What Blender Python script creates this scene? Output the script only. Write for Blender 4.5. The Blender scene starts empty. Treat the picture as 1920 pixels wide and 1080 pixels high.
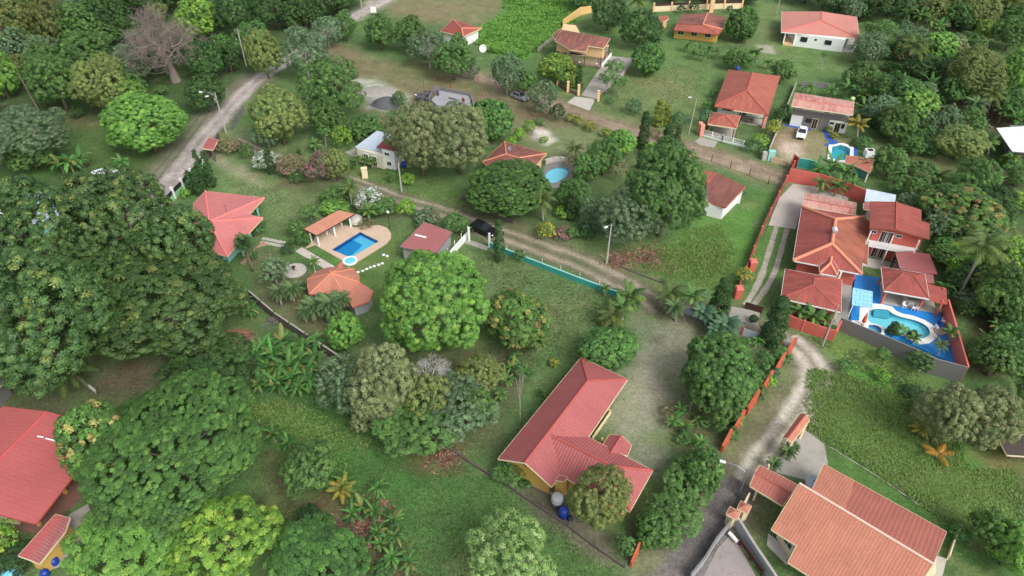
EXPOSURE = 0.54
import bpy, math, random
import numpy as np
from mathutils import Vector, Matrix
from mathutils.geometry import tessellate_polygon
R = math.radians
C = bpy.context.scene
COL = C.collection
# ------------------------------------------------------------------ camera (drone, about 66 m up, looking down 40 degrees)
CH, TH, FPX = 66.0, R(40.0), 1320.0
ST, CT = math.sin(TH), math.cos(TH)
cd = bpy.data.cameras.new('camera'); cam = bpy.data.objects.new('camera', cd); COL.objects.link(cam)
cam.location = (0, 0, CH); cam.rotation_euler = (math.pi/2 - TH, 0, 0)
cd.sensor_width = 36; cd.lens = 36*FPX/1920; cd.clip_start = .5; cd.clip_end = 9000
C.camera = cam
def ray(px, py):
    x = (px-960)/FPX; y = (py-540)/FPX
    return Vector((x, CT - y*ST, -ST - y*CT))
def P(px, py, z=0.0):
    d = ray(px, py); t = (z-CH)/d.z
    return Vector((d.x*t, d.y*t, z))
def V(p, z): return P(p[0], p[1], z)
def on_plane(p, a, b, c):
    n = (b-a).cross(c-a); d = ray(*p); o = Vector((0, 0, CH))
    return o + d*((a-o).dot(n)/d.dot(n))
def PX(v):
    d = Vector(v)-Vector((0, 0, CH)); dz = d.y*CT - d.z*ST; dy = -d.y*ST - d.z*CT
    return (960+FPX*d.x/dz, 540+FPX*dy/dz, dz)
# photo details were read off enlarged crops: crop(x0, y0, k) turns a place in one of them into a place in the photo
def crop(x0, y0, k): return lambda x, y: (x0+x/k, y0+y/k)
cA = crop(1440, 340, 5.047); cB = crop(1440, 500, 4.8); cC = crop(900, 650, 3.272); cD = crop(1300, 120, 4.908)
cE = crop(340, 330, 4.0); cF = crop(640, 130, 5.333)
def tile(c, r): return crop(480*c, 270*r, 4.0)
Z = [[tile(c, r) for c in range(4)] for r in range(4)]
# ------------------------------------------------------------------ colour
def lin(c): c /= 255; return c/12.92 if c <= .04045 else ((c+.055)/1.055)**2.4
def S(r, g, b, k=1.0): return (min(1, lin(r)*k), min(1, lin(g)*k), min(1, lin(b)*k), 1)
def roofcol(c, k=.22, v=.74):
    if c[1] > .4: return c
    y = .3*c[0]+.55*c[1]+.15*c[2]; return tuple((q+(y-q)*k)*v for q in c[:3])+(1,)
# ------------------------------------------------------------------ materials
class NT:
    def __init__(s, name):
        s.m = bpy.data.materials.new(name); s.m.use_nodes = True; s.t = s.m.node_tree; s.t.nodes.clear()
        s.out = s.n('ShaderNodeOutputMaterial'); s.b = s.n('ShaderNodeBsdfPrincipled'); s.l(s.b.outputs[0], s.out.inputs['Surface'])
    def n(s, k, **kw):
        x = s.t.nodes.new(k)
        for a, v in kw.items(): setattr(x, a, v)
        return x
    def l(s, a, b): s.t.links.new(a, b)
    def noise(s, vec, scale, detail=3, rough=.6):
        n = s.n('ShaderNodeTexNoise'); n.inputs['Scale'].default_value = scale; n.inputs['Detail'].default_value = detail
        n.inputs['Roughness'].default_value = rough
        if vec is not None: s.l(vec, n.inputs['Vector'])
        return n.outputs['Fac']
    def ramp(s, fac, a, b, lo=0.0, hi=1.0):
        r = s.n('ShaderNodeMapRange'); r.inputs[1].default_value = a; r.inputs[2].default_value = b
        r.inputs[3].default_value = lo; r.inputs[4].default_value = hi; s.l(fac, r.inputs[0]); return r.outputs[0]
    def math(s, op, a, b=None):
        n = s.n('ShaderNodeMath', operation=op)
        for i, v in enumerate((a, b)):
            if v is None: continue
            if isinstance(v, (int, float)): n.inputs[i].default_value = v
            else: s.l(v, n.inputs[i])
        return n.outputs[0]
    def mix(s, fac, a, b, mode='MIX'):
        n = s.n('ShaderNodeMix', data_type='RGBA', blend_type=mode)
        for i, v in ((0, fac), (6, a), (7, b)):
            if isinstance(v, (int, float)): n.inputs[i].default_value = v
            elif isinstance(v, tuple): n.inputs[i].default_value = v
            else: s.l(v, n.inputs[i])
        return n.outputs[2]
    def bump(s, h, strength, dist):
        n = s.n('ShaderNodeBump'); n.inputs['Strength'].default_value = strength; n.inputs['Distance'].default_value = dist
        s.l(h, n.inputs['Height']); s.l(n.outputs[0], s.b.inputs['Normal'])
MATS = {}
def paint(name, col, rough=.7, var=.22, scale=.7, dirt=None, dirt_amt=.35, metal=0.0, bump=.15):
    """a painted / plastered / stone surface with mottling and blotches of dirt"""
    if name in MATS: return MATS[name]
    t = NT(name); o = t.n('ShaderNodeTexCoord').outputs['Object']
    g = t.n('ShaderNodeNewGeometry').outputs['Position']
    n1 = t.noise(g, scale, 5, .65); n2 = t.noise(g, scale*7, 3, .7)
    k = t.ramp(n1, .3, .7, 1-var, 1+var*.6)
    c = t.mix(1.0, col, k, 'MULTIPLY')
    d = dirt or (col[0]*.35, col[1]*.35, col[2]*.33, 1)
    f = t.math('MULTIPLY', t.ramp(n1, .5, .72), t.ramp(n2, .35, .65))
    c = t.mix(t.math('MULTIPLY', f, dirt_amt), c, d)
    t.l(c, t.b.inputs['Base Color']); t.b.inputs['Roughness'].default_value = rough; t.b.inputs['Metallic'].default_value = metal
    if bump: t.bump(n2, bump, .03)
    MATS[name] = t.m; return t.m
def roofing(name, col, stain, rib=.3, row=.45, amt=.5, bump=.5, tone=.12, rough=.75, dark=.55):
    """roof sheets or tiles: ribs down the slope and courses across it in metres of the face's own UV, with weather stains"""
    col = roofcol(col); stain = roofcol(stain)
    t = NT(name); uv = t.n('ShaderNodeUVMap', uv_map='UVMap').outputs[0]
    sp = t.n('ShaderNodeSeparateXYZ'); t.l(uv, sp.inputs[0]); u, v = sp.outputs[0], sp.outputs[1]
    g = t.n('ShaderNodeNewGeometry').outputs['Position']
    a = t.math('SINE', t.math('MULTIPLY', u, 2*math.pi/rib))
    a = t.ramp(a, -1, 1)
    fr = t.math('FRACT', t.math('MULTIPLY', v, 1/row))
    h = t.math('ADD', t.math('MULTIPLY', a, .7), t.math('MULTIPLY', fr, .45))
    cell = t.n('ShaderNodeTexWhiteNoise', noise_dimensions='2D'); cb = t.n('ShaderNodeCombineXYZ')
    t.l(t.math('FLOOR', t.math('MULTIPLY', u, 1/(rib*3))), cb.inputs[0]); t.l(t.math('FLOOR', t.math('MULTIPLY', v, 1/(row*4))), cb.inputs[1])
    t.l(cb.outputs[0], cell.inputs['Vector'])
    mp = t.n('ShaderNodeMapping'); mp.inputs['Scale'].default_value = (1.4, .28, 1); t.l(uv, mp.inputs[0])
    streak = t.noise(mp.outputs[0], 1.0, 5, .65); big = t.noise(g, .22, 4, .6); fine = t.noise(g, 5, 3, .7)
    k = t.math('ADD', t.ramp(cell.outputs['Value'], 0, 1, -tone, tone), t.ramp(fine, .3, .7, .84, 1.14))
    c = t.mix(1.0, col, t.math('MULTIPLY', k, t.ramp(big, .3, .7, .86, 1.12)), 'MULTIPLY')
    f = t.math('MULTIPLY', t.ramp(t.math('ADD', streak, t.math('MULTIPLY', big, .8)), .68, 1.02), amt)
    c = t.mix(f, c, stain)
    groove = t.math('MULTIPLY', t.ramp(a, .0, .28, 1, 0), dark)     # shade between the ribs, painted into the colour of the troughs
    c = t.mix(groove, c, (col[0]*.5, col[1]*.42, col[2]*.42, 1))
    t.l(c, t.b.inputs['Base Color']); t.b.inputs['Roughness'].default_value = rough; t.b.inputs['Specular IOR Level'].default_value = .3
    t.bump(h, bump, .07); MATS[name] = t.m; return t.m
def plain(name, col, rough=.5, metal=0.0, spec=.5):
    if name in MATS: return MATS[name]
    t = NT(name); g = t.n('ShaderNodeNewGeometry').outputs['Position']
    c = t.mix(1.0, col, t.ramp(t.noise(g, 3, 3), .3, .7, .88, 1.08), 'MULTIPLY')
    t.l(c, t.b.inputs['Base Color']); t.b.inputs['Roughness'].default_value = rough; t.b.inputs['Metallic'].default_value = metal
    t.b.inputs['Specular IOR Level'].default_value = spec
    MATS[name] = t.m; return t.m
def leafmat(name, trans=.25, rough=.55):
    t = NT(name); at = t.n('ShaderNodeVertexColor', layer_name='col').outputs[0]
    oi = t.n('ShaderNodeObjectInfo').outputs['Random']
    hs = t.n('ShaderNodeHueSaturation'); t.l(at, hs.inputs['Color'])
    t.l(t.ramp(oi, 0, 1, .491, .506), hs.inputs['Hue']); hs.inputs['Saturation'].default_value = .98; t.l(t.ramp(oi, 0, 1, .86, 1.12), hs.inputs['Value'])
    t.l(hs.outputs[0], t.b.inputs['Base Color']); t.b.inputs['Roughness'].default_value = rough; t.b.inputs['Specular IOR Level'].default_value = .25
    tr = t.n('ShaderNodeBsdfTranslucent'); t.l(hs.outputs[0], tr.inputs[0]); mx = t.n('ShaderNodeMixShader'); mx.inputs[0].default_value = trans
    t.l(t.b.outputs[0], mx.inputs[1]); t.l(tr.outputs[0], mx.inputs[2]); t.l(mx.outputs[0], t.out.inputs['Surface'])
    MATS[name] = t.m; return t.m
def watermat(name, tint, deep=.0):
    t = NT(name); t.t.nodes.remove(t.b); g = t.n('ShaderNodeNewGeometry').outputs['Position']
    bp = t.n('ShaderNodeBump'); bp.inputs['Strength'].default_value = .25; bp.inputs['Distance'].default_value = .03; t.l(t.noise(g, 2.5, 2), bp.inputs['Height'])
    tr = t.n('ShaderNodeBsdfTransparent'); tr.inputs[0].default_value = tint
    gl = t.n('ShaderNodeBsdfGlossy'); gl.inputs['Roughness'].default_value = .08; t.l(bp.outputs[0], gl.inputs['Normal'])
    fr = t.n('ShaderNodeFresnel'); fr.inputs['IOR'].default_value = 1.33; t.l(bp.outputs[0], fr.inputs['Normal'])
    mx = t.n('ShaderNodeMixShader'); t.l(fr.outputs[0], mx.inputs[0]); t.l(tr.outputs[0], mx.inputs[1]); t.l(gl.outputs[0], mx.inputs[2])
    t.l(mx.outputs[0], t.out.inputs['Surface']); MATS[name] = t.m; return t.m
# ------------------------------------------------------------------ objects and their tags
ORG = {}
def tag(o, label=None, cat=None, group=None, kind=None):
    if label: o['label'] = label
    if cat: o['category'] = cat
    if group: o['group'] = group
    if kind: o['kind'] = kind
    return o
def thing(name, loc, label, cat, group=None):
    o = bpy.data.objects.new(name, None); COL.objects.link(o); o.location = (loc[0], loc[1], loc[2] if len(loc) > 2 else 0)
    o.empty_display_size = .3
    ORG[o.name] = Vector(o.location); return tag(o, label, cat, group)
class MB:
    """collects shapes and links them as ONE mesh object"""
    def __init__(s): s.v = []; s.f = []; s.mi = []; s.uv = []
    def face(s, pts, m=0, uv=None):
        i = len(s.v); s.v += [Vector(p) for p in pts]; s.f.append(list(range(i, i+len(pts)))); s.mi.append(m); s.uv.append(uv)
    def mesh(s, vs, fs, m=0):
        i = len(s.v); s.v += [Vector(p) for p in vs]
        for f in fs: s.f.append([i+k for k in f]); s.mi.append(m); s.uv.append(None)
    def box(s, c, size, rz=0.0, m=0, taper=1.0):
        x, y, z = size[0]/2, size[1]/2, size[2]/2; co, si = math.cos(rz), math.sin(rz); vs = []
        for dz, k in ((-z, 1.0), (z, taper)):
            for dx, dy in ((-x, -y), (x, -y), (x, y), (-x, y)):
                vs.append((c[0]+(dx*co-dy*si)*k, c[1]+(dx*si+dy*co)*k, c[2]+dz))
        s.mesh(vs, [(3, 2, 1, 0), (4, 5, 6, 7), (0, 1, 5, 4), (1, 2, 6, 5), (2, 3, 7, 6), (3, 0, 4, 7)], m)
    def prism(s, poly, z0, z1, m=0, mt=None, hole=None):
        """upright prism over a polygon (xy); mt = material of its top"""
        poly = [Vector((p[0], p[1], 0)) for p in poly]
        if area(poly) < 0: poly = poly[::-1]
        loops = [poly]
        if hole:
            h = [Vector((p[0], p[1], 0)) for p in hole]
            if area(h) > 0: h = h[::-1]
            loops.append(h)
        flat = [p for l in loops for p in l]; n = len(flat); i0 = len(s.v)
        s.v += [Vector((p.x, p.y, z0)) for p in flat]+[Vector((p.x, p.y, z1)) for p in flat]
        for tri in tessellate_polygon(loops):
            a, b, c = [flat[i] for i in tri]
            if (b-a).cross(c-a).z < 0: tri = (tri[0], tri[2], tri[1])
            s.f.append([i0+n+i for i in tri]); s.mi.append(m if mt is None else mt); s.uv.append(None)
            s.f.append([i0+i for i in tri[::-1]]); s.mi.append(m); s.uv.append(None)
        k = 0
        for l in loops:
            for i in range(len(l)):
                a, b = k+i, k+(i+1) % len(l)
                s.f.append([i0+a, i0+b, i0+n+b, i0+n+a]); s.mi.append(m); s.uv.append(None)
            k += len(l)
    def tube(s, pts, rad, n=8, m=0, cap=True):
        pts = [Vector(p) for p in pts]; rad = rad if isinstance(rad, (list, tuple)) else [rad]*len(pts); i0 = len(s.v)
        for i, p in enumerate(pts):
            d = (pts[min(i+1, len(pts)-1)]-pts[max(i-1, 0)]).normalized()
            a = d.orthogonal().normalized() if abs(d.z) < .95 else Vector((1, 0, 0)).cross(d).normalized(); b = d.cross(a)
            for k in range(n):
                t = 2*math.pi*k/n; s.v.append(p+(a*math.cos(t)+b*math.sin(t))*rad[i])
        for i in range(len(pts)-1):
            for k in range(n):
                s.f.append([i0+i*n+k, i0+i*n+(k+1) % n, i0+(i+1)*n+(k+1) % n, i0+(i+1)*n+k]); s.mi.append(m); s.uv.append(None)
        if cap:
            for q, e in ((0, 1), (len(pts)-1, 0)):
                f = [i0+q*n+k for k in range(n)]; s.f.append(f[::-1] if e else f); s.mi.append(m); s.uv.append(None)
    def lathe(s, c, prof, n=16, m=0):
        """prof: [(r, z)] turned about the vertical through c"""
        i0 = len(s.v)
        for r_, z in prof:
            for k in range(n):
                t = 2*math.pi*k/n; s.v.append(Vector((c[0]+r_*math.cos(t), c[1]+r_*math.sin(t), c[2]+z)))
        for i in range(len(prof)-1):
            for k in range(n):
                s.f.append([i0+i*n+k, i0+i*n+(k+1) % n, i0+(i+1)*n+(k+1) % n, i0+(i+1)*n+k]); s.mi.append(m); s.uv.append(None)
        s.f.append([i0+k for k in range(n)][::-1]); s.mi.append(m); s.uv.append(None)
        s.f.append([i0+(len(prof)-1)*n+k for k in range(n)]); s.mi.append(m); s.uv.append(None)
    def build(s, name, mats, parent=None, smooth=False):
        if not isinstance(mats, (list, tuple)): mats = [mats]
        root = parent
        while root is not None and root.parent is not None: root = root.parent
        org = ORG[root.name] if root is not None else Vector((0, 0, 0))
        me = bpy.data.meshes.new(name); me.from_pydata([tuple(v-org) for v in s.v], [], s.f)
        for x in mats: me.materials.append(x)
        me.polygons.foreach_set('material_index', s.mi)
        if any(u is not None for u in s.uv):
            l = me.uv_layers.new(name='UVMap'); k = 0; flat = []
            for f, u in zip(s.f, s.uv):
                for i in range(len(f)): flat += list(u[i]) if u else [0, 0]
            l.data.foreach_set('uv', flat)
        if smooth: me.polygons.foreach_set('use_smooth', [True]*len(s.f))
        me.update(); o = bpy.data.objects.new(name, me); COL.objects.link(o)
        if parent is not None: o.parent = parent
        else: ORG[o.name] = Vector((0, 0, 0))
        return o
def area(p): return sum(p[i].x*p[(i+1) % len(p)].y-p[(i+1) % len(p)].x*p[i].y for i in range(len(p)))/2
def inset(poly, d):
    p = [Vector((q[0], q[1], 0)) for q in poly]
    if area(p) < 0: p = p[::-1]
    out = []; n = len(p)
    for i in range(n):
        a, b, c = p[i-1], p[i], p[(i+1) % n]
        e1, e2 = (b-a).normalized(), (c-b).normalized(); n1 = Vector((-e1.y, e1.x, 0)); n2 = Vector((-e2.y, e2.x, 0))
        m = n1+n2; k = max(.35, 1+n1.dot(n2)); out.append(b+m*(d/k))
    return out
def cen(pts): 
    n = len(pts); return Vector((sum(p[0] for p in pts)/n, sum(p[1] for p in pts)/n, 0))
def struct(o): o['kind'] = 'structure'; return o
# ------------------------------------------------------------------ shared materials
M_WHITE = paint('white_paint', S(232, 234, 230), .6, .06, .6, S(150, 145, 130), .25)
M_CREAM = paint('cream_paint', S(226, 210, 172), .7, .08, .6, S(130, 115, 90), .3)
M_PEACH = paint('peach_paint', S(228, 186, 140), .7, .08, .6, S(130, 105, 80), .3)
M_YELLOW = paint('ochre_paint', S(205, 165, 85), .7, .08, .6, S(120, 95, 50), .3)
M_SALMON = paint('salmon_paint', S(204, 102, 90), .7, .16, .5, S(120, 64, 58), .5)
M_SALMONTOP = paint('salmon_pale', S(212, 110, 98), .7, .1, .5)
M_ORANGE = paint('orange_paint', S(190, 92, 64), .7, .22, .8, S(120, 66, 48), .5)
M_TURQ = paint('turquoise_paint', S(60, 160, 148), .65, .1, .5, S(60, 90, 80), .35)
M_AQUA = paint('pale_aqua_paint', S(140, 200, 192), .65, .08, .5)
M_GREENP = paint('pale_green_paint', S(130, 190, 140), .65, .08, .5)
M_CONC = paint('concrete', S(162, 157, 148), .85, .3, .35, S(84, 80, 72), .7)
M_CONCP = paint('concrete_pale', S(182, 176, 166), .85, .3, .35, S(104, 98, 90), .7)
M_BLOCK = paint('block_wall', S(122, 120, 118), .9, .16, .6, S(62, 60, 58), .6)
M_BLOCKD = paint('block_wall_dark', S(98, 90, 82), .9, .16, .6, S(55, 50, 44), .6)
M_DARK = plain('dark_opening', S(34, 32, 32), .6)
M_WOOD = paint('weathered_wood', S(110, 98, 86), .9, .2, 1.5)
M_DWOOD = paint('dark_wood', S(70, 42, 36), .7, .2, 1.5)
M_POLE = paint('pole_concrete', S(172, 170, 162), .8, .12, 1.2)
M_METAL = plain('steel', S(150, 152, 155), .4, .6)
M_DMETAL = plain('dark_steel', S(52, 50, 50), .5, .3)
M_PANE = plain('window_glass', S(40, 46, 52), .12, 0, .6)
M_BRIGHT = plain('white_plastic', S(238, 238, 236), .4)
M_BLUE = paint('blue_floor_paint', S(34, 132, 208), .5, .14, .4, S(50, 100, 150), .35)
M_BLUEP = plain('blue_plastic', S(28, 62, 150), .4)
M_LBLUE = plain('light_blue_plastic', S(110, 190, 222), .35)
M_BRICK = paint('paver_brick', S(120, 86, 74), .85, .2, 1.2)
M_TRUNK = paint('bark', S(120, 108, 92), .95, .3, 1.4)
M_PALEBARK = paint('bark_pale', S(165, 158, 150), .95, .25, 1.4)
M_RUBBER = plain('tyre_rubber', S(28, 28, 28), .8)
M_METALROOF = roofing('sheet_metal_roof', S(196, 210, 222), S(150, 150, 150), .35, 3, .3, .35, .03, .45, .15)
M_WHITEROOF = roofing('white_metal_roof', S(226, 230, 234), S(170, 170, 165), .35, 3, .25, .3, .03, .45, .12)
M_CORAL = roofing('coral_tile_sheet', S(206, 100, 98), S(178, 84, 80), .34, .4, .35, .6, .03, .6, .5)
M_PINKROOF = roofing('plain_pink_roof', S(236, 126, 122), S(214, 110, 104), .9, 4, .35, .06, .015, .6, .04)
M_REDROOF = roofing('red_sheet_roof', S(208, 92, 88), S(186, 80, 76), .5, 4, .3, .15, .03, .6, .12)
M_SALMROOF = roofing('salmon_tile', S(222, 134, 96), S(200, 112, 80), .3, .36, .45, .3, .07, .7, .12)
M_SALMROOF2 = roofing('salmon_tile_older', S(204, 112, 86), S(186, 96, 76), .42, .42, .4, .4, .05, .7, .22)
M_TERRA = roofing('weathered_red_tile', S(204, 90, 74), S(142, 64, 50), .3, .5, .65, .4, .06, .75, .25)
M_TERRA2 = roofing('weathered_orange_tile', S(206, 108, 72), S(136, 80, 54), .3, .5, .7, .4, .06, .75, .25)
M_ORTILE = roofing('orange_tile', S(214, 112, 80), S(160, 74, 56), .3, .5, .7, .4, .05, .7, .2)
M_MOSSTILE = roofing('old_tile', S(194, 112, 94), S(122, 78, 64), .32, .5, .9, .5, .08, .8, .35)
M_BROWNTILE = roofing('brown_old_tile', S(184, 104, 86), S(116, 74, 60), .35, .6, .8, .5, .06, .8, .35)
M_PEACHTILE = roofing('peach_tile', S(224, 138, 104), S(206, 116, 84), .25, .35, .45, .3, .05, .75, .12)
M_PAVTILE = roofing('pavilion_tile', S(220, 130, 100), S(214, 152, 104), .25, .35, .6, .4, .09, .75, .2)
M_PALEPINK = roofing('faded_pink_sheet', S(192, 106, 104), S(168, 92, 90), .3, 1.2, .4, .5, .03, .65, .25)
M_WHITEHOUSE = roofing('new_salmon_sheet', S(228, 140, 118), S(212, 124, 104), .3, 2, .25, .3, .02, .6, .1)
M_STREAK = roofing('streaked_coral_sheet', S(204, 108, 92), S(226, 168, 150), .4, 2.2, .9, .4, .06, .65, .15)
M_PALECAP = paint('ridge_cap_pale', S(212, 138, 108), .75, .1, 1)
M_REDCAP = paint('ridge_cap_red', S(174, 82, 74), .75, .1, 1)
# ------------------------------------------------------------------ world, sun
w = bpy.data.worlds.new('World'); C.world = w; w.use_nodes = True
nt = w.node_tree; bg = nt.nodes['Background']; sky = nt.nodes.new('ShaderNodeTexSky'); sky.sky_type = 'NISHITA'
SUN_EL, SUN_AZ = R(47), R(142)     # azimuth from +Y towards +X
sky.sun_disc = False; sky.sun_elevation = SUN_EL; sky.sun_rotation = SUN_AZ; sky.dust_density = 4; sky.air_density = 1.0
hs = nt.nodes.new('ShaderNodeHueSaturation'); hs.inputs['Saturation'].default_value = .42
nt.links.new(sky.outputs[0], hs.inputs['Color']); nt.links.new(hs.outputs[0], bg.inputs[0]); bg.inputs[1].default_value = .15
sl = bpy.data.lights.new('sun', 'SUN'); so = bpy.data.objects.new('sun', sl); COL.objects.link(so)
sl.energy = 1.25; sl.angle = R(26); sl.color = (1, .985, .96)
sd = Vector((math.sin(SUN_AZ)*math.cos(SUN_EL), math.cos(SUN_AZ)*math.cos(SUN_EL), math.sin(SUN_EL)))
so.rotation_euler = sd.to_track_quat('Z', 'Y').to_euler(); so.location = (0, 0, 200)
vs = C.view_settings; vs.view_transform = 'Standard'; vs.look = 'None'; vs.gamma = 1; vs.use_curve_mapping = False; vs.exposure = EXPOSURE
C.cycles.max_bounces = 5; C.cycles.diffuse_bounces = 3; C.cycles.glossy_bounces = 2; C.cycles.transparent_max_bounces = 8; C.cycles.transmission_bounces = 2
# ------------------------------------------------------------------ ground: one sheet, its grass, soil and litter told apart by a colour layer
RNG = np.random.default_rng(7)
def vnoise(x, y, s, seed):
    x = x/s; y = y/s; xi = np.floor(x).astype(np.int64); yi = np.floor(y).astype(np.int64); fx = x-xi; fy = y-yi
    def h(a, b):
        v = (a*374761393+b*668265263+seed*1442695041) & 0xffffffff
        v = ((v ^ (v >> 13))*1274126177) & 0xffffffff; v = v ^ (v >> 16); return (v & 0xffff)/65535.0
    fx = fx*fx*(3-2*fx); fy = fy*fy*(3-2*fy)
    return (h(xi, yi)*(1-fx)+h(xi+1, yi)*fx)*(1-fy)+(h(xi, yi+1)*(1-fx)+h(xi+1, yi+1)*fx)*fy
def fbm(x, y, s, seed): return (vnoise(x, y, s, seed)*.5+vnoise(x, y, s/2.1, seed+1)*.3+vnoise(x, y, s/4.3, seed+2)*.2)*2-1
def sdist(x, y, poly, closed=True):
    d = np.full(x.shape, 1e9); ins = np.zeros(x.shape, bool); n = len(poly)
    for i in range(n if closed else n-1):
        a = poly[i]; b = poly[(i+1) % n]; ex, ey = b[0]-a[0], b[1]-a[1]; wx, wy = x-a[0], y-a[1]
        t = np.clip((wx*ex+wy*ey)/(ex*ex+ey*ey+1e-9), 0, 1); d = np.minimum(d, np.hypot(wx-ex*t, wy-ey*t))
        if closed:
            c = (a[1] > y) != (b[1] > y)
            ins ^= c & (x < (ex)*(y-a[1])/(ey if abs(ey) > 1e-9 else 1e-9)+a[0])
    return np.where(ins, -d, d) if closed else d
def L3(c): return np.array([lin(v) for v in c])
GRASS, WEED, DIRT, SAND, LITTER, DRY, SOIL, LAWN, DARKG, GRAV = (82, 104, 64), (86, 128, 56), (126, 114, 98), (186, 178, 168), (112, 84, 68), (116, 114, 82), (88, 76, 62), (84, 109, 66), (62, 84, 50), (150, 142, 130)
FOREST = (62, 80, 48)
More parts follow.
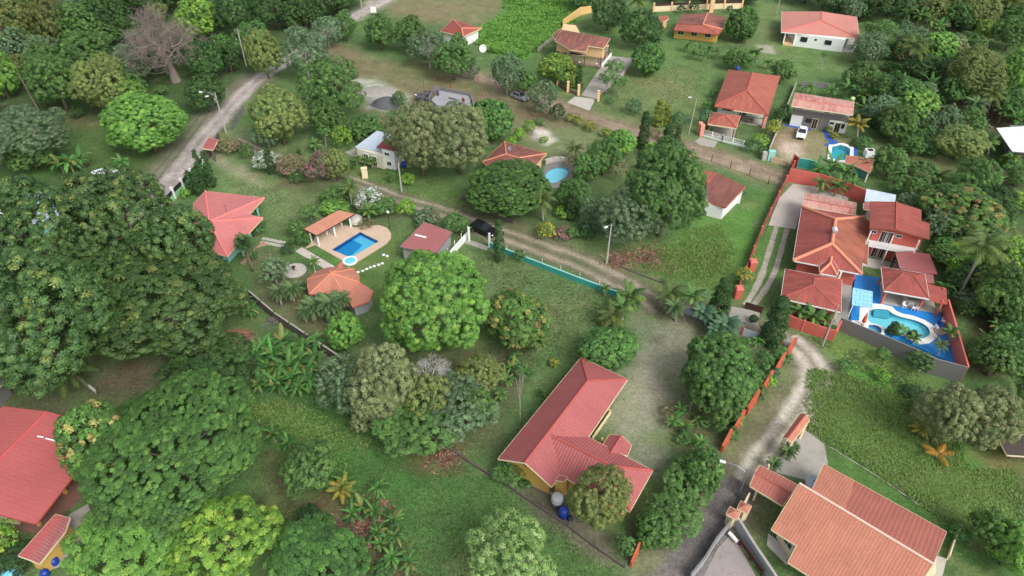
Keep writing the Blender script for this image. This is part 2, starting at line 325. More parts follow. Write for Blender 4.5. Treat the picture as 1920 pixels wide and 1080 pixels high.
# areas: (outline in photo pixels, colour, softness m, raggedness m, strength)
AREAS = [
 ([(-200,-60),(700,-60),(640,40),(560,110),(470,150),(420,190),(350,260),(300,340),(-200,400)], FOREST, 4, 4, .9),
 ([(120,215),(230,215),(330,290),(300,330),(230,345),(130,320),(60,330),(0,350),(0,320),(110,290)], (74,98,52), 3, 3, .9),
 ([(0,340),(60,330),(70,370),(0,400)], LAWN, 2, 2, .9),
 ([(100,200),(190,215),(200,240),(130,240)], SOIL, 2, 2, .6),
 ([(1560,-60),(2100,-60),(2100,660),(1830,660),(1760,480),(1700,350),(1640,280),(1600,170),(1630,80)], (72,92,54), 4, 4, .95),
 ([(1680,290),(1780,300),(1760,335),(1690,340)], (112,106,76), 2, 3, .7),
 ([(1780,180),(1900,200),(1890,245),(1790,240)], SOIL, 2, 3, .8),
 ([(1820,440),(1920,430),(1920,500),(1830,480)], SOIL, 2, 3, .5),
 ([(1840,300),(1920,310),(1910,370),(1850,370)], SOIL, 2, 3, .6),
 ([(1820,560),(1930,560),(1930,700),(1840,690)], SOIL, 2, 3, .7),
 ([(595,70),(650,85),(760,125),(880,165),(960,178),(990,205),(960,240),(890,220),(780,200),(700,205),(640,155),(610,110)], (118,106,84), 2.5, 2.5, .95),
 ([(780,105),(870,140),(900,170),(800,155),(720,120)], (112,110,76), 3, 3, .7),
 ([(668,148),(700,150),(770,180),(765,198),(720,205),(690,195)], (172,166,160), 1.5, 2, .9),
 ([(680,175),(735,190),(740,205),(690,200)], (118,116,116), 1, 1.5, .8),
 ([(725,-40),(960,-40),(945,20),(900,45),(800,40),(735,28)], (118,112,84), 3, 4, .9),
 ([(955,-40),(1105,-40),(1085,30),(1035,75),(990,110),(910,95),(880,70),(905,50),(940,30)], (90,132,58), 2, 3, .95),
 ([(1100,25),(1180,60),(1260,80),(1340,110),(1350,140),(1310,250),(1230,260),(1130,220),(1180,130),(1140,60)], (98,116,72), 3, 3, .9),
 ([(1200,150),(1300,140),(1310,185),(1230,190)], (122,120,84), 3, 4, .5),
 ([(1390,70),(1600,80),(1600,140),(1480,150),(1410,130)], (94,116,70), 2.5, 3, .9),
 ([(1420,0),(1470,10),(1460,100),(1410,90)], (108,118,78), 2, 3, .8),
 ([(1425,85),(1450,85),(1450,100),(1425,98)], (178,172,160), 1, 1.5, .6),
 ([(960,235),(1010,225),(1140,250),(1150,280),(1080,300),(1000,285)], (112,118,84), 2, 2, .9),
 ([(1000,238),(1025,243),(1043,265),(1025,275),(1003,258)], (188,180,172), 1, 1.2, .95),
 ([(400,300),(470,320),(560,350),(600,380),(560,410),(510,430),(480,390),(400,360)], (104,118,78), 2.5, 2.5, .9),
 ([(405,285),(440,300),(480,330),(490,350),(440,335),(405,310)], (150,136,120), 1.5, 2, .7),
 ([(520,350),(600,370),(640,355),(600,330),(540,330)], SOIL, 2, 2.5, .6),
 ([(640,300),(760,300),(880,380),(880,420),(800,385),(720,355),(650,335)], (88,112,60), 2, 2.5, .9),
 ([(470,470),(520,480),(640,560),(660,620),(600,640),(500,570)], (112,100,80), 3, 3, .8),
 ([(480,500),(560,500),(570,560),(500,560)], SOIL, 2, 2.5, .5),
 ([(560,440),(760,440),(760,520),(700,560),(620,500)], (84,110,58), 2, 2, .9),
 ([(860,450),(1140,550),(1180,600),(1080,660),(1000,740),(940,720),(920,560),(870,500)], (88,110,68), 2.5, 2.5, .95),
 ([(1010,580),(1090,570),(1090,620),(1020,640)], (118,116,84), 3, 4, .5),
 ([(760,660),(1000,640),(960,700),(900,720),(780,690)], SOIL, 3, 3, .8),
 ([(880,740),(960,740),(930,820),(880,830)], SOIL, 3, 3, .6),
 ([(1200,585),(1290,590),(1315,640),(1280,760),(1250,820),(1270,900),(1190,880),(1130,810),(1170,720),(1190,640)], (132,128,112), 3, 3.5, .9),
 ([(1200,640),(1245,640),(1240,700),(1195,790),(1150,800),(1180,700)], (156,146,130), 2, 3, .6),
 ([(1215,625),(1245,630),(1240,645),(1215,642)], (96,84,78), .8, 1.2, .8),
 ([(1255,760),(1300,700),(1300,640),(1340,760),(1360,830),(1300,870),(1250,840)], (84,84,56), 2.5, 3, .75),
 ([(1170,480),(1260,470),(1275,495),(1200,500)], LITTER, 2, 2.5, .9),
 ([(1140,470),(1190,480),(1180,510),(1145,505)], (118,88,72), 1.5, 2, .8),
 ([(1180,500),(1320,400),(1430,370),(1440,420),(1380,560),(1300,530),(1220,520)], (86,118,58), 3, 3, .9),
 ([(1310,475),(1350,470),(1370,500),(1320,520)], (106,110,66), 2, 2.5, .6),
 ([(1450,255),(1500,235),(1590,260),(1570,300),(1450,310)], (136,124,98), 2, 2.5, .9),
 ([(1470,265),(1510,270),(1500,310),(1460,308)], (176,164,146), 1.5, 2, .8),
 ([(1500,630),(1720,700),(1830,800),(1860,1080),(1780,1000),(1560,840),(1500,800),(1540,720)], (88,124,60), 3, 3, .95),
 ([(1560,640),(1640,650),(1700,690),(1640,700),(1560,680)], (104,126,62), 2, 2, .8),
 ([(1830,830),(1930,850),(1930,920),(1860,910)], (116,106,70), 2, 3, .9),
 ([(1850,910),(1930,930),(1930,980),(1860,960)], SOIL, 2, 3, .7),
 ([(1760,1000),(1930,900),(1930,1150),(1760,1150)], (66,92,50), 3, 3, .8),
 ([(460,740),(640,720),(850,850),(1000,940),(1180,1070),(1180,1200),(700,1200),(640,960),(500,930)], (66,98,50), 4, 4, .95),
 ([(800,920),(960,920),(1100,1050),(1000,1100),(820,1060)], (76,106,56), 4, 5, .7),
 ([(780,845),(860,840),(860,880),(790,885)], LITTER, 2, 2.5, .75),
 ([(500,850),(540,860),(590,940),(640,985),(600,1000),(510,980),(490,920)], (92,76,60), 2.5, 3, .95),
 ([(600,930),(660,940),(760,1080),(720,1100),(640,1000)], (100,78,66), 2, 2.5, .8),
 ([(170,680),(310,680),(290,740),(180,760)], SOIL, 4, 4, .9),
 ([(430,625),(465,622),(472,652),(440,658)], (142,90,76), 1, 1.5, .85),
 ([(0,740),(130,745),(120,790),(0,770)], (96,96,70), 2, 2, .8),
 ([(940,880),(1060,930),(1170,1040),(1150,1060),(1000,960)], (104,96,84), 1.2, 1.5, .8),
 ([(1190,1020),(1240,930),(1320,880),(1390,860),(1440,880),(1390,960),(1330,1050),(1260,1150),(1150,1120)], (112,104,92), 2, 2, .9),
 ([(1390,930),(1450,960),(1440,1080),(1400,1000)], (72,92,54), 1.5, 1.5, .9),
 ([(1500,880),(1560,840),(1800,980),(1760,1050)], (76,104,54), 2, 2, .9),
 ([(0,1000),(60,1000),(60,1080),(0,1080)], (84,92,60), 2, 2, .8),
 ([(960,175),(1060,205),(1100,240),(1000,235),(960,220)], (112,98,78), 2, 2.5, .7),
]
# strokes: (line in photo pixels, width m, colour, softness, raggedness, strength)
STROKES = [
 ([(740,-10),(660,30),(600,75)], 6, (160,150,138), 2, 2, .9),
 ([(477,150),(415,212),(350,275),(290,370),(230,450)], 8, (120,112,98), 2, 1.5, .85),
 ([(420,240),(500,290),(545,305),(650,335),(740,375),(830,395),(885,418),(960,440),(1100,490),(1200,545),(1240,575)], 6, (112,110,84), 2.5, 2, .6),
 ([(870,135),(955,165),(1060,208),(1150,238),(1290,275),(1400,315),(1470,335)], 7, (130,116,96), 2.5, 2, .85),
 ([(1240,575),(1300,590),(1380,610),(1490,650)], 6, (120,112,92), 2, 2, .6),
 ([(1490,650),(1530,700),(1490,770),(1430,850),(1380,930),(1310,1040),(1250,1120)], 7, (116,114,88), 2.5, 2, .8),
 ([(1480,530),(1475,600),(1560,640),(1720,710),(1800,760)], 4, (100,112,66), 2, 2, .6),
]
POOLS = []      # outlines of sunk pools, where the sheet is cut open
def paint_ground(x, y):
    col = np.tile(L3(GRASS), (len(x), 1))
    n1 = fbm(x, y, 14, 3); n2 = fbm(x, y, 4, 11); n3 = fbm(x, y, 1.6, 23)
    rag = n2*.6+n3*.4
    def lay(d, c, soft, ragm, k):
        m = np.clip((soft-d-rag*ragm*1.3)/(2*soft), 0, 1); m = m*m*(3-2*m)*k
        return m[:, None]
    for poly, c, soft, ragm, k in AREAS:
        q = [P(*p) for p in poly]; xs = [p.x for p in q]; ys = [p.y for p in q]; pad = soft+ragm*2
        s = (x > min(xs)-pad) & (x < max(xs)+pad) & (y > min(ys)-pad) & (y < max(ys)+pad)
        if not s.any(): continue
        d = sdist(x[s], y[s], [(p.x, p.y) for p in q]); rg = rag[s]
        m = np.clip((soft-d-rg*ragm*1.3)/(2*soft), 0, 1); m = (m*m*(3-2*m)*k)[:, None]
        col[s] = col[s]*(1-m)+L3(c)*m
    for line, wd, c, soft, ragm, k in STROKES:
        q = [P(*p) for p in line]; d = sdist(x, y, [(p.x, p.y) for p in q], False)-wd/2
        m = lay(d, c, soft, ragm, k); col = col*(1-m)+L3(c)*m
    # patches of drier and of lusher growth, worn spots
    lush = np.clip(n1*1.2+n2*.5, -1, 1)[:, None]
    col = col*(1+lush*np.array([-.16, .05, -.12]))
    dry = np.clip((n2+n3*.7-.34)*1.4, 0, .34)[:, None]; col = col*(1-dry)+L3((122, 120, 86))*dry
    return col*np.array([1.06, 1.12, 1.06])*(1+.12*n3[:, None])
def sheet(name, xs, ys, mat, z=0.0):
    X, Y = np.meshgrid(xs, ys); nx, ny = len(xs), len(ys); x = X.ravel(); y = Y.ravel()
    co = np.zeros((nx*ny, 3)); co[:, 0] = x; co[:, 1] = y; co[:, 2] = z
    i = np.arange(nx*ny).reshape(ny, nx); q = np.stack([i[:-1, :-1], i[:-1, 1:], i[1:, 1:], i[1:, :-1]], -1).reshape(-1, 4)
    keep = np.ones(len(q), bool)
    for poly in POOLS:
        bad = sdist(x, y, poly) < -.02
        keep &= ~bad[q].any(1)
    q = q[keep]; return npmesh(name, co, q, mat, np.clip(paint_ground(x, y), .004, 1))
def npmesh(name, co, quads, mat, vcol=None, smooth=False):
    me = bpy.data.meshes.new(name); n, m = len(co), len(quads); k = quads.shape[1]
    me.vertices.add(n); me.vertices.foreach_set('co', co.astype(np.float32).ravel())
    me.loops.add(m*k); me.loops.foreach_set('vertex_index', quads.astype(np.int32).ravel())
    me.polygons.add(m); me.polygons.foreach_set('loop_start', np.arange(0, m*k, k, dtype=np.int32))
    if smooth: me.polygons.foreach_set('use_smooth', np.ones(m, bool))
    if vcol is not None:
        a = me.color_attributes.new('col', 'FLOAT_COLOR', 'POINT'); c4 = np.ones((n, 4), np.float32); c4[:, :3] = vcol; a.data.foreach_set('color', c4.ravel())
    me.materials.append(mat); me.update(calc_edges=True); me.validate(); return me
def groundmat(name, bump=.5, contrast=1.0):
    t = NT(name); at = t.n('ShaderNodeVertexColor', layer_name='col').outputs[0]; g = t.n('ShaderNodeNewGeometry').outputs['Position']
    a = t.noise(g, .35, 4, .65); b = t.noise(g, 2.2, 4, .7); c = t.noise(g, 9, 3, .75)
    k = t.math('MULTIPLY', t.ramp(a, .25, .75, 1-.25*contrast, 1+.25*contrast), t.math('MULTIPLY', t.ramp(b, .25, .75, 1-.35*contrast, 1+.3*contrast), t.ramp(c, .25, .75, 1-.4*contrast, 1+.4*contrast)))
    col = t.mix(1.0, at, k, 'MULTIPLY')
    cl = t.math('MULTIPLY', t.ramp(t.noise(g, .9, 4, .7), .56, .64), t.ramp(c, .3, .6)); col = t.mix(t.math('MULTIPLY', cl, .55*contrast), col, (.72, .86, .66, 1), 'MULTIPLY')
    gr = t.ramp(t.noise(g, 3.6, 3, .75), .57, .6); col = t.mix(t.math('MULTIPLY', gr, .16), col, S(196, 188, 160)); gd = t.ramp(t.noise(g, 5.1, 3, .75), .6, .63); col = t.mix(t.math('MULTIPLY', gd, .3), col, (.6, .6, .55, 1), 'MULTIPLY')
    sp = t.ramp(t.noise(g, 6, 2, .5), .68, .74)      # pale dry leaves and pebbles lying about
    col = t.mix(t.math('MULTIPLY', sp, .35), col, S(190, 180, 150))
    t.l(col, t.b.inputs['Base Color']); t.b.inputs['Roughness'].default_value = .95; t.b.inputs['Specular IOR Level'].default_value = .1
    t.bump(t.math('ADD', c, b), bump, .12); MATS[name] = t.m; return t.m
M_GROUND = groundmat('grass_and_soil'); M_ROAD = groundmat('gravel_and_dirt', .7, 1.0)
def make_ground():
    far = [300, 420, 700, 1300, 2600, 5000]
    xs = np.array([-v for v in far[::-1]]+list(np.arange(-205, 205.1, .5))+far); ys = np.array([-5000, -2000, -600, -150, -40]+list(np.arange(8, 300, .5))+[330, 420, 700, 1300, 2600, 6000])
    o = bpy.data.objects.new('ground', sheet('ground', xs, ys, M_GROUND)); COL.objects.link(o); struct(o)
def resample(pts, step):
    out = [pts[0]]
    for a, b in zip(pts, pts[1:]):
        n = max(1, int((b-a).length/step))
        out += [a.lerp(b, (i+1)/n) for i in range(n)]
    return out
def smooth_line(pts, it=3):
    for _ in range(it):
        q = [pts[0]]
        for a, b in zip(pts, pts[1:]): q += [a.lerp(b, .25), a.lerp(b, .75)]
        pts = q+[pts[-1]]
    return pts
def road(name, line, width, profile, z=.008, rag=.5, seed=1, step=.45):
    """a strip of road along a centre line given in photo pixels; profile(s, u) -> colour at s across (-1..1); ragged edges"""
    c = [P(*p) for p in line]; c = resample(smooth_line(c), step); n = len(c); ws = [width]*n if not isinstance(width, list) else list(np.interp(np.linspace(0, 1, n), np.linspace(0, 1, len(width)), width))
    k = 17; co = []; s_ = []; u_ = []
    for i, p in enumerate(c):
        d = (c[min(i+1, n-1)]-c[max(i-1, 0)]).normalized(); nn = Vector((-d.y, d.x, 0))
        for j in range(k):
            s = -1+2*j/(k-1); co.append(p+nn*(s*ws[i]/2)); s_.append(s); u_.append(i*step)
    co = np.array([tuple(v) for v in co]); s_ = np.array(s_); u_ = np.array(u_)
    j1 = fbm(co[:, 0], co[:, 1], 3.0, seed)+.6*fbm(co[:, 0], co[:, 1], .9, seed+5)
    i = np.arange(n*k).reshape(n, k); dirs = (co[i[:, -1]]-co[i[:, 0]]); dirs /= np.linalg.norm(dirs, axis=1)[:, None]
    co += np.repeat(dirs, k, 0)*(np.sign(s_)*np.abs(s_)**3*j1*rag)[:, None]
    g = paint_ground(co[:, 0], co[:, 1]); col = profile(s_, u_, co)
    ed = np.clip((np.abs(s_)-.62)/.38+fbm(co[:, 0], co[:, 1], 1.5, seed+9)*.5, 0, 1)[:, None]   # grit thins out into the verge
    col = col*(1-ed)+g*ed; col *= 1+.15*fbm(co[:, 0], co[:, 1], 1.2, seed+20)[:, None]
    co[:, 2] = z
    q = np.stack([i[:-1, :-1], i[:-1, 1:], i[1:, 1:], i[1:, :-1]], -1).reshape(-1, 4)
    a = co[q[0, 1]]-co[q[0, 0]]; b = co[q[0, 3]]-co[q[0, 0]]
    if a[0]*b[1]-a[1]*b[0] < 0: q = q[:, ::-1]
    o = bpy.data.objects.new(name, npmesh(name, co, q, M_ROAD, np.clip(col, .005, 1))); COL.objects.link(o); return struct(o)
def two_track(pale, mid, spread=.45, wid=.2, grass=.6):
    def f(s, u, co):
        n = fbm(co[:, 0], co[:, 1], 5, 77); t = np.exp(-((np.abs(s+n*.12)-spread)/wid)**2)
        g = paint_ground(co[:, 0], co[:, 1]); m = L3(mid)*np.ones((len(s), 1)); gm = (grass*np.clip(.6+fbm(co[:, 0], co[:, 1], 2.5, 31), 0, 1))[:, None]
        m = m*(1-gm)+L3((86, 98, 62))*gm
        return m*(1-t[:, None])+L3(pale)*t[:, None]
    return f
def worn(pale, dark, k=.5):
    def f(s, u, co):
        n = np.clip(.5+fbm(co[:, 0], co[:, 1], 3.5, 41)*.9, 0, 1)[:, None]; t = np.exp(-((np.abs(s)-.38)/.2)**2)[:, None]*k
        m = L3(pale)*n+L3(dark)*(1-n); return m*(1-t)+L3(pale)*t
    return f
def slab(name, pts, z0, z1, mat, hole=None):
    m = MB(); m.prism(pts, z0, z1, 0, None, hole); return struct(m.build(name, mat))
def make_roads():
    road('concrete_road', [(748,-14),(700,12),(655,36),(600,72),(540,112),(478,152),(440,192),(405,232),(365,275),(325,335),(297,375),(240,450)], [4.5,4.5,4.5,5,5,5.2,5.2], worn((184,174,168), (138,130,126), .6), .010, .35, 3)
    road('dirt_track', [(440,262),(500,290),(545,305),(600,322),(655,338),(700,352),(745,374),(830,396),(890,420),(960,446),(1040,474),(1100,496),(1180,538),(1225,566),(1238,585)], [3.5,3.8,4,4.2,4.8,5.5,6,6,5], two_track((154,144,126), (116,108,92), .42, .2, .75), .012, .6, 5)
    road('village_lane', [(800,112),(880,140),(955,165),(1010,186),(1060,206),(1150,236),(1240,262),(1300,282),(1400,312),(1475,338)], [4,4.5,4.5,4.5,5,6,6], worn((158,142,122), (120,104,88), .4), .010, .8, 8)
    road('gravel_lane', [(1478,632),(1515,668),(1536,702),(1505,752),(1470,800),(1432,850),(1400,905),(1370,960),(1318,1035),(1262,1120),(1200,1220)], [4.2,5.4,5.6,4.8,4.4,4.4,4.8,5.5,6.5,7], two_track((190,182,168), (136,128,112), .38, .3, .55), .014, 1.0, 12)
    road('link_lane', [(1210,556),(1260,578),(1330,596),(1400,618),(1480,640)], 4.0, worn((150,142,128), (116,106,90), .3), .009, .7, 15)
    road('asphalt_patch', [(1395,905),(1370,950),(1320,1025),(1262,1110),(1200,1210)], [3.5,5.5,6.5,6.5], worn((126,120,116), (92,88,88), .3), .020, .8, 18)
# ------------------------------------------------------------------ building kit
def face_uv(pts):
    n = Vector((0, 0, 0))
    for i in range(len(pts)): 
        a, b = pts[i], pts[(i+1) % len(pts)]
        n += Vector(((a.y-b.y)*(a.z+b.z), (a.z-b.z)*(a.x+b.x), (a.x-b.x)*(a.y+b.y)))
    n.normalize()
    if n.z < 0: pts = pts[::-1]; n = -n
    u = Vector((-n.y, n.x, 0))
    u = u.normalized() if u.length > .02 else Vector((1, 0, 0))
    v = n.cross(u)
    return pts, [(p.dot(u), p.dot(v)) for p in pts]
def roof(root, faces, mats, name='roof', thick=.14, caps=(), cap=None, capr=.11, fascia=None):
    """roof of flat faces with real thickness; faces: lists of points, or (points, material index)"""
    mats = list(mats) if isinstance(mats, (list, tuple)) else [mats]; fi = len(mats); m = MB()
    edges = {}
    for f in faces:
        k = 0
        if isinstance(f, tuple): f, k = f
        pts, uv = face_uv(list(f)); m.face(pts, k, uv); m.face([p-Vector((0, 0, thick)) for p in pts[::-1]], fi)
        for i in range(len(pts)):
            a, b = pts[i], pts[(i+1) % len(pts)]; ka, kb = tuple(round(q, 2) for q in a), tuple(round(q, 2) for q in b)
            if (kb, ka) in edges: edges[(kb, ka)] = None
            else: edges[(ka, kb)] = (a, b)
    dz = Vector((0, 0, thick+.06))
    for e in edges.values():
        if e:
            a, b = e; d = (b-a); d = Vector((d.y, -d.x, 0)); d = d.normalized()*.035 if d.length > 1e-6 else d
            up = Vector((0, 0, .012)); m.face([a+d+up, a+d-dz, b+d-dz, b+d+up], fi); m.face([a+up, a+d+up, b+d+up, b+up], fi)
    o = m.build(name, mats+[fascia or M_CREAM], root)
    if caps:
        c = MB()
        for a, b in caps: c.tube([a+Vector((0, 0, .02)), b+Vector((0, 0, .02))], capr, 7)
        c.build('ridge_cap', cap or M_PALECAP, o)
    return o
def walls(root, poly, z1, mat, name='wall', z0=-.05, ins=0.0):
    m = MB(); m.prism(inset(poly, ins) if ins else poly, z0, z1); return m.build(name, mat, root)
def opening(root, a, b, t, z, w, h, kind='window', frame=None, pane=None, bars=True):
    """window or door set into the wall a->b, on the side that faces the viewer; its pane is a sub-part"""
    a = Vector((a[0], a[1], 0)); b = Vector((b[0], b[1], 0)); d = (b-a).normalized(); n = Vector((d.y, -d.x, 0)); c = a.lerp(b, t)
    if n.dot(c) > 0: n = -n
    rz = math.atan2(d.y, d.x); fr = frame or M_WHITE; m = MB(); q = c+n*.03; fw = .07
    for dx in (-w/2, w/2): m.box((q+d*dx)+Vector((0, 0, z)), (fw, .14, h+fw), rz)
    for dz in (-h/2, h/2): m.box(q+Vector((0, 0, z+dz)), (w-fw, .14, fw), rz)
    if bars: m.box(q+Vector((0, 0, z)), (.04, .10, h-fw), rz)
    o = m.build(kind, fr, root); p = MB(); p.box(q-n*.005+Vector((0, 0, z)), (w-fw, .06, h-fw), rz)
    p.build('pane' if kind == 'window' else 'leaf', pane or (M_PANE if kind == 'window' else M_DARK), o); return o
def post(root, p, h, r=.09, mat=None, z0=0, name='post', sq=True):
    m = MB()
    if sq: m.box((p[0], p[1], z0+h/2), (2*r, 2*r, h))
    else: m.tube([(p[0], p[1], z0), (p[0], p[1], z0+h)], r, 10)
    return m.build(name, mat or M_WHITE, root)
def wall_run(name, line, h, thick, mat, label, cat='wall', top=None, posts=None, z0=-.05, group=None, coping=None, px=True):
    """a free-standing wall along base points in photo pixels; posts = (spacing, height, radius, material, part name)"""
    pts = [P(*p) for p in line] if px else line
    root = thing(name, cen(pts), label, cat, group); m = MB(); hs_ = h if isinstance(h, list) else [h]*len(pts)
    for i, (a, b) in enumerate(zip(pts, pts[1:])):
        d = (b-a); d.normalize(); n = Vector((-d.y, d.x, 0))*(thick/2); e = d*(thick/2) if i else d*0
        ha, hb = hs_[i], hs_[i+1]; vs = [a-n-e, b-n, b+n, a+n-e]
        lo = [Vector((v.x, v.y, z0)) for v in vs]; hi = [Vector((v.x, v.y, k)) for v, k in zip(vs, (ha, hb, hb, ha))]
        m.mesh(lo+hi, [(3, 2, 1, 0), (4, 5, 6, 7), (0, 1, 5, 4), (1, 2, 6, 5), (2, 3, 7, 6), (3, 0, 4, 7)])
    m.build('wall_body' if posts or coping else 'body', mat, root)
    if coping:
        c = MB(); ch, cm = coping
        for i, (a, b) in enumerate(zip(pts, pts[1:])):
            mid = (a+b)/2; d = b-a; hh = (hs_[i]+hs_[i+1])/2
            if abs(hs_[i]-hs_[i+1]) < .02: c.box((mid.x, mid.y, hh+ch/2), (d.length+.02, thick+.07, ch), math.atan2(d.y, d.x))
        c.build('coping', cm, root)
    if posts:
        sp, ph, pr, pm, pn = posts; k = 0
        tot = sum((b-a).length for a, b in zip(pts, pts[1:])); n = max(1, round(tot/sp))
        for i in range(n+1):
            t = tot*i/n
            for a, b in zip(pts, pts[1:]):
                l = (b-a).length
                if t <= l+1e-6: q = a.lerp(b, t/l); break
                t -= l
            pm_ = MB(); pm_.box((q.x, q.y, ph/2-.05), (2*pr, 2*pr, ph+.1)); pm_.build(pn, pm, root)
    return root
def mono(*q): return [list(q)]
# ------------------------------------------------------------------ the houses
def coral_house():
    E_, Q = 2.8, 4.7
    a, b, fl, fr_ = V(cC(620,65),E_), V(cC(905,200),E_), V(cC(110,688),E_), V(cC(440,860),E_)
    r1, r2 = V(cC(660,210),Q), V(cC(275,712),Q)
    W0 = on_plane(cC(438,547), r1, b, fr_); W1 = V(cC(820,735), W0.z); k = V(cC(665,555),E_); e1 = V(cC(1060,760),E_); e2 = V(cC(920,1010),E_); vf = V(cC(492,790),E_)
    root = thing('house', cen([a,b,fl,fr_]), 'ochre house with a ribbed coral red L shaped roof and small gabled porch', 'house')
    roof(root, [[a,fl,r2,r1],[a,r1,b],[r1,r2,fr_,vf,W0],[r1,W0,k,b],[W0,W1,e1,k],[W1,e2,e1],[W0,vf,e2,W1]], M_CORAL, caps=[(a,r1),(b,r1),(r1,r2),(W0,W1),(W1,e1),(W1,e2)], cap=M_REDCAP, capr=.12, fascia=M_CREAM)
    wz = 2.72
    pl = inset([a,fl,fr_,b],.75); walls(root, pl, wz, M_YELLOW)
    walls(root, inset([k,vf,e2,e1],.7), wz, M_YELLOW, 'wing_wall')
    p = [V(cC(795,540),2.5), V(cC(868,545),3.2), V(cC(800,655),3.2), V(cC(738,625),2.5), V(cC(930,605),2.5), V(cC(905,668),2.5)]
    pr = roof(root, [[p[0],p[3],p[2],p[1]],[p[1],p[2],p[5],p[4]]], M_CORAL, 'porch_roof', caps=[(p[1],p[2])], cap=M_REDCAP)
    for c in (cC(900,690), cC(760,612)):
        q = P(*c, 0); post(root, P(c[0]-6, c[1]+9), 2.4, .1, M_YELLOW, name='porch_post')
    # kitchen stack at the front corner
    c0 = [V(cC(487,788),2.9), V(cC(540,800),2.9), V(cC(512,828),2.9), V(cC(462,818),2.9)]
    m = MB(); m.prism(c0, -.05, 2.78); s = m.build('chimney', M_YELLOW, root)
    roof(s, [c0], M_CORAL, 'chimney_cap', .08)
    fa, fb = pl[0], pl[1]
    sl_ = [P(*cC(250,790)), P(*cC(310,850)), P(*cC(480,930)), P(*cC(560,900)), P(*cC(430,790))]
    m = MB(); m.prism(sl_, -.03, .08); m.build('porch_floor', M_CONC, root)
    m = MB(); q = P(*cC(385,855)); m.box((q.x,q.y,.55),(.9,.6,.9)); m.box((q.x+.1,q.y-.1,1.1),(.5,.4,.2)); m.build('washing_machine', M_BLUEP, root)
    # wall below the ridge end
    g = [Vector((v.x, v.y, 0)) for v in (fl, fr_, r2)]
    # planting trough along the yard side
    t = wall_run('planter', [cC(688,575), cC(800,412), cC(775,392)], .55, .12, M_CREAM, 'low cream planter wall holding a dark hedge beside the coral roofed house', 'planter')
    return root
def salmon_house():
    E_, Q = 2.8, 5.2; z = Z[3][3]
    r0, rj, r1 = V(z(235,385),Q), V(z(930,790),Q), V(z(1240,990),Q); el = [V(z(25,730),E_), V(z(215,852),E_), V(z(150,978),2.55), V(z(640,1290),2.55)]
    dl = V(z(990,1360), E_); er0, er1 = V(z(420,240),E_), V(z(1340,748),E_); f1 = V(z(328,375), 4.0); f2 = V(z(310,432), Q)
    root = thing('house', cen([r0,r1,el[0],er1]), 'cream house under a broad salmon tiled gable roof with pale ridge', 'house')
    mid = on_plane(z(215,852), r0, r1, el[0]); far = on_plane(z(1010,1330), r0, r1, el[0])
    low = on_plane(z(640,1290), r0, r1, el[0]); st = on_plane(z(150,978), r0, r1, el[0])
    a = on_plane(z(665,405), r0, r1, er1); b2 = on_plane(z(585,600), r0, r1, er1)
    ra = r0.lerp(r1, .13); ea = er0
    roof(root, [([r0,el[0],mid,st,low,far,r1], 0), ([ra,b2,a,er0], 1) if False else ([r0.lerp(r1,.10), b2 if False else r0.lerp(r1,.36), er0.lerp(er1,.27), er0], 0), ([r0.lerp(r1,.36), r1, er1, er0.lerp(er1,.27)], 1)], [M_SALMROOF, M_SALMROOF2], caps=[(r0,r1)], cap=paint('white_cap', S(226,190,172), .7, .05, 1), capr=.13, fascia=M_CREAM)
    w0 = [el[0], low, far, Vector((er1.x,er1.y,0)), Vector((er0.x,er0.y,0)), r0]
    pl = inset([el[0].lerp(r0,.08), mid, low, far, er1, er0.lerp(r0,.0)], .7)
    A_, B_ = [Vector((v[0], v[1], 0)) for v in (P(*z(100,770)), P(*z(330,900)))]
    walls(root, [P(*z(60,790,)), P(*z(170,960)), P(*z(280,1000)), P(*z(680,1290)), P(*z(1180,1160)), Vector((er1.x,er1.y,0)).lerp(cen([r0,r1,er0,er1,el[0]]),.09), Vector((er0.x,er0.y,0)).lerp(cen([r0,r1,er0,er1,el[0]]),.1), P(*z(330,500)), P(*z(200,560))], 2.6, M_CREAM)
    opening(root, P(*z(60,790)), P(*z(170,960)), .6, 1.5, 1.2, 1.0)
    m = MB(); m.prism([P(*z(0,760)), P(*z(-10,850)), P(*z(140,1000)), P(*z(200,920))], -.03, .07); m.build('porch_floor', M_CONCP, root)
    m = MB(); m.prism([P(*z(1260,930)), P(*z(1340,950)), P(*z(1300,1110)), P(*z(1215,1110))], -.03, .06); m.build('side_step', M_CONCP, root)
    c = thing('carport', P(1455,915), 'small salmon tiled carport roof beside the broad salmon gable house', 'carport')
    q = [V((1425,872),2.7), V((1494,908),2.7), V((1406,911),2.7), V((1467,948),2.7)]; u0, u1 = V((1415,887),3.05), V((1484,925),3.05)
    roof(c, [[q[0],u0,u1,q[1]],[u0,q[2],q[3],u1]], M_SALMROOF2, caps=[(u0,u1)], cap=M_REDCAP, capr=.07)
    for p in ((1412,930),(1462,962),(1432,890),(1490,925)): post(c, P(p[0],p[1]+8), 2.55, .09, M_CREAM, name='post')
    g = thing('gate_canopy', P(1492,810), 'narrow salmon tiled gate canopy at the bend of the gravel lane', 'canopy')
    q = [V((1467,821),2.9), V((1500,776),2.9), V((1518,788),2.9), V((1484,831),2.9)]; u0, u1 = (q[0]+q[3])/2+Vector((0,0,.5)), (q[1]+q[2])/2+Vector((0,0,.5))
    roof(g, [[q[0],u0,u1,q[1]],[u0,q[3],q[2],u1]], M_SALMROOF, caps=[(u0,u1)], cap=M_REDCAP, capr=.08)
    for v in q: post(g, (cen(q)+(v-cen(q))*.75), 2.85, .14, M_CREAM, name='pillar')
    struct(slab('courtyard_paving', [P(1500,800), P(1545,832), P(1552,868), P(1530,905), P(1462,888), P(1440,878)], -.02, .03, M_CONC))
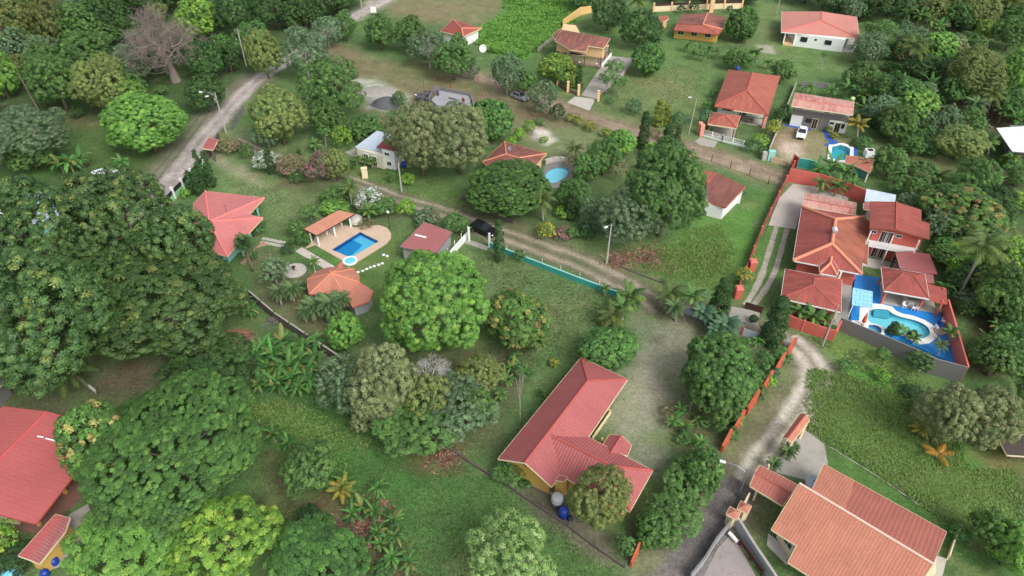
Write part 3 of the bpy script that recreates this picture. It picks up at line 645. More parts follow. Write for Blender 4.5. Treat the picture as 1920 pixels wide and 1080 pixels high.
def red_main():
    E_, Q = 3.0, 5.1
    nw, ne, ee, se, sw = V(cA(320,240),E_), V(cA(915,338),E_), V(cA(960,378),E_), V(cA(890,880),E_), V(cA(235,748),E_); em = V(cA(943,795),E_)
    t0, t1 = V(cA(640,360),Q), V(cA(605,590),Q); b0, b3 = V(cA(482,797),E_), V(cA(672,838),E_)
    root = thing('house', cen([nw,ee,se,sw]), 'large single storey house under a weathered red hip roof with pale peach ridges', 'house')
    roof(root, [([nw,t0,t1,sw],0),([nw,ne,t0],0),([t0,ne,ee,em,V(cA(895,775),E_),se,t1],1),([sw,t1,se,b3,b0],0)], [M_TERRA, M_TERRA2], caps=[(nw,t0),(ne,t0),(t0,t1),(t1,sw),(t1,se)], capr=.26, fascia=M_WHITE)
    p0, p1, ap, bk = V(cA(488,868),3.05), V(cA(655,898),3.05), V(cA(590,775),3.75), V(cA(603,715),3.9)
    q0, q3 = V(cA(485,797),3.12), V(cA(672,838),3.12)
    roof(root, [[q0,p0,ap,bk],[p0,p1,ap],[p1,q3,bk,ap]], M_TERRA, 'porch_roof', caps=[(ap,p0),(ap,p1),(ap,bk)], capr=.2, fascia=M_WHITE)
    walls(root, inset([nw,ne,ee,em,se,sw], .9), 2.9, M_SALMON)
    for c in (cA(500,890), cA(650,920)): post(root, P(c[0]-2,c[1]+14), 2.9, .12, M_WHITE, name='porch_post')
    m = MB(); m.prism([P(*cA(250,830)), P(*cA(820,935)), P(*cA(800,980)), P(*cA(240,880))], -.02, .12); m.build('veranda_floor', M_BRICK, root)
    dish = thing('satellite_dish', t0.lerp(t1,.55), 'blue grey satellite dish on the peach ridge of the red hip roof', 'dish')
    c = t0.lerp(t1,.55); dish_on(dish, c, .55, Vector((.3,-.5,.7)), M_METAL)
    hall = thing('house', cen([P(*cA(345,110)),P(*cA(830,320))]), 'long narrow annexe with a coral ribbed gable roof by the concrete yard', 'annexe')
    a0,a1,d0,d1 = V(cA(345,108),3.0),V(cA(835,203),3.0),V(cA(328,232),3.0),V(cA(828,320),3.0); u0,u1 = V(cA(340,168),3.45),V(cA(832,262),3.45)
    roof(hall, [[a0,u0,u1,a1],[u0,d0,d1,u1]], M_STREAK, caps=[(u0,u1)], cap=M_REDCAP, capr=.06, fascia=M_CREAM); walls(hall, inset([a0,a1,d1,d0],.4), 2.9, M_SALMON)
    g = thing('garage', cen([P(*cB(155,20)),P(*cB(660,408))]), 'open garage under a wide red hip roof behind the four small palms', 'garage')
    c0,c1,c2,c3 = V(cB(155,20),2.8),V(cB(665,115),2.8),V(cB(658,408),2.8),V(cB(115,282),2.8); s0,s1 = V(cB(418,105),4.0),V(cB(408,165),4.0)
    roof(g, [[c0,s0,s1,c3],[c0,c1,s0],[s0,c1,c2,s1],[c3,s1,c2]], M_TERRA, caps=[(c0,s0),(s0,c1),(s0,s1),(s1,c2),(s1,c3)], cap=M_REDCAP, capr=.07, fascia=M_WHITE)
    q = inset([c0,c1,c2,c3],.5)
    for v in q: post(g, v, 2.75, .16, M_CREAM, name='pillar')
    walls(g, [q[0],q[1],q[0].lerp(q[1],.99)+Vector((.1,-.2,0)),q[0]+Vector((.1,-.2,0))], 2.7, M_SALMON, 'rear_wall')
    m = MB(); m.prism(inset([c0,c1,c2,c3],.3), -.02, .05); m.build('floor_slab', M_CONC, g)
    tw = thing('house', cen([P(*cA(970,190)),P(*cA(1530,540))]), 'two storey salmon house with a red gable roof and white railed balcony', 'house')
    H, HR = 5.5, 6.3
    A0,A1,B0,B1 = V(cA(970,190),H),V(cA(965,437),H),V(cA(1215,195),HR),V(cA(1210,452),HR); C0,C1,D0,D1 = V(cA(1450,270),H),V(cA(1450,372),H),V(cA(1525,398),H-.15),V(cA(1530,545),H-.15)
    roof(tw, [[A0,B0,B1,A1],[B0,C0,C1,D0,D1,B1]], M_TERRA, caps=[(B0,B1)], cap=M_REDCAP, capr=.12, fascia=M_TERRA2)
    wl = [Vector((v.x,v.y,0)) for v in (A0,A1,D1,C0)]
    f0, f1 = A1+(A0-A1)*.04, D1+(C0-D1)*.35
    pl = inset([A0, A1, D1, D0, C1, C0], .7); walls(tw, pl, 5.45, M_SALMON)
    # balcony across the front
    fa = Vector((A1.x,A1.y,0)); fb = Vector((D1.x,D1.y,0)); d = (fb-fa).normalized(); n = Vector((d.y,-d.x,0)); n = n if n.dot(fa) < 0 else -n
    L = (fb-fa).length; q0 = fa-n*.7; 
    m = MB(); bz = 2.75; rz = math.atan2(d.y,d.x); c = fa+d*(L*.44)+n*.05; m.box((c.x,c.y,bz), (L*.86,1.5,.18), rz); bal = m.build('balcony', M_WHITE, tw)
    m = MB(); e = fa+n*.75
    for i in range(int(L*.86/.16)+1): m.box((e.x+d.x*i*.16, e.y+d.y*i*.16, bz+.58), (.035,.035,.9), rz)
    for hz in (.16, 1.04): cc = e+d*(L*.43); m.box((cc.x,cc.y,bz+hz), (L*.86,.07,.07), rz)
    m.build('railing', M_WHITE, bal)
    for t in (.02,.4,.83): q = fa+d*(L*t)+n*.72; post(tw, q, 5.3, .07, M_WHITE, name='post')
    wa, wb = q0, q0+d*(L*.86)
    for t, zz, w_, h_, kd in ((.34,3.9,.95,2.0,'door'),(.45,3.9,.95,2.0,'door'),(.12,4.5,.8,.5,'window'),(.62,4.5,.8,.5,'window'),(.30,1.1,.95,2.0,'door'),(.41,1.1,.95,2.0,'door'),(.75,1.1,1.1,1.9,'door')):
        opening(tw, wa+n*.03, wb+n*.03, t, zz, w_, h_, kd, M_WHITE, M_DWOOD if kd == 'door' else None)
    m = MB(); cc = fa+d*(L*.42)+n*1.1; m.box((cc.x,cc.y,.06), (L*.84,2.4,.2), rz); m.build('terrace', M_CONCP, tw)
    aw = thing('shed', P(*cA(1065,150)), 'lean-to shed with a pale grey metal roof behind the two storey salmon house', 'shed')
    r = [V(cA(932,70),3.6),V(cA(1212,128),3.6),V(cA(1200,215),3.2),V(cA(915,190),3.2)]; roof(aw, [r], M_METALROOF, fascia=M_METAL); walls(aw, inset(r,.4), 3.05, M_BLOCK)
    st = thing('stairwell', P(*cA(940,270)), 'small lower roof over steps between the annexe and two storey house', 'porch')
    r = [V(cA(905,205),3.4),V(cA(968,200),3.4),V(cA(966,268),3.0),V(cA(905,262),3.0)]; roof(st, [r], M_PALEPINK); walls(st, inset(r,.3), 2.9, M_BLOCKD)
    lo = thing('lean_to', P(*cA(1400,770)), 'faded pink sheet roofed shelter between the salmon house and pool hut', 'shelter')
    r = [V(cA(1205,672),3.1),V(cA(1345,658),3.0),V(cA(1530,690),2.9),V(cA(1605,880),2.7),V(cA(1385,858),2.7),V(cA(1245,826),2.7)]; u = V(cA(1345,662),3.0)
    roof(lo, [([r[0],r[1],r[4],r[5]],0),([r[1],r[2],r[3],r[4]],1)], [M_PALEPINK, M_CORAL], fascia=M_DWOOD)
    for c in r[:1]+r[2:4]+r[5:]: post(lo, c+(cen(r)-Vector((c.x,c.y,0)))*.08, 2.6, .08, M_DWOOD, name='post')
    hut = thing('pool_hut', cen([P(*cB(1015,0)),P(*cB(1450,290))]), 'open sided bar hut with a red hip roof beside the curved pool', 'hut')
    h = 3.0; k0,k1,k2,k3 = V(cB(1018,0),h),V(cB(1042,215),h),V(cB(1452,290),h),V(cB(1412,62),h); s0,s1 = V(cB(1222,52),4.0),V(cB(1312,85),4.0)
    roof(hut, [[k0,s0,k1],[k1,s0,s1,k2],[s1,k3,k2],[k0,k3,s1,s0]], M_TERRA, caps=[(s0,k1),(s1,k2),(s0,s1)], cap=M_TERRA2, capr=.09, fascia=M_WHITE)
    x0,x1,x2 = V(cB(1412,150),h-.05),V(cB(1602,195),2.8),V(cB(1612,332),2.8); roof(hut, [[x0,x1,x2,k2-Vector((0,0,.08))]], M_TERRA, 'side_roof', fascia=M_SALMON)
    y = [V(cB(1395,55),2.9),V(cB(1490,72),2.75),V(cB(1497,152),2.75),V(cB(1420,150),2.9)]; roof(hut, [y], M_PALEPINK, 'rear_roof', fascia=M_DWOOD)
    q = inset([k0,k1,k2,k3],.5)
    for v in q+[x2+Vector((-.5,.3,0)), x1+Vector((-.5,-.3,0))]: post(hut, v, 2.75, .13, M_SALMON, z0=.28, name='pillar')
    m = MB(); m.prism(inset([k0,k1,k2,x2,x1,k3],.6), .28, .36); m.build('floor_slab', M_CONCP, hut)
    m = MB(); a = q[2].lerp(q[1],.15); b = q[3].lerp(q[0],.3); m.prism([q[3],q[0],q[0]+Vector((.12,-.2,0)),q[3]+Vector((-.12,-.2,0))], .3, 2.7); m.build('rear_wall', M_CREAM, hut)
    m = MB(); a = q[1].lerp(q[2],.72); m.box((a.x,a.y+.9,.85), (.25,1.6,1.0)); m.box((a.x+.9,a.y+.3,.85), (1.6,.3,1.0)); m.box((a.x+.9,a.y+.3,1.37), (1.8,.55,.06)); m.build('bar_counter', M_CONCP, hut)
    for i,(ux,uy) in enumerate(((.62,.1),(.85,-.15),(.94,-.2))):
        c = q[1].lerp(q[2],ux)+Vector((0,uy,0)); chair('white plastic chair %s' % ('at the pool hut opening','left of the hut bar counter','beside the hut bar counter')[i], c, .36, 1.2*i)
def chair(label, c, z, rz, col=None, group='chairs on the pool terrace'):
    r = thing('chair', (c[0],c[1],z), label, 'chair', group); o = Vector((c[0],c[1],z)); cs, sn = math.cos(rz), math.sin(rz)
    def at(x,y,h): return o+Vector((x*cs-y*sn, x*sn+y*cs, h))
    m = MB(); m.box(at(0,0,.43),(.46,.46,.05),rz); m.build('seat', col or M_BRIGHT, r)
    m = MB(); m.box(at(0,.22,.68),(.46,.05,.48),rz); m.build('backrest', col or M_BRIGHT, r)
    for x in (-.2,.2):
        for y in (-.2,.2):
            m = MB(); m.box(at(x,y,.2),(.05,.05,.41),rz); m.build('leg', col or M_BRIGHT, r)
def dish_on(root, c, r, d, mat, stand=.45):
    d = d.normalized(); m = MB(); m.tube([c, c+Vector((0,0,stand))], .04, 8); m.build('mast', M_DMETAL, root)
    o = c+Vector((0,0,stand)); u = d.orthogonal().normalized(); v = d.cross(u); m = MB(); n = 18; rings = [(0,0),(.5,.06),(1,.22)]
    pts = []
    for k, (rr, dd) in enumerate(rings): pts += [o+(u*math.cos(2*math.pi*i/n)+v*math.sin(2*math.pi*i/n))*(r*max(rr,.02))+d*(dd*r) for i in range(n)]
    back = [p-d*.03 for p in pts]; m.mesh(pts+back, [(k*n+i,k*n+(i+1)%n,(k+1)*n+(i+1)%n,(k+1)*n+i) for k in range(2) for i in range(n)]+[(3*n+k*n+i,3*n+(k+1)*n+i,3*n+(k+1)*n+(i+1)%n,3*n+k*n+(i+1)%n) for k in range(2) for i in range(n)]+[(2*n+i,2*n+(i+1)%n,5*n+(i+1)%n,5*n+i) for i in range(n)])
    m.build('reflector', mat, root)
    m = MB(); m.tube([o+v*(-r*.9)+d*.2*r, o+d*(r*.95)], .02, 6); m.box(o+d*(r*.95), (.1,.1,.1)); m.build('feed_arm', M_DMETAL, root)
def red_pool():
    deck = [P(*cB(*p), .3) for p in ((785,72),(1020,98),(1040,300),(1395,372),(1548,395),(1690,885),(1560,818),(1330,715),(1062,622),(900,568),(742,498),(752,350),(780,130))]
    pool = [(905,400),(960,378),(1030,380),(1085,392),(1120,425),(1200,455),(1300,475),(1380,505),(1440,545),(1462,595),(1440,630),(1380,652),(1310,640),(1240,605),(1170,592),(1100,580),(1040,545),(985,520),(925,508),(900,490),(892,440)]
    pool = smooth_loop([P(*cB(*p), .3) for p in pool]); jac = smooth_loop([P(*cB(*p), .3) for p in ((908,522),(970,525),(1012,548),(1026,580),(1015,606),(950,590),(905,566),(902,545))])
    POOLS.append([(p.x,p.y) for p in inset(pool,.05)]); POOLS.append([(p.x,p.y) for p in inset(jac,.05)])
    m = MB(); loops = [[Vector((p.x,p.y,0)) for p in deck]]
    slab2('pool_deck', deck, [pool, jac], -.02, .3, M_BLUE)
    rim = [P(*cB(*p), .34) for p in ((935,330),(1035,338),(1120,360),(1150,395),(1210,422),(1310,442),(1400,475),(1480,520),(1530,590),(1520,640),(1450,690),(1370,700),(1300,668),(1240,630),(1170,610),(1100,600),(1045,565),(1050,625),(880,558),(750,490),(755,480),(820,486),(826,365),(890,368),(935,372))]
    r1 = thing('swimming_pool', cen(pool), 'curved turquoise pool with a wide white rim on the blue terrace', 'pool')
    m = MB(); prism_holes(m, rim, [pool, jac], .302, .345); m.build('rim', paint('white_rim', S(236,232,224), .6, .06, .8), r1)
    pool_body(r1, pool, .45, paint('pool_tile_turquoise', S(165,232,240), .4, .12, 1.2), .22, 'w1', (.76,.97,1,1))
    m = MB()
    for i in range(4):
        a,b = P(*cB(950,395+i*11),0), P(*cB(1090,412+i*11),0); mm = (a+b)/2; m.box((mm.x,mm.y,.1-.1*i), ((b-a).length,.45,.2), math.atan2((b-a).y,(b-a).x))
    m.build('steps', paint('pool_step', S(110,190,205), .5, .1, 1), r1)
    r2 = thing('jacuzzi', cen(jac), 'small pale blue spa basin at the front end of the curved pool', 'spa pool'); pool_body(r2, jac, .25, paint('spa_tile', S(140,200,225), .4, .12, 1.5), .22, 'w2', (.8,.95,.98,1))
    struct(slab('paved_corner', smooth_loop([P(*cB(*p)) for p in ((1470,575),(1560,560),(1600,600),(1570,640),(1500,630))]), .3, .4, paint('flagstone', S(170,150,140), .85, .25, 2)))
    struct(slab('side_path', [P(*cB(*p)) for p in ((670,115),(758,140),(742,498),(620,540),(500,480),(560,400),(655,410))], -.02, .04, M_CONC))
    # glazed pergola
    g = thing('pergola', P(*cB(850,280)), 'pale blue glazed pergola roof standing on the blue pool terrace', 'pergola')
    q = [V(cB(765,192),2.7),V(cB(940,226),2.7),V(cB(938,372),2.6),V(cB(755,345),2.6)]; m = MB()
    m.face(q); m.face([p-Vector((0,0,.04)) for p in q[::-1]]); m.build('glazing', plain('pale_blue_polycarbonate', S(138,204,238), .3), g); m = MB()
    for i in range(6): t = i/5; m.tube([q[0].lerp(q[1],t)+Vector((0,0,.03)), q[3].lerp(q[2],t)+Vector((0,0,.03))], .035, 6)
    for i in range(5): t = i/4; m.tube([q[0].lerp(q[3],t)+Vector((0,0,.03)), q[1].lerp(q[2],t)+Vector((0,0,.03))], .035, 6)
    m.build('frame', plain('pale_frame', S(170,214,236), .4), g)
    for v in inset(q,.15): post(g, v, 2.3, .05, M_WHITE, .3)
    u = thing('parasol', P(*cB(868,510),.3), 'folded orange red parasol standing by the curved pool', 'parasol'); c = P(*cB(850,525),.3)
    m = MB(); m.tube([c,c+Vector((0,0,2.3))], .03, 8); m.build('pole', M_WHITE, u); m = MB(); m.lathe(c,[(.06,.35),(.28,.6),(.24,1.1),(.16,1.7),(.04,2.25)],10); m.build('canopy', plain('orange_cloth', S(224,92,58), .8), u); m = MB(); m.lathe(c,[(.25,0),(.25,.08),(.05,.12)],12); m.build('base', M_CONC, u)
    for i,(x,y) in enumerate(((1520,560),(1558,528),(1500,585))): chair('blue and white lounge chair %s' % ('on the flagstone corner of the pool','closest to the red side wall','nearest the rim of the curved pool')[i], P(*cB(x,y)), .4, .9*i, M_BRIGHT if i else M_BLUEP)
    # side walls
    wall_run('boundary_wall', [cB(620,560),cB(1000,735),cB(1285,868),cB(1430,958),cB(1722,1045)], [2.1,2.3,2.5,2.7,2.8], .18, M_BLOCK, 'long grey cement wall below the blue pool terrace', coping=None)
    a = P(*cB(1722,1045)); b = P(*cB(1560,420)); wall_run('boundary_wall', [a+Vector((.1,.15,0)),b], [2.8,2.6], .2, M_SALMONTOP, 'salmon pink side wall rising along the right of the blue terrace', px=False, coping=(.08,M_SALMON))
    wall_run('boundary_wall', [cB(95,500),cB(240,560),cB(420,622),cB(575,668),cB(620,585)], 1.9, .16, M_SALMON, 'salmon front wall below the four small palms', posts=(3.2,1.98,.12,M_SALMON,'pillar'))
    wall_run('boundary_wall', [(1476,340),(1530,350),(1585,368),(1622,384)], 2.6, .18, M_SALMON, 'tall salmon wall behind the concrete yard and annexe')
    wall_run('boundary_wall', [(1486,316),(1462,365),(1430,430),(1405,492),(1378,560)], 1.5, .16, paint('brown_red_paint',S(138,72,62),.8,.15,.6), 'thin brown red wall along the left of the concrete yard', posts=(6,1.65,.16,M_SALMON,'pillar'))
    struct(slab('concrete_yard', [P(1487,345),P(1545,352),P(1592,366),P(1586,392),P(1505,380),P(1492,430),P(1440,422),P(1462,370)], -.02, .035, M_CONCP))
    for i,(l) in enumerate((((1456,425),(1440,478),(1424,530),(1398,572)),((1476,426),(1462,480),(1448,525),(1412,574)))): road('drive_strip', list(l), 1.0, worn((178,172,158),(140,134,120),.2), .03, .12, 60+i, .4)
    for i,(x,y) in enumerate(((1408,497),(1382,548))):
        k = thing('gate_pillar', P(x,y+8), ('square salmon gate pillar with tiled cap halfway along the brown wall','square salmon gate pillar beside the tall cypress at the drive')[i], 'pillar','pillars on the brown red wall'); q = P(x,y+10); m = MB(); m.box((q.x,q.y,.9),(.9,.9,1.8)); m.build('shaft', M_SALMON, k); m = MB(); m.box((q.x,q.y,1.9),(1.15,1.15,.2),taper=.75); m.build('cap', M_SALMONTOP, k)
    struct(slab('drive_apron', [P(1372,575),P(1425,585),P(1420,612),P(1366,596)], -.02, .05, M_CONC))
    gt = wall_run('gate', [(1395,578),(1428,588)], 1.2, .06, M_DWOOD, 'dark brown sliding gate across the two paved drive strips', 'gate')
def smooth_loop(p, it=2):
    for _ in range(it): p = [q for i in range(len(p)) for q in (p[i].lerp(p[(i+1)%len(p)],.25), p[i].lerp(p[(i+1)%len(p)],.75))]
    return p
def prism_holes(m, outer, holes, z0, z1, k=0):
    outer = [Vector((p.x,p.y,0)) for p in outer]; outer = outer if area(outer) > 0 else outer[::-1]; loops = [outer]
    for h in holes:
        h = [Vector((p.x,p.y,0)) for p in h]; loops.append(h if area(h) < 0 else h[::-1])
    flat = [p for l in loops for p in l]; n = len(flat); i0 = len(m.v)
    m.v += [Vector((p.x,p.y,z0)) for p in flat]+[Vector((p.x,p.y,z1)) for p in flat]
    for tri in tessellate_polygon(loops):
        a,b,c = [flat[i] for i in tri]
        if (b-a).cross(c-a).z < 0: tri = (tri[0],tri[2],tri[1])
        m.f.append([i0+n+i for i in tri]); m.mi.append(k); m.uv.append(None)
    q = 0
    for l in loops:
        for i in range(len(l)): a,b = q+i, q+(i+1)%len(l); m.f.append([i0+a,i0+b,i0+n+b,i0+n+a]); m.mi.append(k); m.uv.append(None)
        q += len(l)
def slab2(name, outer, holes, z0, z1, mat):
    m = MB(); prism_holes(m, outer, holes, z0, z1); return struct(m.build(name, mat))
def pool_body(root, outline, depth, mat, top, wname, tint):
    o = [Vector((p.x,p.y,0)) for p in outline]; o = o if area(o) > 0 else o[::-1]; n = len(o); m = MB(); i0 = 0
    m.v = [Vector((p.x,p.y,-depth)) for p in o]+[Vector((p.x,p.y,top+.1)) for p in o]
    for tri in tessellate_polygon([o]):
        a,b,c = [o[i] for i in tri]; tri = tri if (b-a).cross(c-a).z > 0 else (tri[0],tri[2],tri[1]); m.f.append(list(tri)); m.mi.append(0); m.uv.append(None)
    for i in range(n): j = (i+1)%n; m.f.append([j,i,n+i,n+j]); m.mi.append(0); m.uv.append(None)
    m.build('basin', mat, root)
    w_ = MB(); w_.v = [Vector((p.x,p.y,top)) for p in o]
    for tri in tessellate_polygon([o]):
        a,b,c = [o[i] for i in tri]; tri = tri if (b-a).cross(c-a).z > 0 else (tri[0],tri[2],tri[1]); w_.f.append(list(tri)); w_.mi.append(0); w_.uv.append(None)
    w_.build('water', watermat('water_'+wname, tint), root)
def pink_house():
    z, q = 2.9, 4.9
    A = V(cE(208,342),q); pts = [cE(90,205),cE(180,112),cE(340,127),cE(622,163),cE(500,292),cE(612,314),cE(342,602),cE(110,545)]
    L,T,U,R1,N,R2,B,BL = [V(p,z) for p in pts]
    root = thing('house', cen([L,T,R1,B]), 'house under a smooth pink many sided hip roof with turquoise posts', 'house')
    n2 = on_plane(cE(500,292), A, R1, R2)
    N = V(cE(505,288), 3.25)
    roof(root, [[A,L,T],[A,T,R1],[A,R1,N],[A,N,R2],[A,R2,B],[A,B,BL],[A,BL,L]], M_PINKROOF, caps=[(A,R1),(A,R2),(A,B),(A,T)], cap=paint('pink_cap',S(230,128,122),.6,.05,1), capr=.15, fascia=M_PEACH)
    walls(root, inset([L,T,R1,N,R2,B,BL],1.6), 2.8, M_AQUA)
    for p in (cE(575,215),cE(590,290),cE(572,380),cE(470,560),cE(350,660)): post(root, P(p[0],p[1]+10), 2.75, .1, M_AQUA, name='veranda_post')
    m = MB(); m.prism([P(*cE(440,655)),P(*cE(620,480)),P(*cE(640,520)),P(*cE(560,540)),P(*cE(470,670))], -.02,.09); m.build('veranda_floor', paint('terracotta_floor',S(168,132,112),.8,.15,1), root)
    ch = thing('aerial', A, 'thin metal aerial on the smooth pink roof', 'aerial'); c = V(cE(338,265),4.3); m = MB(); m.tube([c-Vector((0,0,.5)),c+Vector((0,0,1.2))],.025,6); m.tube([c+Vector((-.4,0,1.1)),c+Vector((.4,0,1.1))],.015,6); m.build('mast', M_DMETAL, ch)
def pool_garden():
    deck = [cE(*p) for p in ((930,545),(990,490),(1010,440),(1180,340),(1300,390),(1400,378),(1480,372),(1540,390),(1572,430),(1572,470),(1540,510),(1300,660),(1235,655),(1110,580),(1000,520))]
    deck = [P(*p) for p in deck]; pool = [P(*cE(*p)) for p in ((1130,556),(1340,424),(1482,494),(1270,618))]; cir = P(*cE(1266,640)); rad = 1.12
    notch = [cir+Vector((rad*math.cos(t), rad*math.sin(t), 0)) for t in np.linspace(0,2*math.pi,20)[:-1]]
    POOLS.append([(p.x,p.y) for p in inset(pool,.05)])
    slab2('pool_terrace', deck, [pool], -.02, .12, paint('peach_terrace', S(198,174,150), .8, .16, .4, S(150,124,102), .5))
    r = thing('swimming_pool', cen(pool), 'rectangular blue pool in the peach terrace before the tiled pavilion', 'pool')
    n = 4; m = MB(); a,b,c,d = pool
    def bas(z): return [Vector((p.x,p.y,z)) for p in pool]
    fl_ = bas(-.55); up = bas(.12)
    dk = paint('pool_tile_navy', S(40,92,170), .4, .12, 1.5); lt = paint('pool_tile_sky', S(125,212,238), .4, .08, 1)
    lo = paint('pool_depth_tone', S(36,152,206), .4, .1, 1)  # darkening by deeper water, painted into the floor colour
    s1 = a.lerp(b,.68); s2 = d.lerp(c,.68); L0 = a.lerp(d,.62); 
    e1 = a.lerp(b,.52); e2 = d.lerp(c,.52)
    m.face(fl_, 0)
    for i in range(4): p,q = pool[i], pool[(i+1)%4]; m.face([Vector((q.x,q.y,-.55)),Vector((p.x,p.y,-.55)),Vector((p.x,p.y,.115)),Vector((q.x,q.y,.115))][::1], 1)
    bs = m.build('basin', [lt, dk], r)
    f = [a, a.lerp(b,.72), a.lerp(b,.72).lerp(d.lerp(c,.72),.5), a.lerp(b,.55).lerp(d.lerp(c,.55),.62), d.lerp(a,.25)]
    m = MB(); m.prism([p+(cen(pool)-p)*.012 for p in f], -.545, -.52); m.build('depth_tone_floor', lo, bs)  # thin patch on the level floor; its painted tone stands in for depth
    w_ = MB(); w_.face([Vector((p.x,p.y,.03)) for p in pool][::(1 if area([Vector((p.x,p.y,0)) for p in pool])>0 else -1)]); w_.build('water', watermat('water_a', (.74,.95,.99,1)), r)
    s = thing('spa_basin', cir, 'small round white rimmed basin at the corner of the rectangular pool', 'spa pool'); m = MB(); m.lathe(cir, [(rad-.28,.16),(rad-.28,.2),(rad,.2),(rad,-.02)], 28); m.v = m.v
    m.build('rim', M_WHITE, s); m = MB(); m.lathe(cir, [(rad-.29,.05),(rad-.29,.165)], 28); m.build('water', plain('spa_water', S(110,200,225), .12), s)
    p = thing('pavilion', P(*cE(1110,350)), 'open pavilion with an orange tiled lean-to roof beside the rectangular pool', 'pavilion')
    q = [V(cE(920,395),2.5),V(cE(1180,255),3.1),V(cE(1300,285),2.9),V(cE(1015,445),2.3)]
    q = [V(cE(920,397),2.9),V(cE(1180,255),2.9),V(cE(1300,285),2.4),V(cE(1015,446),2.4)]; roof(p, [q], M_PAVTILE, fascia=M_DWOOD, thick=.1)
    qi = inset(q,.45)
    for v in (qi[0],qi[1],qi[2],qi[3],(qi[2]+qi[3])/2,(qi[0]+qi[1])/2): post(p, v, 2.3, .11, M_WHITE)
    m = MB(); a_,b_ = P(*cE(935,440)),P(*cE(1190,300)); m.prism([a_,b_,b_+Vector((.1,.15,0)),a_+Vector((.1,.15,0))], -.02, 1.0); m.build('back_wall', M_CREAM, p)
    g = thing('gazebo', P(*cE(1130,800)), 'round gazebo with a ten sided peach tiled roof and side wing', 'gazebo')
    ap = V(cE(1122,728),4.3); cen0 = Vector((ap.x, ap.y, 0)); eave = [V(cE(*q_),2.5) for q_ in ((946,775),(1005,722),(1095,686),(1205,682),(1295,697),(1332,745),(1335,795),(1228,905),(1110,885),(960,885),(945,830))]
    roof(g, [[ap,eave[i],eave[(i+1)%len(eave)]] for i in range(len(eave))], M_PEACHTILE, caps=[(ap,eave[i]) for i in (0,3,4,6,7,9)], cap=M_PALECAP, capr=.1, fascia=M_SALMONTOP)
    ex = [V(cE(1335,797),2.45),V(cE(1440,862),2.15),V(cE(1405,940),2.05),V(cE(1285,982),2.1),V(cE(1226,908),2.45)]; roof(g, [ex], M_PEACHTILE, 'wing_roof', fascia=M_SALMONTOP)
    walls(g, inset(ex,.35), 1.95, paint('grey_plaster',S(160,164,166),.8,.12,.6), 'wing_wall')
    m = MB(); rr = 3.6; c = cen(eave); m.lathe(c, [(rr,-.02),(rr,.95),(rr-.2,.95)], 28); m.build('parapet', paint('grey_plaster',S(160,164,166)), g)
    for i in range(8): t = 2*math.pi*i/8+.2; post(g, c+Vector((3.4*math.cos(t),3.4*math.sin(t),0)), 2.5, .1, M_WHITE, name='column', sq=False)
    m = MB(); m.tube([ap-Vector((0,0,.1)), ap+Vector((0,0,.35))], .16, 8); m.build('finial', M_PALECAP, g)
    t = thing('garden_table', P(*cE(850,708)), 'round white stone patio disc with a small dark pedestal on the lawn', 'patio'); c = P(*cE(850,712)); m = MB(); m.lathe(c,[(1.75,-.02),(1.75,.12),(1.7,.14)],30); m.build('disc', M_CONCP, t); m = MB(); m.lathe(c+Vector((-.1,.1,.13)),[(.12,0),(.09,.5),(.32,.55),(.32,.6)],14); m.build('pedestal', M_DWOOD, t)
    for k,(x,y) in enumerate(((1325,722),(1360,712),(1390,698),(1418,686),(1447,677),(1480,666),(1508,656),(1518,592),(1545,600))):
        c = P(*cE(x,y)); m = MB(); m.lathe(c,[(.25,-.02),(.25,.05),(.2,.06)],11); o = m.build('stepping_stone', M_WHITE); tag(o, 'pale round stepping stone in the lawn between the gazebo and lime green tree', 'stepping stone', 'stepping stones across the lawn')
    struct(slab('garden_path', [P(*cE(*q_)) for q_ in ((855,565),(905,535),(1150,680),(1105,705),(1070,695))], -.02, .05, paint('path_stone',S(190,180,172),.85,.15,1)))
    struct(slab('brick_strip', [P(*cE(*q_)) for q_ in ((1165,680),(1225,625),(1245,640),(1190,692))], -.02, .06, M_SALMONTOP))
    m = MB()
    for i in range(6):
        for j in range(2):
            a_ = P(*cE(600,480)).lerp(P(*cE(775,515)), (i+.5)/6); d_ = P(*cE(590,500))-P(*cE(605,470)); b_ = a_+d_*(.9*(j-.45)); dd = P(*cE(775,515))-P(*cE(600,480)); m.box((b_.x,b_.y,.03),(dd.length/6*.86,.62,.07),math.atan2(dd.y,dd.x))
    struct(m.build('paving_slabs', M_CONCP))
    rk = thing('boulder', P(*cE(1315,340)), 'pale rounded boulder behind the rectangular pool', 'boulder'); m = MB(); c = P(*cE(1312,350)); m.lathe(c,[(1.0,-.1),(1.25,.4),(1.1,.9),(.6,1.25),(.15,1.35)],12); o = m.build('stone', M_CONCP, rk)
    s = thing('shed', P(800,450), 'grey block shed with a faded pink ribbed metal roof and white stripe', 'shed')
    q = [V((750,462),2.9),V((795,416),2.9),V((848,435),2.6),V((815,478),2.6)]; rf = roof(s, [q], M_PALEPINK, fascia=M_METAL); pl = inset(q,.25); walls(s, pl, 2.55, paint('grey_shed',S(150,150,148),.85,.1,.8))
    m = MB(); a_ = on_plane((778,441),*q[:3]); b_ = on_plane((799,446),*q[:3]); m.tube([a_+Vector((0,0,.06)),b_+Vector((0,0,.06))],.16,4); m.build('skylight', M_BRIGHT, rf)
    wall_run('gate_wall', [(841,487),(858,468),(878,446)], 1.3, .1, M_WHITE, 'white mesh topped wall beside the pink shed at the gate', posts=(2.2,2.2,.05,M_WHITE,'post'))
    struct(slab('gate_apron', [P(876,448),P(916,462),P(912,470),P(872,456)], -.02, .03, M_CONC))
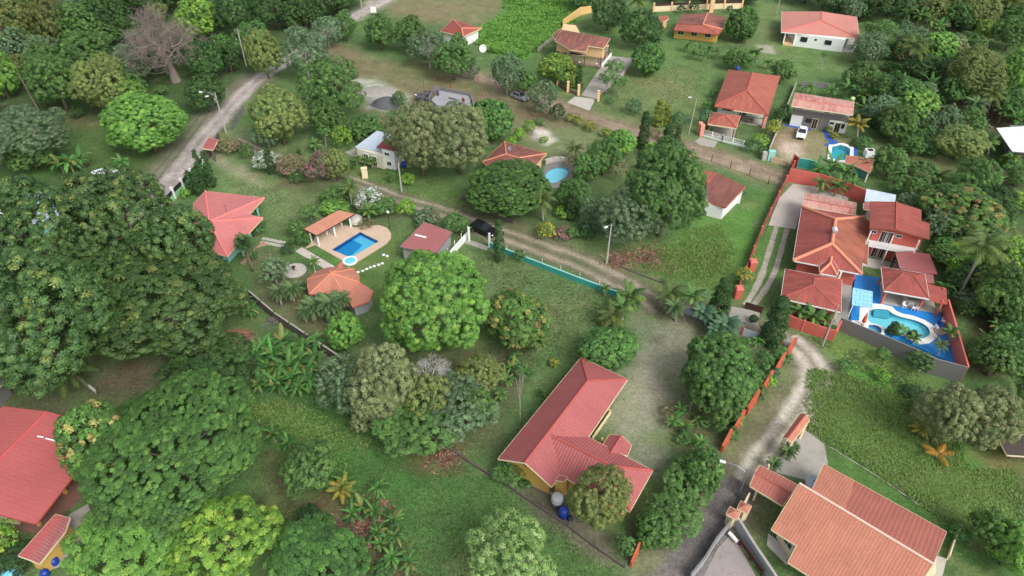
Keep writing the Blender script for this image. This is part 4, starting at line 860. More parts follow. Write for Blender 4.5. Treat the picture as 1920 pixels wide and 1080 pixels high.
    for i,(x,y) in enumerate(((880,452),(918,463))): k = tag(post(None, P(x,y), 2.6, .16, M_WHITE, name='gate_post'), ('white gate post at the end of the white wall','white gate post at the end of the turquoise wall')[i], 'gate post', 'white gate posts')
    wall_run('garden_wall', [(919,464),(985,491),(1080,528),(1160,558)], .95, .16, M_TURQ, 'long low turquoise wall with white top beside the dirt track', coping=(.06,M_AQUA), posts=(3.4,1.9,.025,M_WHITE,'wire_post'))
    wall_run('garden_wall', [(470,560),(520,603),(575,640),(640,684)], 1.55, .15, M_BLOCKD, 'brown grey block wall behind the banana clump', coping=(.05,M_CONC), posts=(3.2,1.75,.09,M_BLOCKD,'pier'))
    wall_run('garden_wall', [(835,838),(880,868),(935,902),(1000,945),(1060,985),(1120,1030),(1172,1066)], .42, .15, M_BLOCKD, 'low grey kerb wall running below the coral roofed house', posts=(3.5,1.5,.035,M_METAL,'wire_post'))
def white_house():
    z = Z[0][3]; E_,Q = 3.2,4.9
    a,b,c,d = V(z(105,85),E_),V(z(665,125),E_),V(z(692,292),E_),V(z(98,240),E_); r0,r1 = V(z(402,86),Q),V(z(402,156),Q)
    root = thing('house', cen([a,b,c,d]), 'white walled house with a clean salmon hip roof at the forest edge', 'house')
    roof(root, [[a,r0,r1,d],[r0,b,c,r1],[d,r1,c],[a,b,r0]], M_WHITEHOUSE, caps=[(r0,r1),(r1,d),(r1,c)], cap=M_SALMONTOP, capr=.14, fascia=M_WHITE)
    ib = inset([a,b,c,d],.9); pl = [P(*z(190,345)),P(*z(552,392)),ib[2] if False else max(ib,key=lambda v:v.x+v.y),max(ib,key=lambda v:v.y-v.x)]; walls(root, pl, 3.05, M_WHITE)
    for t,w_,h_,zz in ((.18,1.5,1.1,1.9),(.42,.4,.35,2.2),(.68,1.5,1.0,1.9)): opening(root, pl[0], pl[1], t, zz, w_, h_, frame=M_DARK)
    m = MB(); m.prism([P(*z(552,392)),P(*z(640,402)),P(*z(690,280)),P(*z(610,290))], -.02,.25); m.build('porch_floor', M_CONC, root)
    m = MB(); m.prism([P(*z(112,340)),P(*z(186,348)),P(*z(195,290)),P(*z(120,285))], -.02,.5); m.build('side_porch', M_PEACH, root)
    for p in (z(632,400),z(110,335),z(186,347)): post(root, P(*p), 3.05, .12, M_WHITE, name='porch_post')
def yellow_house():
    z = Z[0][2]; E_,Q = 2.8,4.3
    a,b = V(z(1280,108),E_+.3),V(z(1605,128),E_+.3); r0,r1 = V(z(1468,96),Q),V(z(1432,182),Q); l,r = V(z(1238,178),E_+.35),V(z(1578,218),E_+.35); s0,s1 = V(z(1213,222),E_-.2),V(z(1552,258),E_-.2)
    root = thing('house', cen([a,b,s0,s1]), 'yellow walled house with an old patched brown and orange tiled roof', 'house')
    roof(root, [([a,r0,r1,l],0),([r0,b,r,r1],0),([l,r1,r,s1,s0],1)], [M_MOSSTILE, M_ORTILE], caps=[(r0,r1),(r1,r)], cap=M_PALECAP, capr=.16, fascia=M_ORTILE)
    ib = inset([a,b,s1,s0],.7); pl = [P(*z(1212,285)),P(*z(1532,318)),max(ib,key=lambda v:v.x+v.y),max(ib,key=lambda v:v.y-v.x)]; walls(root, pl, 2.55, M_YELLOW)
    for t in (.15,.46,.78): opening(root, pl[0], pl[1], t, 1.6, 1.5, 1.1)
    m = MB(); c = P(*z(1490,92)); m.box((c.x,c.y,2.6),(1.1,1.0,5.2)); m.box((c.x,c.y,5.3),(1.4,1.3,.2)); m.build('chimney', M_PEACH, root)
    h = thing('hut', P(*z(1135,180)), 'small red tile roofed hut in the garden left of the yellow house', 'hut'); q = [V(z(1098,125),2.4),V(z(1165,118),2.4),V(z(1178,138),2.2),V(z(1130,168),2.2)]; roof(h,[q],M_ORTILE); walls(h,inset(q,.4),2.15,M_PEACH)
def peach_house():
    z = Z[0][2]; h0,h1 = 6.2,5.1
    root = thing('house', P(*z(530,420)), 'two storey peach house with a brown pink roof, balcony and open terrace', 'house')
    a,b,c,d = V(z(372,222),h0),V(z(736,288),h0),V(z(690,362),h1),V(z(322,305),h1); e0,e1 = V(z(575,345),h1+.05),V(z(555,388),h1-.45); f0,f1 = V(z(440,345),h1),V(z(440,375),h1-.45)
    roof(root, [[a,b,c,e0,e1,f1,d]], M_MOSSTILE, thick=.12, fascia=M_CREAM)
    g = [V(z(300,262),5.2),V(z(372,210),5.6),V(z(372,224),5.5),V(z(330,300),4.9)]; roof(root, [g], M_BROWNTILE, 'side_roof')
    L0,L1 = P(*z(352,440)),P(*z(435,470)); B0,B1 = P(*z(700,470)),P(*z(735,350)); 
    walls(root, [P(*z(352,420)),P(*z(436,462)),P(*z(500,400)),P(*z(470,340)),P(*z(380,330))], 4.95, M_PEACH)
    uw = inset([a,b,c,d],.35); walls(root, uw, 4.75, M_PEACH, 'upper_wall', z0=2.6); walls(root, inset([a,b,c,d],2.2), 2.6, M_CREAM, 'lower_wall')
    opening(root, P(*z(352,420)), P(*z(436,462)), .6, 1.4, 1.1, 1.0); opening(root, P(*z(352,420)), P(*z(436,462)), .5, 3.9, .9, .8)
    fw = sorted(uw, key=lambda v: v.y)[:2]; fw.sort(key=lambda v: v.x); opening(root, fw[0], fw[1], .74, 3.6, .9, 1.9, 'door', M_WOOD); opening(root, fw[0], fw[1], .9, 3.8, .8, .7); opening(root, fw[0], fw[1], .62, 3.6, 1.2, 1.7, 'door', M_WOOD, M_YELLOW)
    m = MB(); q = [P(*z(430,470)),P(*z(660,515)),P(*z(745,410)),P(*z(560,380))]; m.prism(q, -.02,.3); m.build('terrace', paint('terrace_tile',S(150,128,116),.7,.12,.8), root)
    m = MB(); q2 = [P(*z(570,500)),P(*z(690,470)),P(*z(720,420)),P(*z(590,440))]; m.prism(q2, 2.55,2.75); bl = m.build('balcony', M_PEACH, root); m = MB(); a_,b_ = q2[0],q2[1]; dd = b_-a_
    for i in range(12): p = a_.lerp(b_,i/11); m.box((p.x,p.y,3.2),(.05,.05,.9))
    p = (a_+b_)/2; m.box((p.x,p.y,3.65),(dd.length,.06,.06),math.atan2(dd.y,dd.x)); m.build('railing', M_DMETAL, bl)
    aw = [V(z(436,385),3.0),V(z(560,395),3.0),V(z(555,418),2.7),V(z(436,408),2.7)]; roof(root,[aw],plain('dark_awning',S(70,60,60),.7),'awning',.05)
    for p in (z(436,472),z(540,500),z(660,520),z(694,462),z(724,420)): post(root, P(*p), 2.9, .07, M_DMETAL, name='terrace_post')
    for p in (z(505,495),z(635,505)): q = P(*p,.3); l = thing('garden_lamp', q, 'white globe lamp %s' % ('on the left of the peach house terrace' if p[0] < 1100 else 'on the right corner of the peach house terrace'), 'lamp', 'globe lamps on the terrace'); m = MB(); m.tube([q,q+Vector((0,0,.7))],.05,8); m.build('stem',M_DMETAL,l); m = MB(); m.lathe(q+Vector((0,0,.7)),[(.05,0),(.16,.08),(.18,.18),(.1,.32),(.02,.35)],12); m.build('globe',M_BRIGHT,l)
    struct(slab('drive_ramp', [P(*z(*p)) for p in ((660,510),(740,420),(910,440),(830,560),(770,620),(625,745),(520,715))], -.02,.06, M_CONC))
    struct(slab('drive_apron', [P(*z(*p)) for p in ((470,725),(628,742),(578,832),(415,770))], -.02,.05, M_CONCP))
    wall_run('drive_wall', [z(915,450),z(840,560),z(780,640)], 1.0, .18, M_CONCP, 'grey concrete side wall along the ramp of the peach house')
    wall_run('drive_wall', [z(745,418),z(670,505)], .8, .14, M_WHITE, 'low white wall between the peach house terrace and its ramp')
    wall_run('garden_wall', [z(380,205),z(510,115),z(595,95)], [2.0,2.2,1.8], .16, paint('yellow_wall',S(220,184,120),.8,.1,.6), 'tall pale yellow wall behind the peach house beside the bright field')
    wall_run('garden_wall', [z(195,390),z(280,320),z(330,290)], .9, .2, M_CONC, 'grey cement wall between the field and the peach house')
    for i,p in enumerate((z(342,640),z(418,690),z(498,715),z(645,760))): q = P(*p); m = MB(); m.box((q.x,q.y,1.15),(.5,.5,2.3)); m.box((q.x,q.y,2.36),(.62,.62,.12)); tag(m.build('gate_pillar', M_PEACH), ('peach gate pillar farthest left along the lane hedge','second peach gate pillar from the left along the lane','peach gate pillar on the left of the drive ramp','peach gate pillar on the right of the drive ramp')[i], 'pillar', 'peach pillars along the lane')
    wall_run('garden_fence', [z(345,642),z(418,690),z(498,718)], .7, .1, M_BRICK, 'low brick red fence between the peach gate pillars')
    wall_run('boundary_wall', [(1225,22),(1270,20),(1330,17),(1390,16)], 1.5, .16, M_CREAM, 'cream wall with brown slatted panels behind the yellow house', posts=(4.6,2.4,.22,M_PEACH,'pillar'), coping=(.6,M_DWOOD))
def orange_house():
    E_,Q = 3.0,5.0
    a,b,c,d = V(cD(325,52),E_),V(cD(800,112),E_),V(cD(688,472),E_),V(cD(195,387),E_); r0,r1 = V(cD(545,78),Q),V(cD(490,245),Q)
    root = thing('house', cen([a,b,c,d]), 'white and pink house with a broad bright orange tiled roof', 'house')
    roof(root, [[a,r0,r1,d],[r0,b,c,r1],[d,r1,c],[a,b,r0]], M_ORTILE, caps=[(r0,r1),(r1,d),(r1,c)], cap=M_REDCAP, capr=.13, fascia=M_REDCAP)
    p0,ap,p1,bk = V(cD(370,424),2.95),V(cD(545,345),3.75),V(cD(655,470),2.95),V(cD(535,315),3.95); roof(root, [[p0,bk,ap],[p0,ap,p1],[ap,bk,p1]], M_ORTILE, 'porch_roof', caps=[(ap,p0),(ap,p1)], cap=M_REDCAP, capr=.1)
    pl = [P(*cD(212,470)),P(*cD(395,510)),P(*cD(445,470)),P(*cD(640,500)),max(inset([a,b,c,d],.9),key=lambda v:v.x+v.y),max(inset([a,b,c,d],.9),key=lambda v:v.y-v.x)]; walls(root, pl, 2.85, M_WHITE)
    opening(root, pl[0], pl[1], .45, 1.9, 1.9, .9); opening(root, pl[2], pl[3], .65, 1.9, 2.6, 1.1); opening(root, pl[2], pl[3], .1, 1.1, .9, 2.0, 'door')
    m = MB(); m.prism([P(*cD(430,545)),P(*cD(640,580)),P(*cD(665,520)),P(*cD(445,480))], -.02,.15); m.build('porch_floor', M_CONCP, root)
    post(root, P(*cD(640,585)), 2.9, .3, paint('pink_paint',S(222,150,132),.7,.08,.6), name='porch_pillar'); post(root, P(*cD(415,535)), 2.8, .09, M_DARK, name='porch_post')
    tb = thing('table', P(*cD(512,540),.15), 'small wooden table on the porch of the orange roofed house', 'table'); c_ = P(*cD(512,545),.15); m = MB(); m.box((c_.x,c_.y,.9),(1.5,.9,.06)); m.build('tabletop',M_WOOD,tb)
    for x in (-.6,.6):
        for y in (-.35,.35): m = MB(); m.box((c_.x+x,c_.y+y,.5),(.07,.07,.75)); m.build('leg',M_WOOD,tb)
    cp = thing('carport', P(*cD(280,530)), 'orange tiled hip roof carport behind the white gate', 'carport'); q = [V(cD(160,440),2.6),V(cD(435,475),2.6),V(cD(398,592),2.6),V(cD(132,552),2.6)]; s0,s1 = V(cD(292,448),3.4),V(cD(288,470),3.5)
    roof(cp, [[q[0],s1,q[3]],[q[3],s1,q[2]],[s1,q[1],q[2]],[q[0],q[1],s1]], M_ORTILE, caps=[(s1,q[2]),(s1,q[3])], cap=M_REDCAP, capr=.1)
    for v in inset(q,.4): post(cp, v, 2.55, .08, M_WOOD)
    m = MB(); m.prism(inset([Vector((v.x,v.y,0)) for v in q],.2), -.02,.05); m.build('floor_slab', M_CONC, cp)
    pk = MATS['pink_paint']
    for i,p in enumerate((cD(52,640),cD(70,660))):
        q_ = P(p[0],p[1]); m = MB(); m.box((q_.x,q_.y,1.2),(.75,.75,2.4)); tag(m.build('gate_pillar',pk), ('broad pink gate pillar at the left end of the white gate','second pink gate pillar hard against the white gate')[i], 'pillar', 'pink pillars at the white gate')
    fence('white_gate', [cD(72,660),cD(262,715)], 1.4, 'white barred sliding gate before the orange carport', 'gate', 2.4)
    fence('white_fence', [cD(262,715),cD(400,748),cD(550,790)], 1.3, 'white barred fence with pale base beside the lane and orange house', 'fence', 1.8)
    struct(slab('gate_apron', [P(*cD(*p)) for p in ((10,715),(65,672),(225,715),(190,770),(60,745))], -.02,.03, M_CONC))
    wall_run('garden_wall', [cD(690,820),cD(775,620),cD(860,400),cD(938,210)], 1.2, .12, M_CONCP, 'thin pale concrete wall dividing the orange house from the block house')
    wall_run('garden_wall', [cD(985,212),cD(1190,222),cD(1290,235)], 1.3, .15, M_BLOCK, 'grey block wall behind the grey block house')
    k = thing('utility_cabinet', P(*cD(670,870)), 'pale turquoise meter cabinet by the lane corner', 'cabinet'); c_ = P(*cD(705,885)); m = MB(); m.box((c_.x,c_.y,1.0),(1.2,.7,2.0)); m.build('cabinet_body',M_AQUA,k); c_ = P(*cD(648,880)); m = MB(); m.box((c_.x,c_.y,.8),(.9,.7,1.6)); m.build('side_box',M_CONCP,k)
    tank_at('blue water tank on the back edge of the orange roof', V(cD(405,52),3.1), .55, .7, M_BLUEP)
def tank_at(label, c, r, h, mat, stand=0.0, name='water_tank'):
    t = thing(name, c, label, 'tank'); m = MB(); m.lathe(c+Vector((0,0,stand)),[(r*.95,0),(r,.08),(r,h*.3),(r*.96,h*.33),(r,h*.36),(r,h*.75),(r*.7,h*.92),(r*.3,h)],18); m.build('drum',mat,t,True)
    m = MB(); m.lathe(c+Vector((0,0,stand+h)),[(r*.3,-.03),(r*.3,.06),(r*.05,.08)],14); m.build('lid',mat,t)
    if stand:
        m = MB(); m.lathe(c+Vector((0,0,stand-.1)),[(r*1.05,0),(r*1.05,.1)],14); m.build('platform',M_WOOD,t)
        for i in range(4): m = MB(); q = c+Vector((math.cos(.8+i*1.571),math.sin(.8+i*1.571),0))*(r*.85); m.tube([q,q+Vector((0,0,stand-.1))],.06,6); m.build('leg',M_WOOD,t)
    return t
def fence(name, line, h, label, cat, sp, mat=None):
    mat = mat or M_WHITE; pts = [P(*p) for p in line]; root = thing(name, cen(pts), label, cat); m = MB()
    for a,b in zip(pts,pts[1:]):
        d = b-a; rz = math.atan2(d.y,d.x); mid = (a+b)/2
        m.box((mid.x,mid.y,.2),(d.length,.12,.4),rz)
        for z in (h*.55,h): m.box((mid.x,mid.y,z-.03),(d.length,.05,.06),rz)
        for i in range(int(d.length/.28)): q = a.lerp(b,(i+.5)/int(d.length/.28)); m.box((q.x,q.y,h*.62),(.07,.03,h*.7),rz)
    m.build('bars', mat, root); tot = sum((b-a).length for a,b in zip(pts,pts[1:])); n = max(1,round(tot/sp))
    for i in range(n+1):
        t = tot*i/n
        for a,b in zip(pts,pts[1:]):
            l = (b-a).length
            if t <= l+1e-6: q = a.lerp(b,t/l); break
            t -= l
        m = MB(); m.box((q.x,q.y,h*.52),(.16,.16,h*1.1)); m.build('post', mat, root)
    return root
def block_house():
    h0,h1 = 5.2,4.7
    a,b,c,d = V(cD(935,262),h0),V(cD(1482,347),h0),V(cD(1470,468),h1),V(cD(903,386),h1); u,v = V(cD(922,318),5.5),V(cD(1476,400),5.5)
    root = thing('house', cen([a,b,c,d]), 'two storey grey block house with white end bays and streaky coral roof', 'house')
    roof(root, [[a,u,v,b],[u,d,c,v]], M_STREAK, caps=[(u,v)], cap=M_SALMONTOP, capr=.08, fascia=M_CREAM)
    f0,f1 = P(*cD(878,562)),P(*cD(1392,640)); back = P(*cD(1450,420))-P(*cD(1400,560)); g0,g1 = Vector((a.x+.4,a.y-.5,0)),Vector((b.x-.5,b.y-.5,0))
    walls(root, [f0,f1,g1,g0], 4.6, M_BLOCK)
    dv = (f1-f0).normalized(); n = Vector((dv.y,-dv.x,0)); L = (f1-f0).length; rz = math.atan2(dv.y,dv.x)
    def panel(t0,t1,z0,z1,mat,name):
        m = MB(); cc = f0.lerp(f1,(t0+t1)/2)+n*.04; m.box((cc.x,cc.y,(z0+z1)/2),(L*(t1-t0),.12,z1-z0),rz); return m.build(name,mat,root)
    panel(0.01,.21,.02,2.3,M_WHITE,'rendered_bay'); panel(.68,.995,.02,2.4,M_WHITE,'rendered_bay'); panel(.02,.98,3.6,4.55,paint('pale_grey_plaster',S(196,194,192),.8,.08,.6),'upper_band')
    for t in (.12,.6,.82): opening(root, f0+n*.1, f1+n*.1, t, 4.1, 1.0 if t < .8 else 1.9, .6, frame=M_DARK, pane=plain('dark_red',S(82,30,34),.6))
    opening(root, f0, f1, .44, 1.1, .95, 2.1, 'door', M_CREAM); opening(root, f0+n*.1, f1+n*.1, .84, 1.05, .95, 2.0, 'door', M_CREAM)
    opening(root, f0, f1, .32, 1.6, 1.0, .7, frame=M_DARK); opening(root, f0+n*.1, f1+n*.1, .93, 1.5, .5, .9, frame=M_DARK); opening(root, f0+n*.1, f1+n*.1, .73, 1.8, .7, .35, frame=M_DARK)
    tank_at('pale green tank on the right end of the streaky coral roof', V(cD(1462,330),5.2), .45, .6, plain('pale_green_plastic',S(178,205,130),.5))
    bp = paint('blue_path_paint',S(52,96,176),.7,.2,.8)
    struct(slab('blue_terrace', [P(*cD(*p)) for p in ((845,545),(870,560),(1095,590),(1090,605),(980,595),(845,570))], -.02,.06,bp))
    struct(slab('blue_path', [P(*cD(*p)) for p in ((1150,590),(1225,600),(1250,650),(1270,690),(1330,715),(1340,745),(1290,750),(1205,755),(1210,735),(1260,725),(1215,680),(1200,620))], -.02,.05,bp))
    pool = [P(*cD(*p)) for p in ((1275,770),(1300,765),(1350,752),(1405,768),(1442,790),(1428,905),(1262,880))]; POOLS.append([(p.x,p.y) for p in inset(pool,.05)])
    rim = [P(*cD(*p)) for p in ((1243,752),(1295,752),(1330,740),(1375,738),(1420,752),(1435,772),(1472,775),(1468,920),(1228,895))]
    r = thing('swimming_pool', cen(pool), 'small aqua pool with a thick white rim before the grey block house', 'pool'); m = MB(); prism_holes(m, rim, [pool], -.02,.25); m.build('rim', M_WHITE, r); pool_body(r, pool, .8, paint('pool_tile_aqua',S(105,200,212),.4,.1,1), .12, 'w3', (.65,.92,.95,1))
    struct(slab('blue_pool_border', [P(*cD(*p)) for p in ((1472,772),(1512,772),(1508,842),(1470,838))], -.02,.05,bp))
    h = thing('hut', P(*cD(1530,930)), 'open hut with a peach tiled roof next to the small aqua pool', 'hut'); q = [V(cD(1410,838),2.6),V(cD(1655,878),2.6),V(cD(1630,1000),2.3),V(cD(1480,930),2.3),V(cD(1395,905),2.3)]; roof(h,[q],M_SALMROOF2)
    for v in inset(q,.3): post(h, v, 2.25, .09, M_CREAM)
    walls(h, [P(*cD(1480,985)),P(*cD(1600,1040)),P(*cD(1610,1020)),P(*cD(1490,965))], 2.2, M_AQUA)
    st = thing('barbecue', P(*cD(1608,835)), 'white masonry barbecue with black opening behind the peach hut', 'barbecue'); c_ = P(*cD(1608,850)); m = MB(); m.box((c_.x,c_.y,.7),(1.6,1.2,1.4)); m.build('body',M_WHITE,st); m = MB(); m.box((c_.x,c_.y-.1,1.43),(1.0,.8,.08)); m.build('grill',M_DARK,st)
    wall_run('garden_wall', [cD(920,940),cD(1050,962),cD(1120,985)], 1.8, .15, M_TURQ, 'turquoise wall at the end of the block house yard', coping=(.06,M_AQUA))
    wall_run('garden_wall', [cD(1500,1015),cD(1590,1075)], 1.8, .15, paint('teal_faded',S(96,158,156),.7,.12,.6), 'faded teal wall below the peach hut')
    wall_run('gate_wall', [cD(715,900),cD(850,940)], 1.1, .1, paint('pale_orange',S(222,190,160),.7,.1,.8), 'thin pale gate bar across the block house yard entrance','gate')
    wall_run('gate_wall', [cD(880,985),cD(905,930),cD(945,960)], 2.2, .2, paint('dark_salmon',S(150,76,70),.8,.12,.7), 'dark salmon wall corner at the top of the lane')
def white_cottage():
    root = thing('house', P(*cF(420,850)), 'small white cottage with a pale blue metal roof and red sheet end', 'house')
    a,b,c,d = V(cF(132,780),2.7),V(cF(355,614),3.3),V(cF(520,650),3.3),V(cF(408,828),2.7); roof(root, [[a,b,c,d]], M_METALROOF, fascia=M_METAL)
    e = [V(cF(352,778),3.9),V(cF(440,690),4.2),V(cF(590,735),4.2),V(cF(520,818),3.9)]; roof(root,[e],roofing('red_patched_sheet',S(186,70,66),S(140,58,50),.35,2,.6,.4,.05,.65,.2),'upper_roof',fascia=M_METAL)
    w0,w1,w2 = P(*cF(172,918)),P(*cF(428,1000)),P(*cF(545,1020)); bk = Vector(((b-a).x,(b-a).y,0))*.7; walls(root,[w0,w1,w1+bk,w0+bk],2.65,paint('ivory_paint',S(224,216,196),.7,.08,.6))
    x0 = P(*cF(428,985)); x1 = P(*cF(548,1012)); sd_ = P(*cF(640,905))-x1; walls(root,[x0,x1,x1+sd_,x0+sd_],3.85,M_WHITE,'tall_wall')
    opening(root,w0,w1,.35,1.7,1.0,.8); opening(root,w0,w1,.68,1.1,.9,2.1,'door'); opening(root,x0,x1,.4,3.1,1.0,.6); opening(root,x0,x1,.5,1.2,.9,.8)
    s = thing('monument', P(684,330), 'upright cream concrete block standing on the lawn by the cottage', 'block'); c_ = P(685,333); m = MB(); m.box((c_.x,c_.y,.95),(1.0,.7,1.9),.2); m.box((c_.x,c_.y,1.95),(1.1,.8,.12),.2); m.build('body',M_CREAM,s)
    struct(slab('cottage_path', [P(*cF(*p)) for p in ((40,830),(140,785),(180,910),(120,880))], -.02,.04, M_CONC))
    tank_at('blue drum behind the corner of the white cottage', P(*cF(630,975)), .55, 1.1, M_BLUEP)
def shed_right():
    z = Z[1][2]; root = thing('shed', P(*z(1580,400)), 'white walled shed with a brown tiled roof and orange edge trim', 'shed')
    a,b,c,d = V(z(1528,215),3.1),V(z(1752,320),3.1),V(z(1600,477),2.6),V(z(1470,432),2.6); e,f = V(z(1440,196),3.0),V(z(1410,200),2.9); g = V(z(1462,292),2.95); 
    roof(root, [([a,b,c,d,g],0),([a,g,V(z(1375,268),2.75),e],1)], [M_BROWNTILE,M_ORTILE], fascia=M_ORANGE, caps=[(b,c),(g,a)], cap=M_ORTILE, capr=.12)
    pl = [P(*z(1436,530)),P(*z(1566,566)),P(*z(1716,412)),Vector((b.x-.5,b.y-.5,0)),Vector((g.x,g.y,0)),P(*z(1440,480))]; walls(root, pl, 2.5, M_WHITE)
def brown_house():
    root = thing('house', P(965,300), 'house with an old brown red hip roof behind the mango tree and round pool', 'house'); h,q = 2.8,4.0
    a,b,c,d = V((905,303),h),V((946,265),h),V((1025,288),h),V((1000,314),h); f = V((930,328),h); r0,r1 = V((949,289),q),V((973,296),q)
    roof(root, [[a,b,r0],[b,c,r1,r0],[r1,c,d],[r0,r1,d,f],[a,r0,f]], M_BROWNTILE, caps=[(a,r0),(b,r0),(r0,r1),(r1,c),(r1,d)], cap=M_PALECAP, capr=.13, fascia=M_PEACH); walls(root, inset([a,b,c,d,f],.7), 2.7, M_PEACH)
    dd = thing('satellite_dish', V((958,281),3.6), 'grey satellite dish on the old brown red roof', 'dish'); dish_on(dd, V((958,283),3.5), .5, Vector((-.3,-.5,.7)), M_METAL)
    pool = smooth_loop([P(*p) for p in ((1022,325),(1036,317),(1052,314),(1066,318),(1064,330),(1050,340),(1035,345),(1024,340))]); POOLS.append([(p.x,p.y) for p in inset(pool,.05)])
    dk = smooth_loop([P(*p) for p in ((1012,325),(1025,308),(1050,302),(1075,308),(1078,330),(1060,350),(1030,356),(1012,345))]); slab2('round_pool_deck', dk, [pool], -.02,.1, M_BLOCK)
    r = thing('swimming_pool', cen(pool), 'round pale blue pool in grey paving beside the brown red roof', 'pool'); pool_body(r, pool, .2, paint('pool_tile_pale',S(160,220,235),.4,.06,1), .02, 'w4', (.8,.95,.98,1))
    wall_run('garden_wall', [(1022,308),(1036,303),(1050,302),(1063,304)], .9, .4, M_CONCP, 'curved pale bench wall behind the round pale blue pool')
    wall_run('garden_wall', [(866,375),(895,392),(930,408),(962,420)], .9, .15, M_BLOCKD, 'low brown wall in front of the mango tree along the track')
def hut_far():
    z = Z[0][1]; root = thing('house', P(*z(1550,260)), 'small white house with a weathered red hip roof in the bright field', 'house'); h,q = 2.9,4.3
    a,b,c,d,e = V(z(1382,232),h),V(z(1478,145),h),V(z(1690,212),h),V(z(1600,252),h),V(z(1555,275),h); r0,r1 = V(z(1528,150),q),V(z(1542,212),q)
    roof(root, [[a,b,r1],[b,c,r1],[r1,c,d],[r1,d,e],[a,r1,e]], [M_TERRA], caps=[(r1,b),(r1,c),(r1,e)], cap=M_PALECAP, capr=.15); walls(root, inset([a,b,c,d,e],.6), 2.75, M_WHITE)
    dd = thing('satellite_dish', P(*z(1705,375)), 'white satellite dish standing in the bright field grass', 'dish'); dish_on(dd, P(*z(1705,385)), .95, Vector((-.3,-.8,.5)), M_BRIGHT, .7)
    s = thing('sign_board', P(*z(885,110)), 'white sign board beside the far end of the concrete road', 'sign'); c_ = P(*z(885,118)); m = MB(); m.box((c_.x,c_.y,1.6),(1.5,.08,1.6)); m.build('board',M_BRIGHT,s); m = MB(); m.box((c_.x,c_.y,.5),(.1,.1,1.2)); m.build('post',M_METAL,s)
def red_house_left():
    E_,Q = 3.4,4.5; z = Z[3][0]
    root = thing('house', P(60,880), 'cream house under a broad plain red roof beside the giant mango tree', 'house')
    r0,r1 = V((88,772),Q),V((-40,900),Q); rt0,rt1,rt2,rt3 = V((128,784),4.1),V((131,818),3.9),V((113,838),3.95),V((128,846),3.8); e = V((143,886),E_); s = V((67,982),E_); sl2 = V((-40,955),3.6); lf0,lf1 = V((5,762),4.2),V((-120,860),3.9)
    rt = V((131,783),3.9)
    pl_ = lambda p: on_plane(p, r0, r1, s)
    rt = pl_((131,783)); roof(root, [([r0,rt,pl_((132,818)),pl_((114,838)),pl_((128,846)),pl_((142,886)),s,pl_((-60,950)),r1],0),([r0,r1,lf1,lf0],0)], M_REDROOF, caps=[(r0,r1)], cap=MATS.get('red_cap') or paint('red_cap',S(198,84,78),.6,.06,1), capr=.08, fascia=M_REDCAP)
    for p in ((124,925),(76,985),(150,890)): post(root, P(*p), 2.9, .16, M_YELLOW, name='pillar')
    walls(root, [P(-50,905),P(-10,975),P(38,985),P(60,930),P(90,850),P(60,800),P(0,800)], 2.9, M_CREAM)
    m = MB(); m.prism([P(30,990),P(72,1005),P(160,930),P(150,880),P(60,900)], -.02,.1); m.build('terrace_floor', M_BRICK, root)
    m = MB(); 
    for (a,b) in (((72,820),(83,822)),((87,824),(114,831))): a_,b_ = on_plane(a,r0,rt,s),on_plane(b,r0,rt,s); m.tube([a_+Vector((0,0,.2)),b_+Vector((0,0,.2))],.08,6)
    m.build('vent_pipe', M_BRIGHT, root)
    an = thing('shed', P(85,1010), 'narrow shed with a two tone red and pink roof before the red house', 'shed'); q = [V((104,964),2.7),V((131,971),2.7),V((123,996),2.4),V((74,1057),2.4),V((34,1042),2.7)]; u0,u1 = V((117,968),2.75),V((52,1048),2.75)
    roof(an, [([q[0],V((118,968),2.62),V((54,1049),2.62),q[4]],0),([V((118,968),2.62),q[1],q[2],q[3],V((54,1049),2.62)],1)], [M_REDROOF,M_PALEPINK], fascia=M_CREAM); walls(an, inset([q[0],q[1],q[2],q[3],q[4]],.35), 2.3, M_YELLOW)
    tank_at('white and blue water drum beside the two tone shed', P(100,1052), .5, 1.1, plain('grey_plastic', S(190,192,194), .5)); tank_at('dark blue plastic drum beside the white drum', P(104,1056), .42, .85, M_BLUEP); tank_at('large pale blue water tank at the foot of the dark shrubs', P(25,1084), .75, 1.3, M_LBLUE)
    tank_at('small navy drum in front of the two tone shed', P(87,1078), .4, .8, M_BLUEP)
    struct(slab('terrace_paving', [P(130,965),P(165,945),P(180,985),P(125,1060),P(95,1068)], -.02,.05, M_CONC))
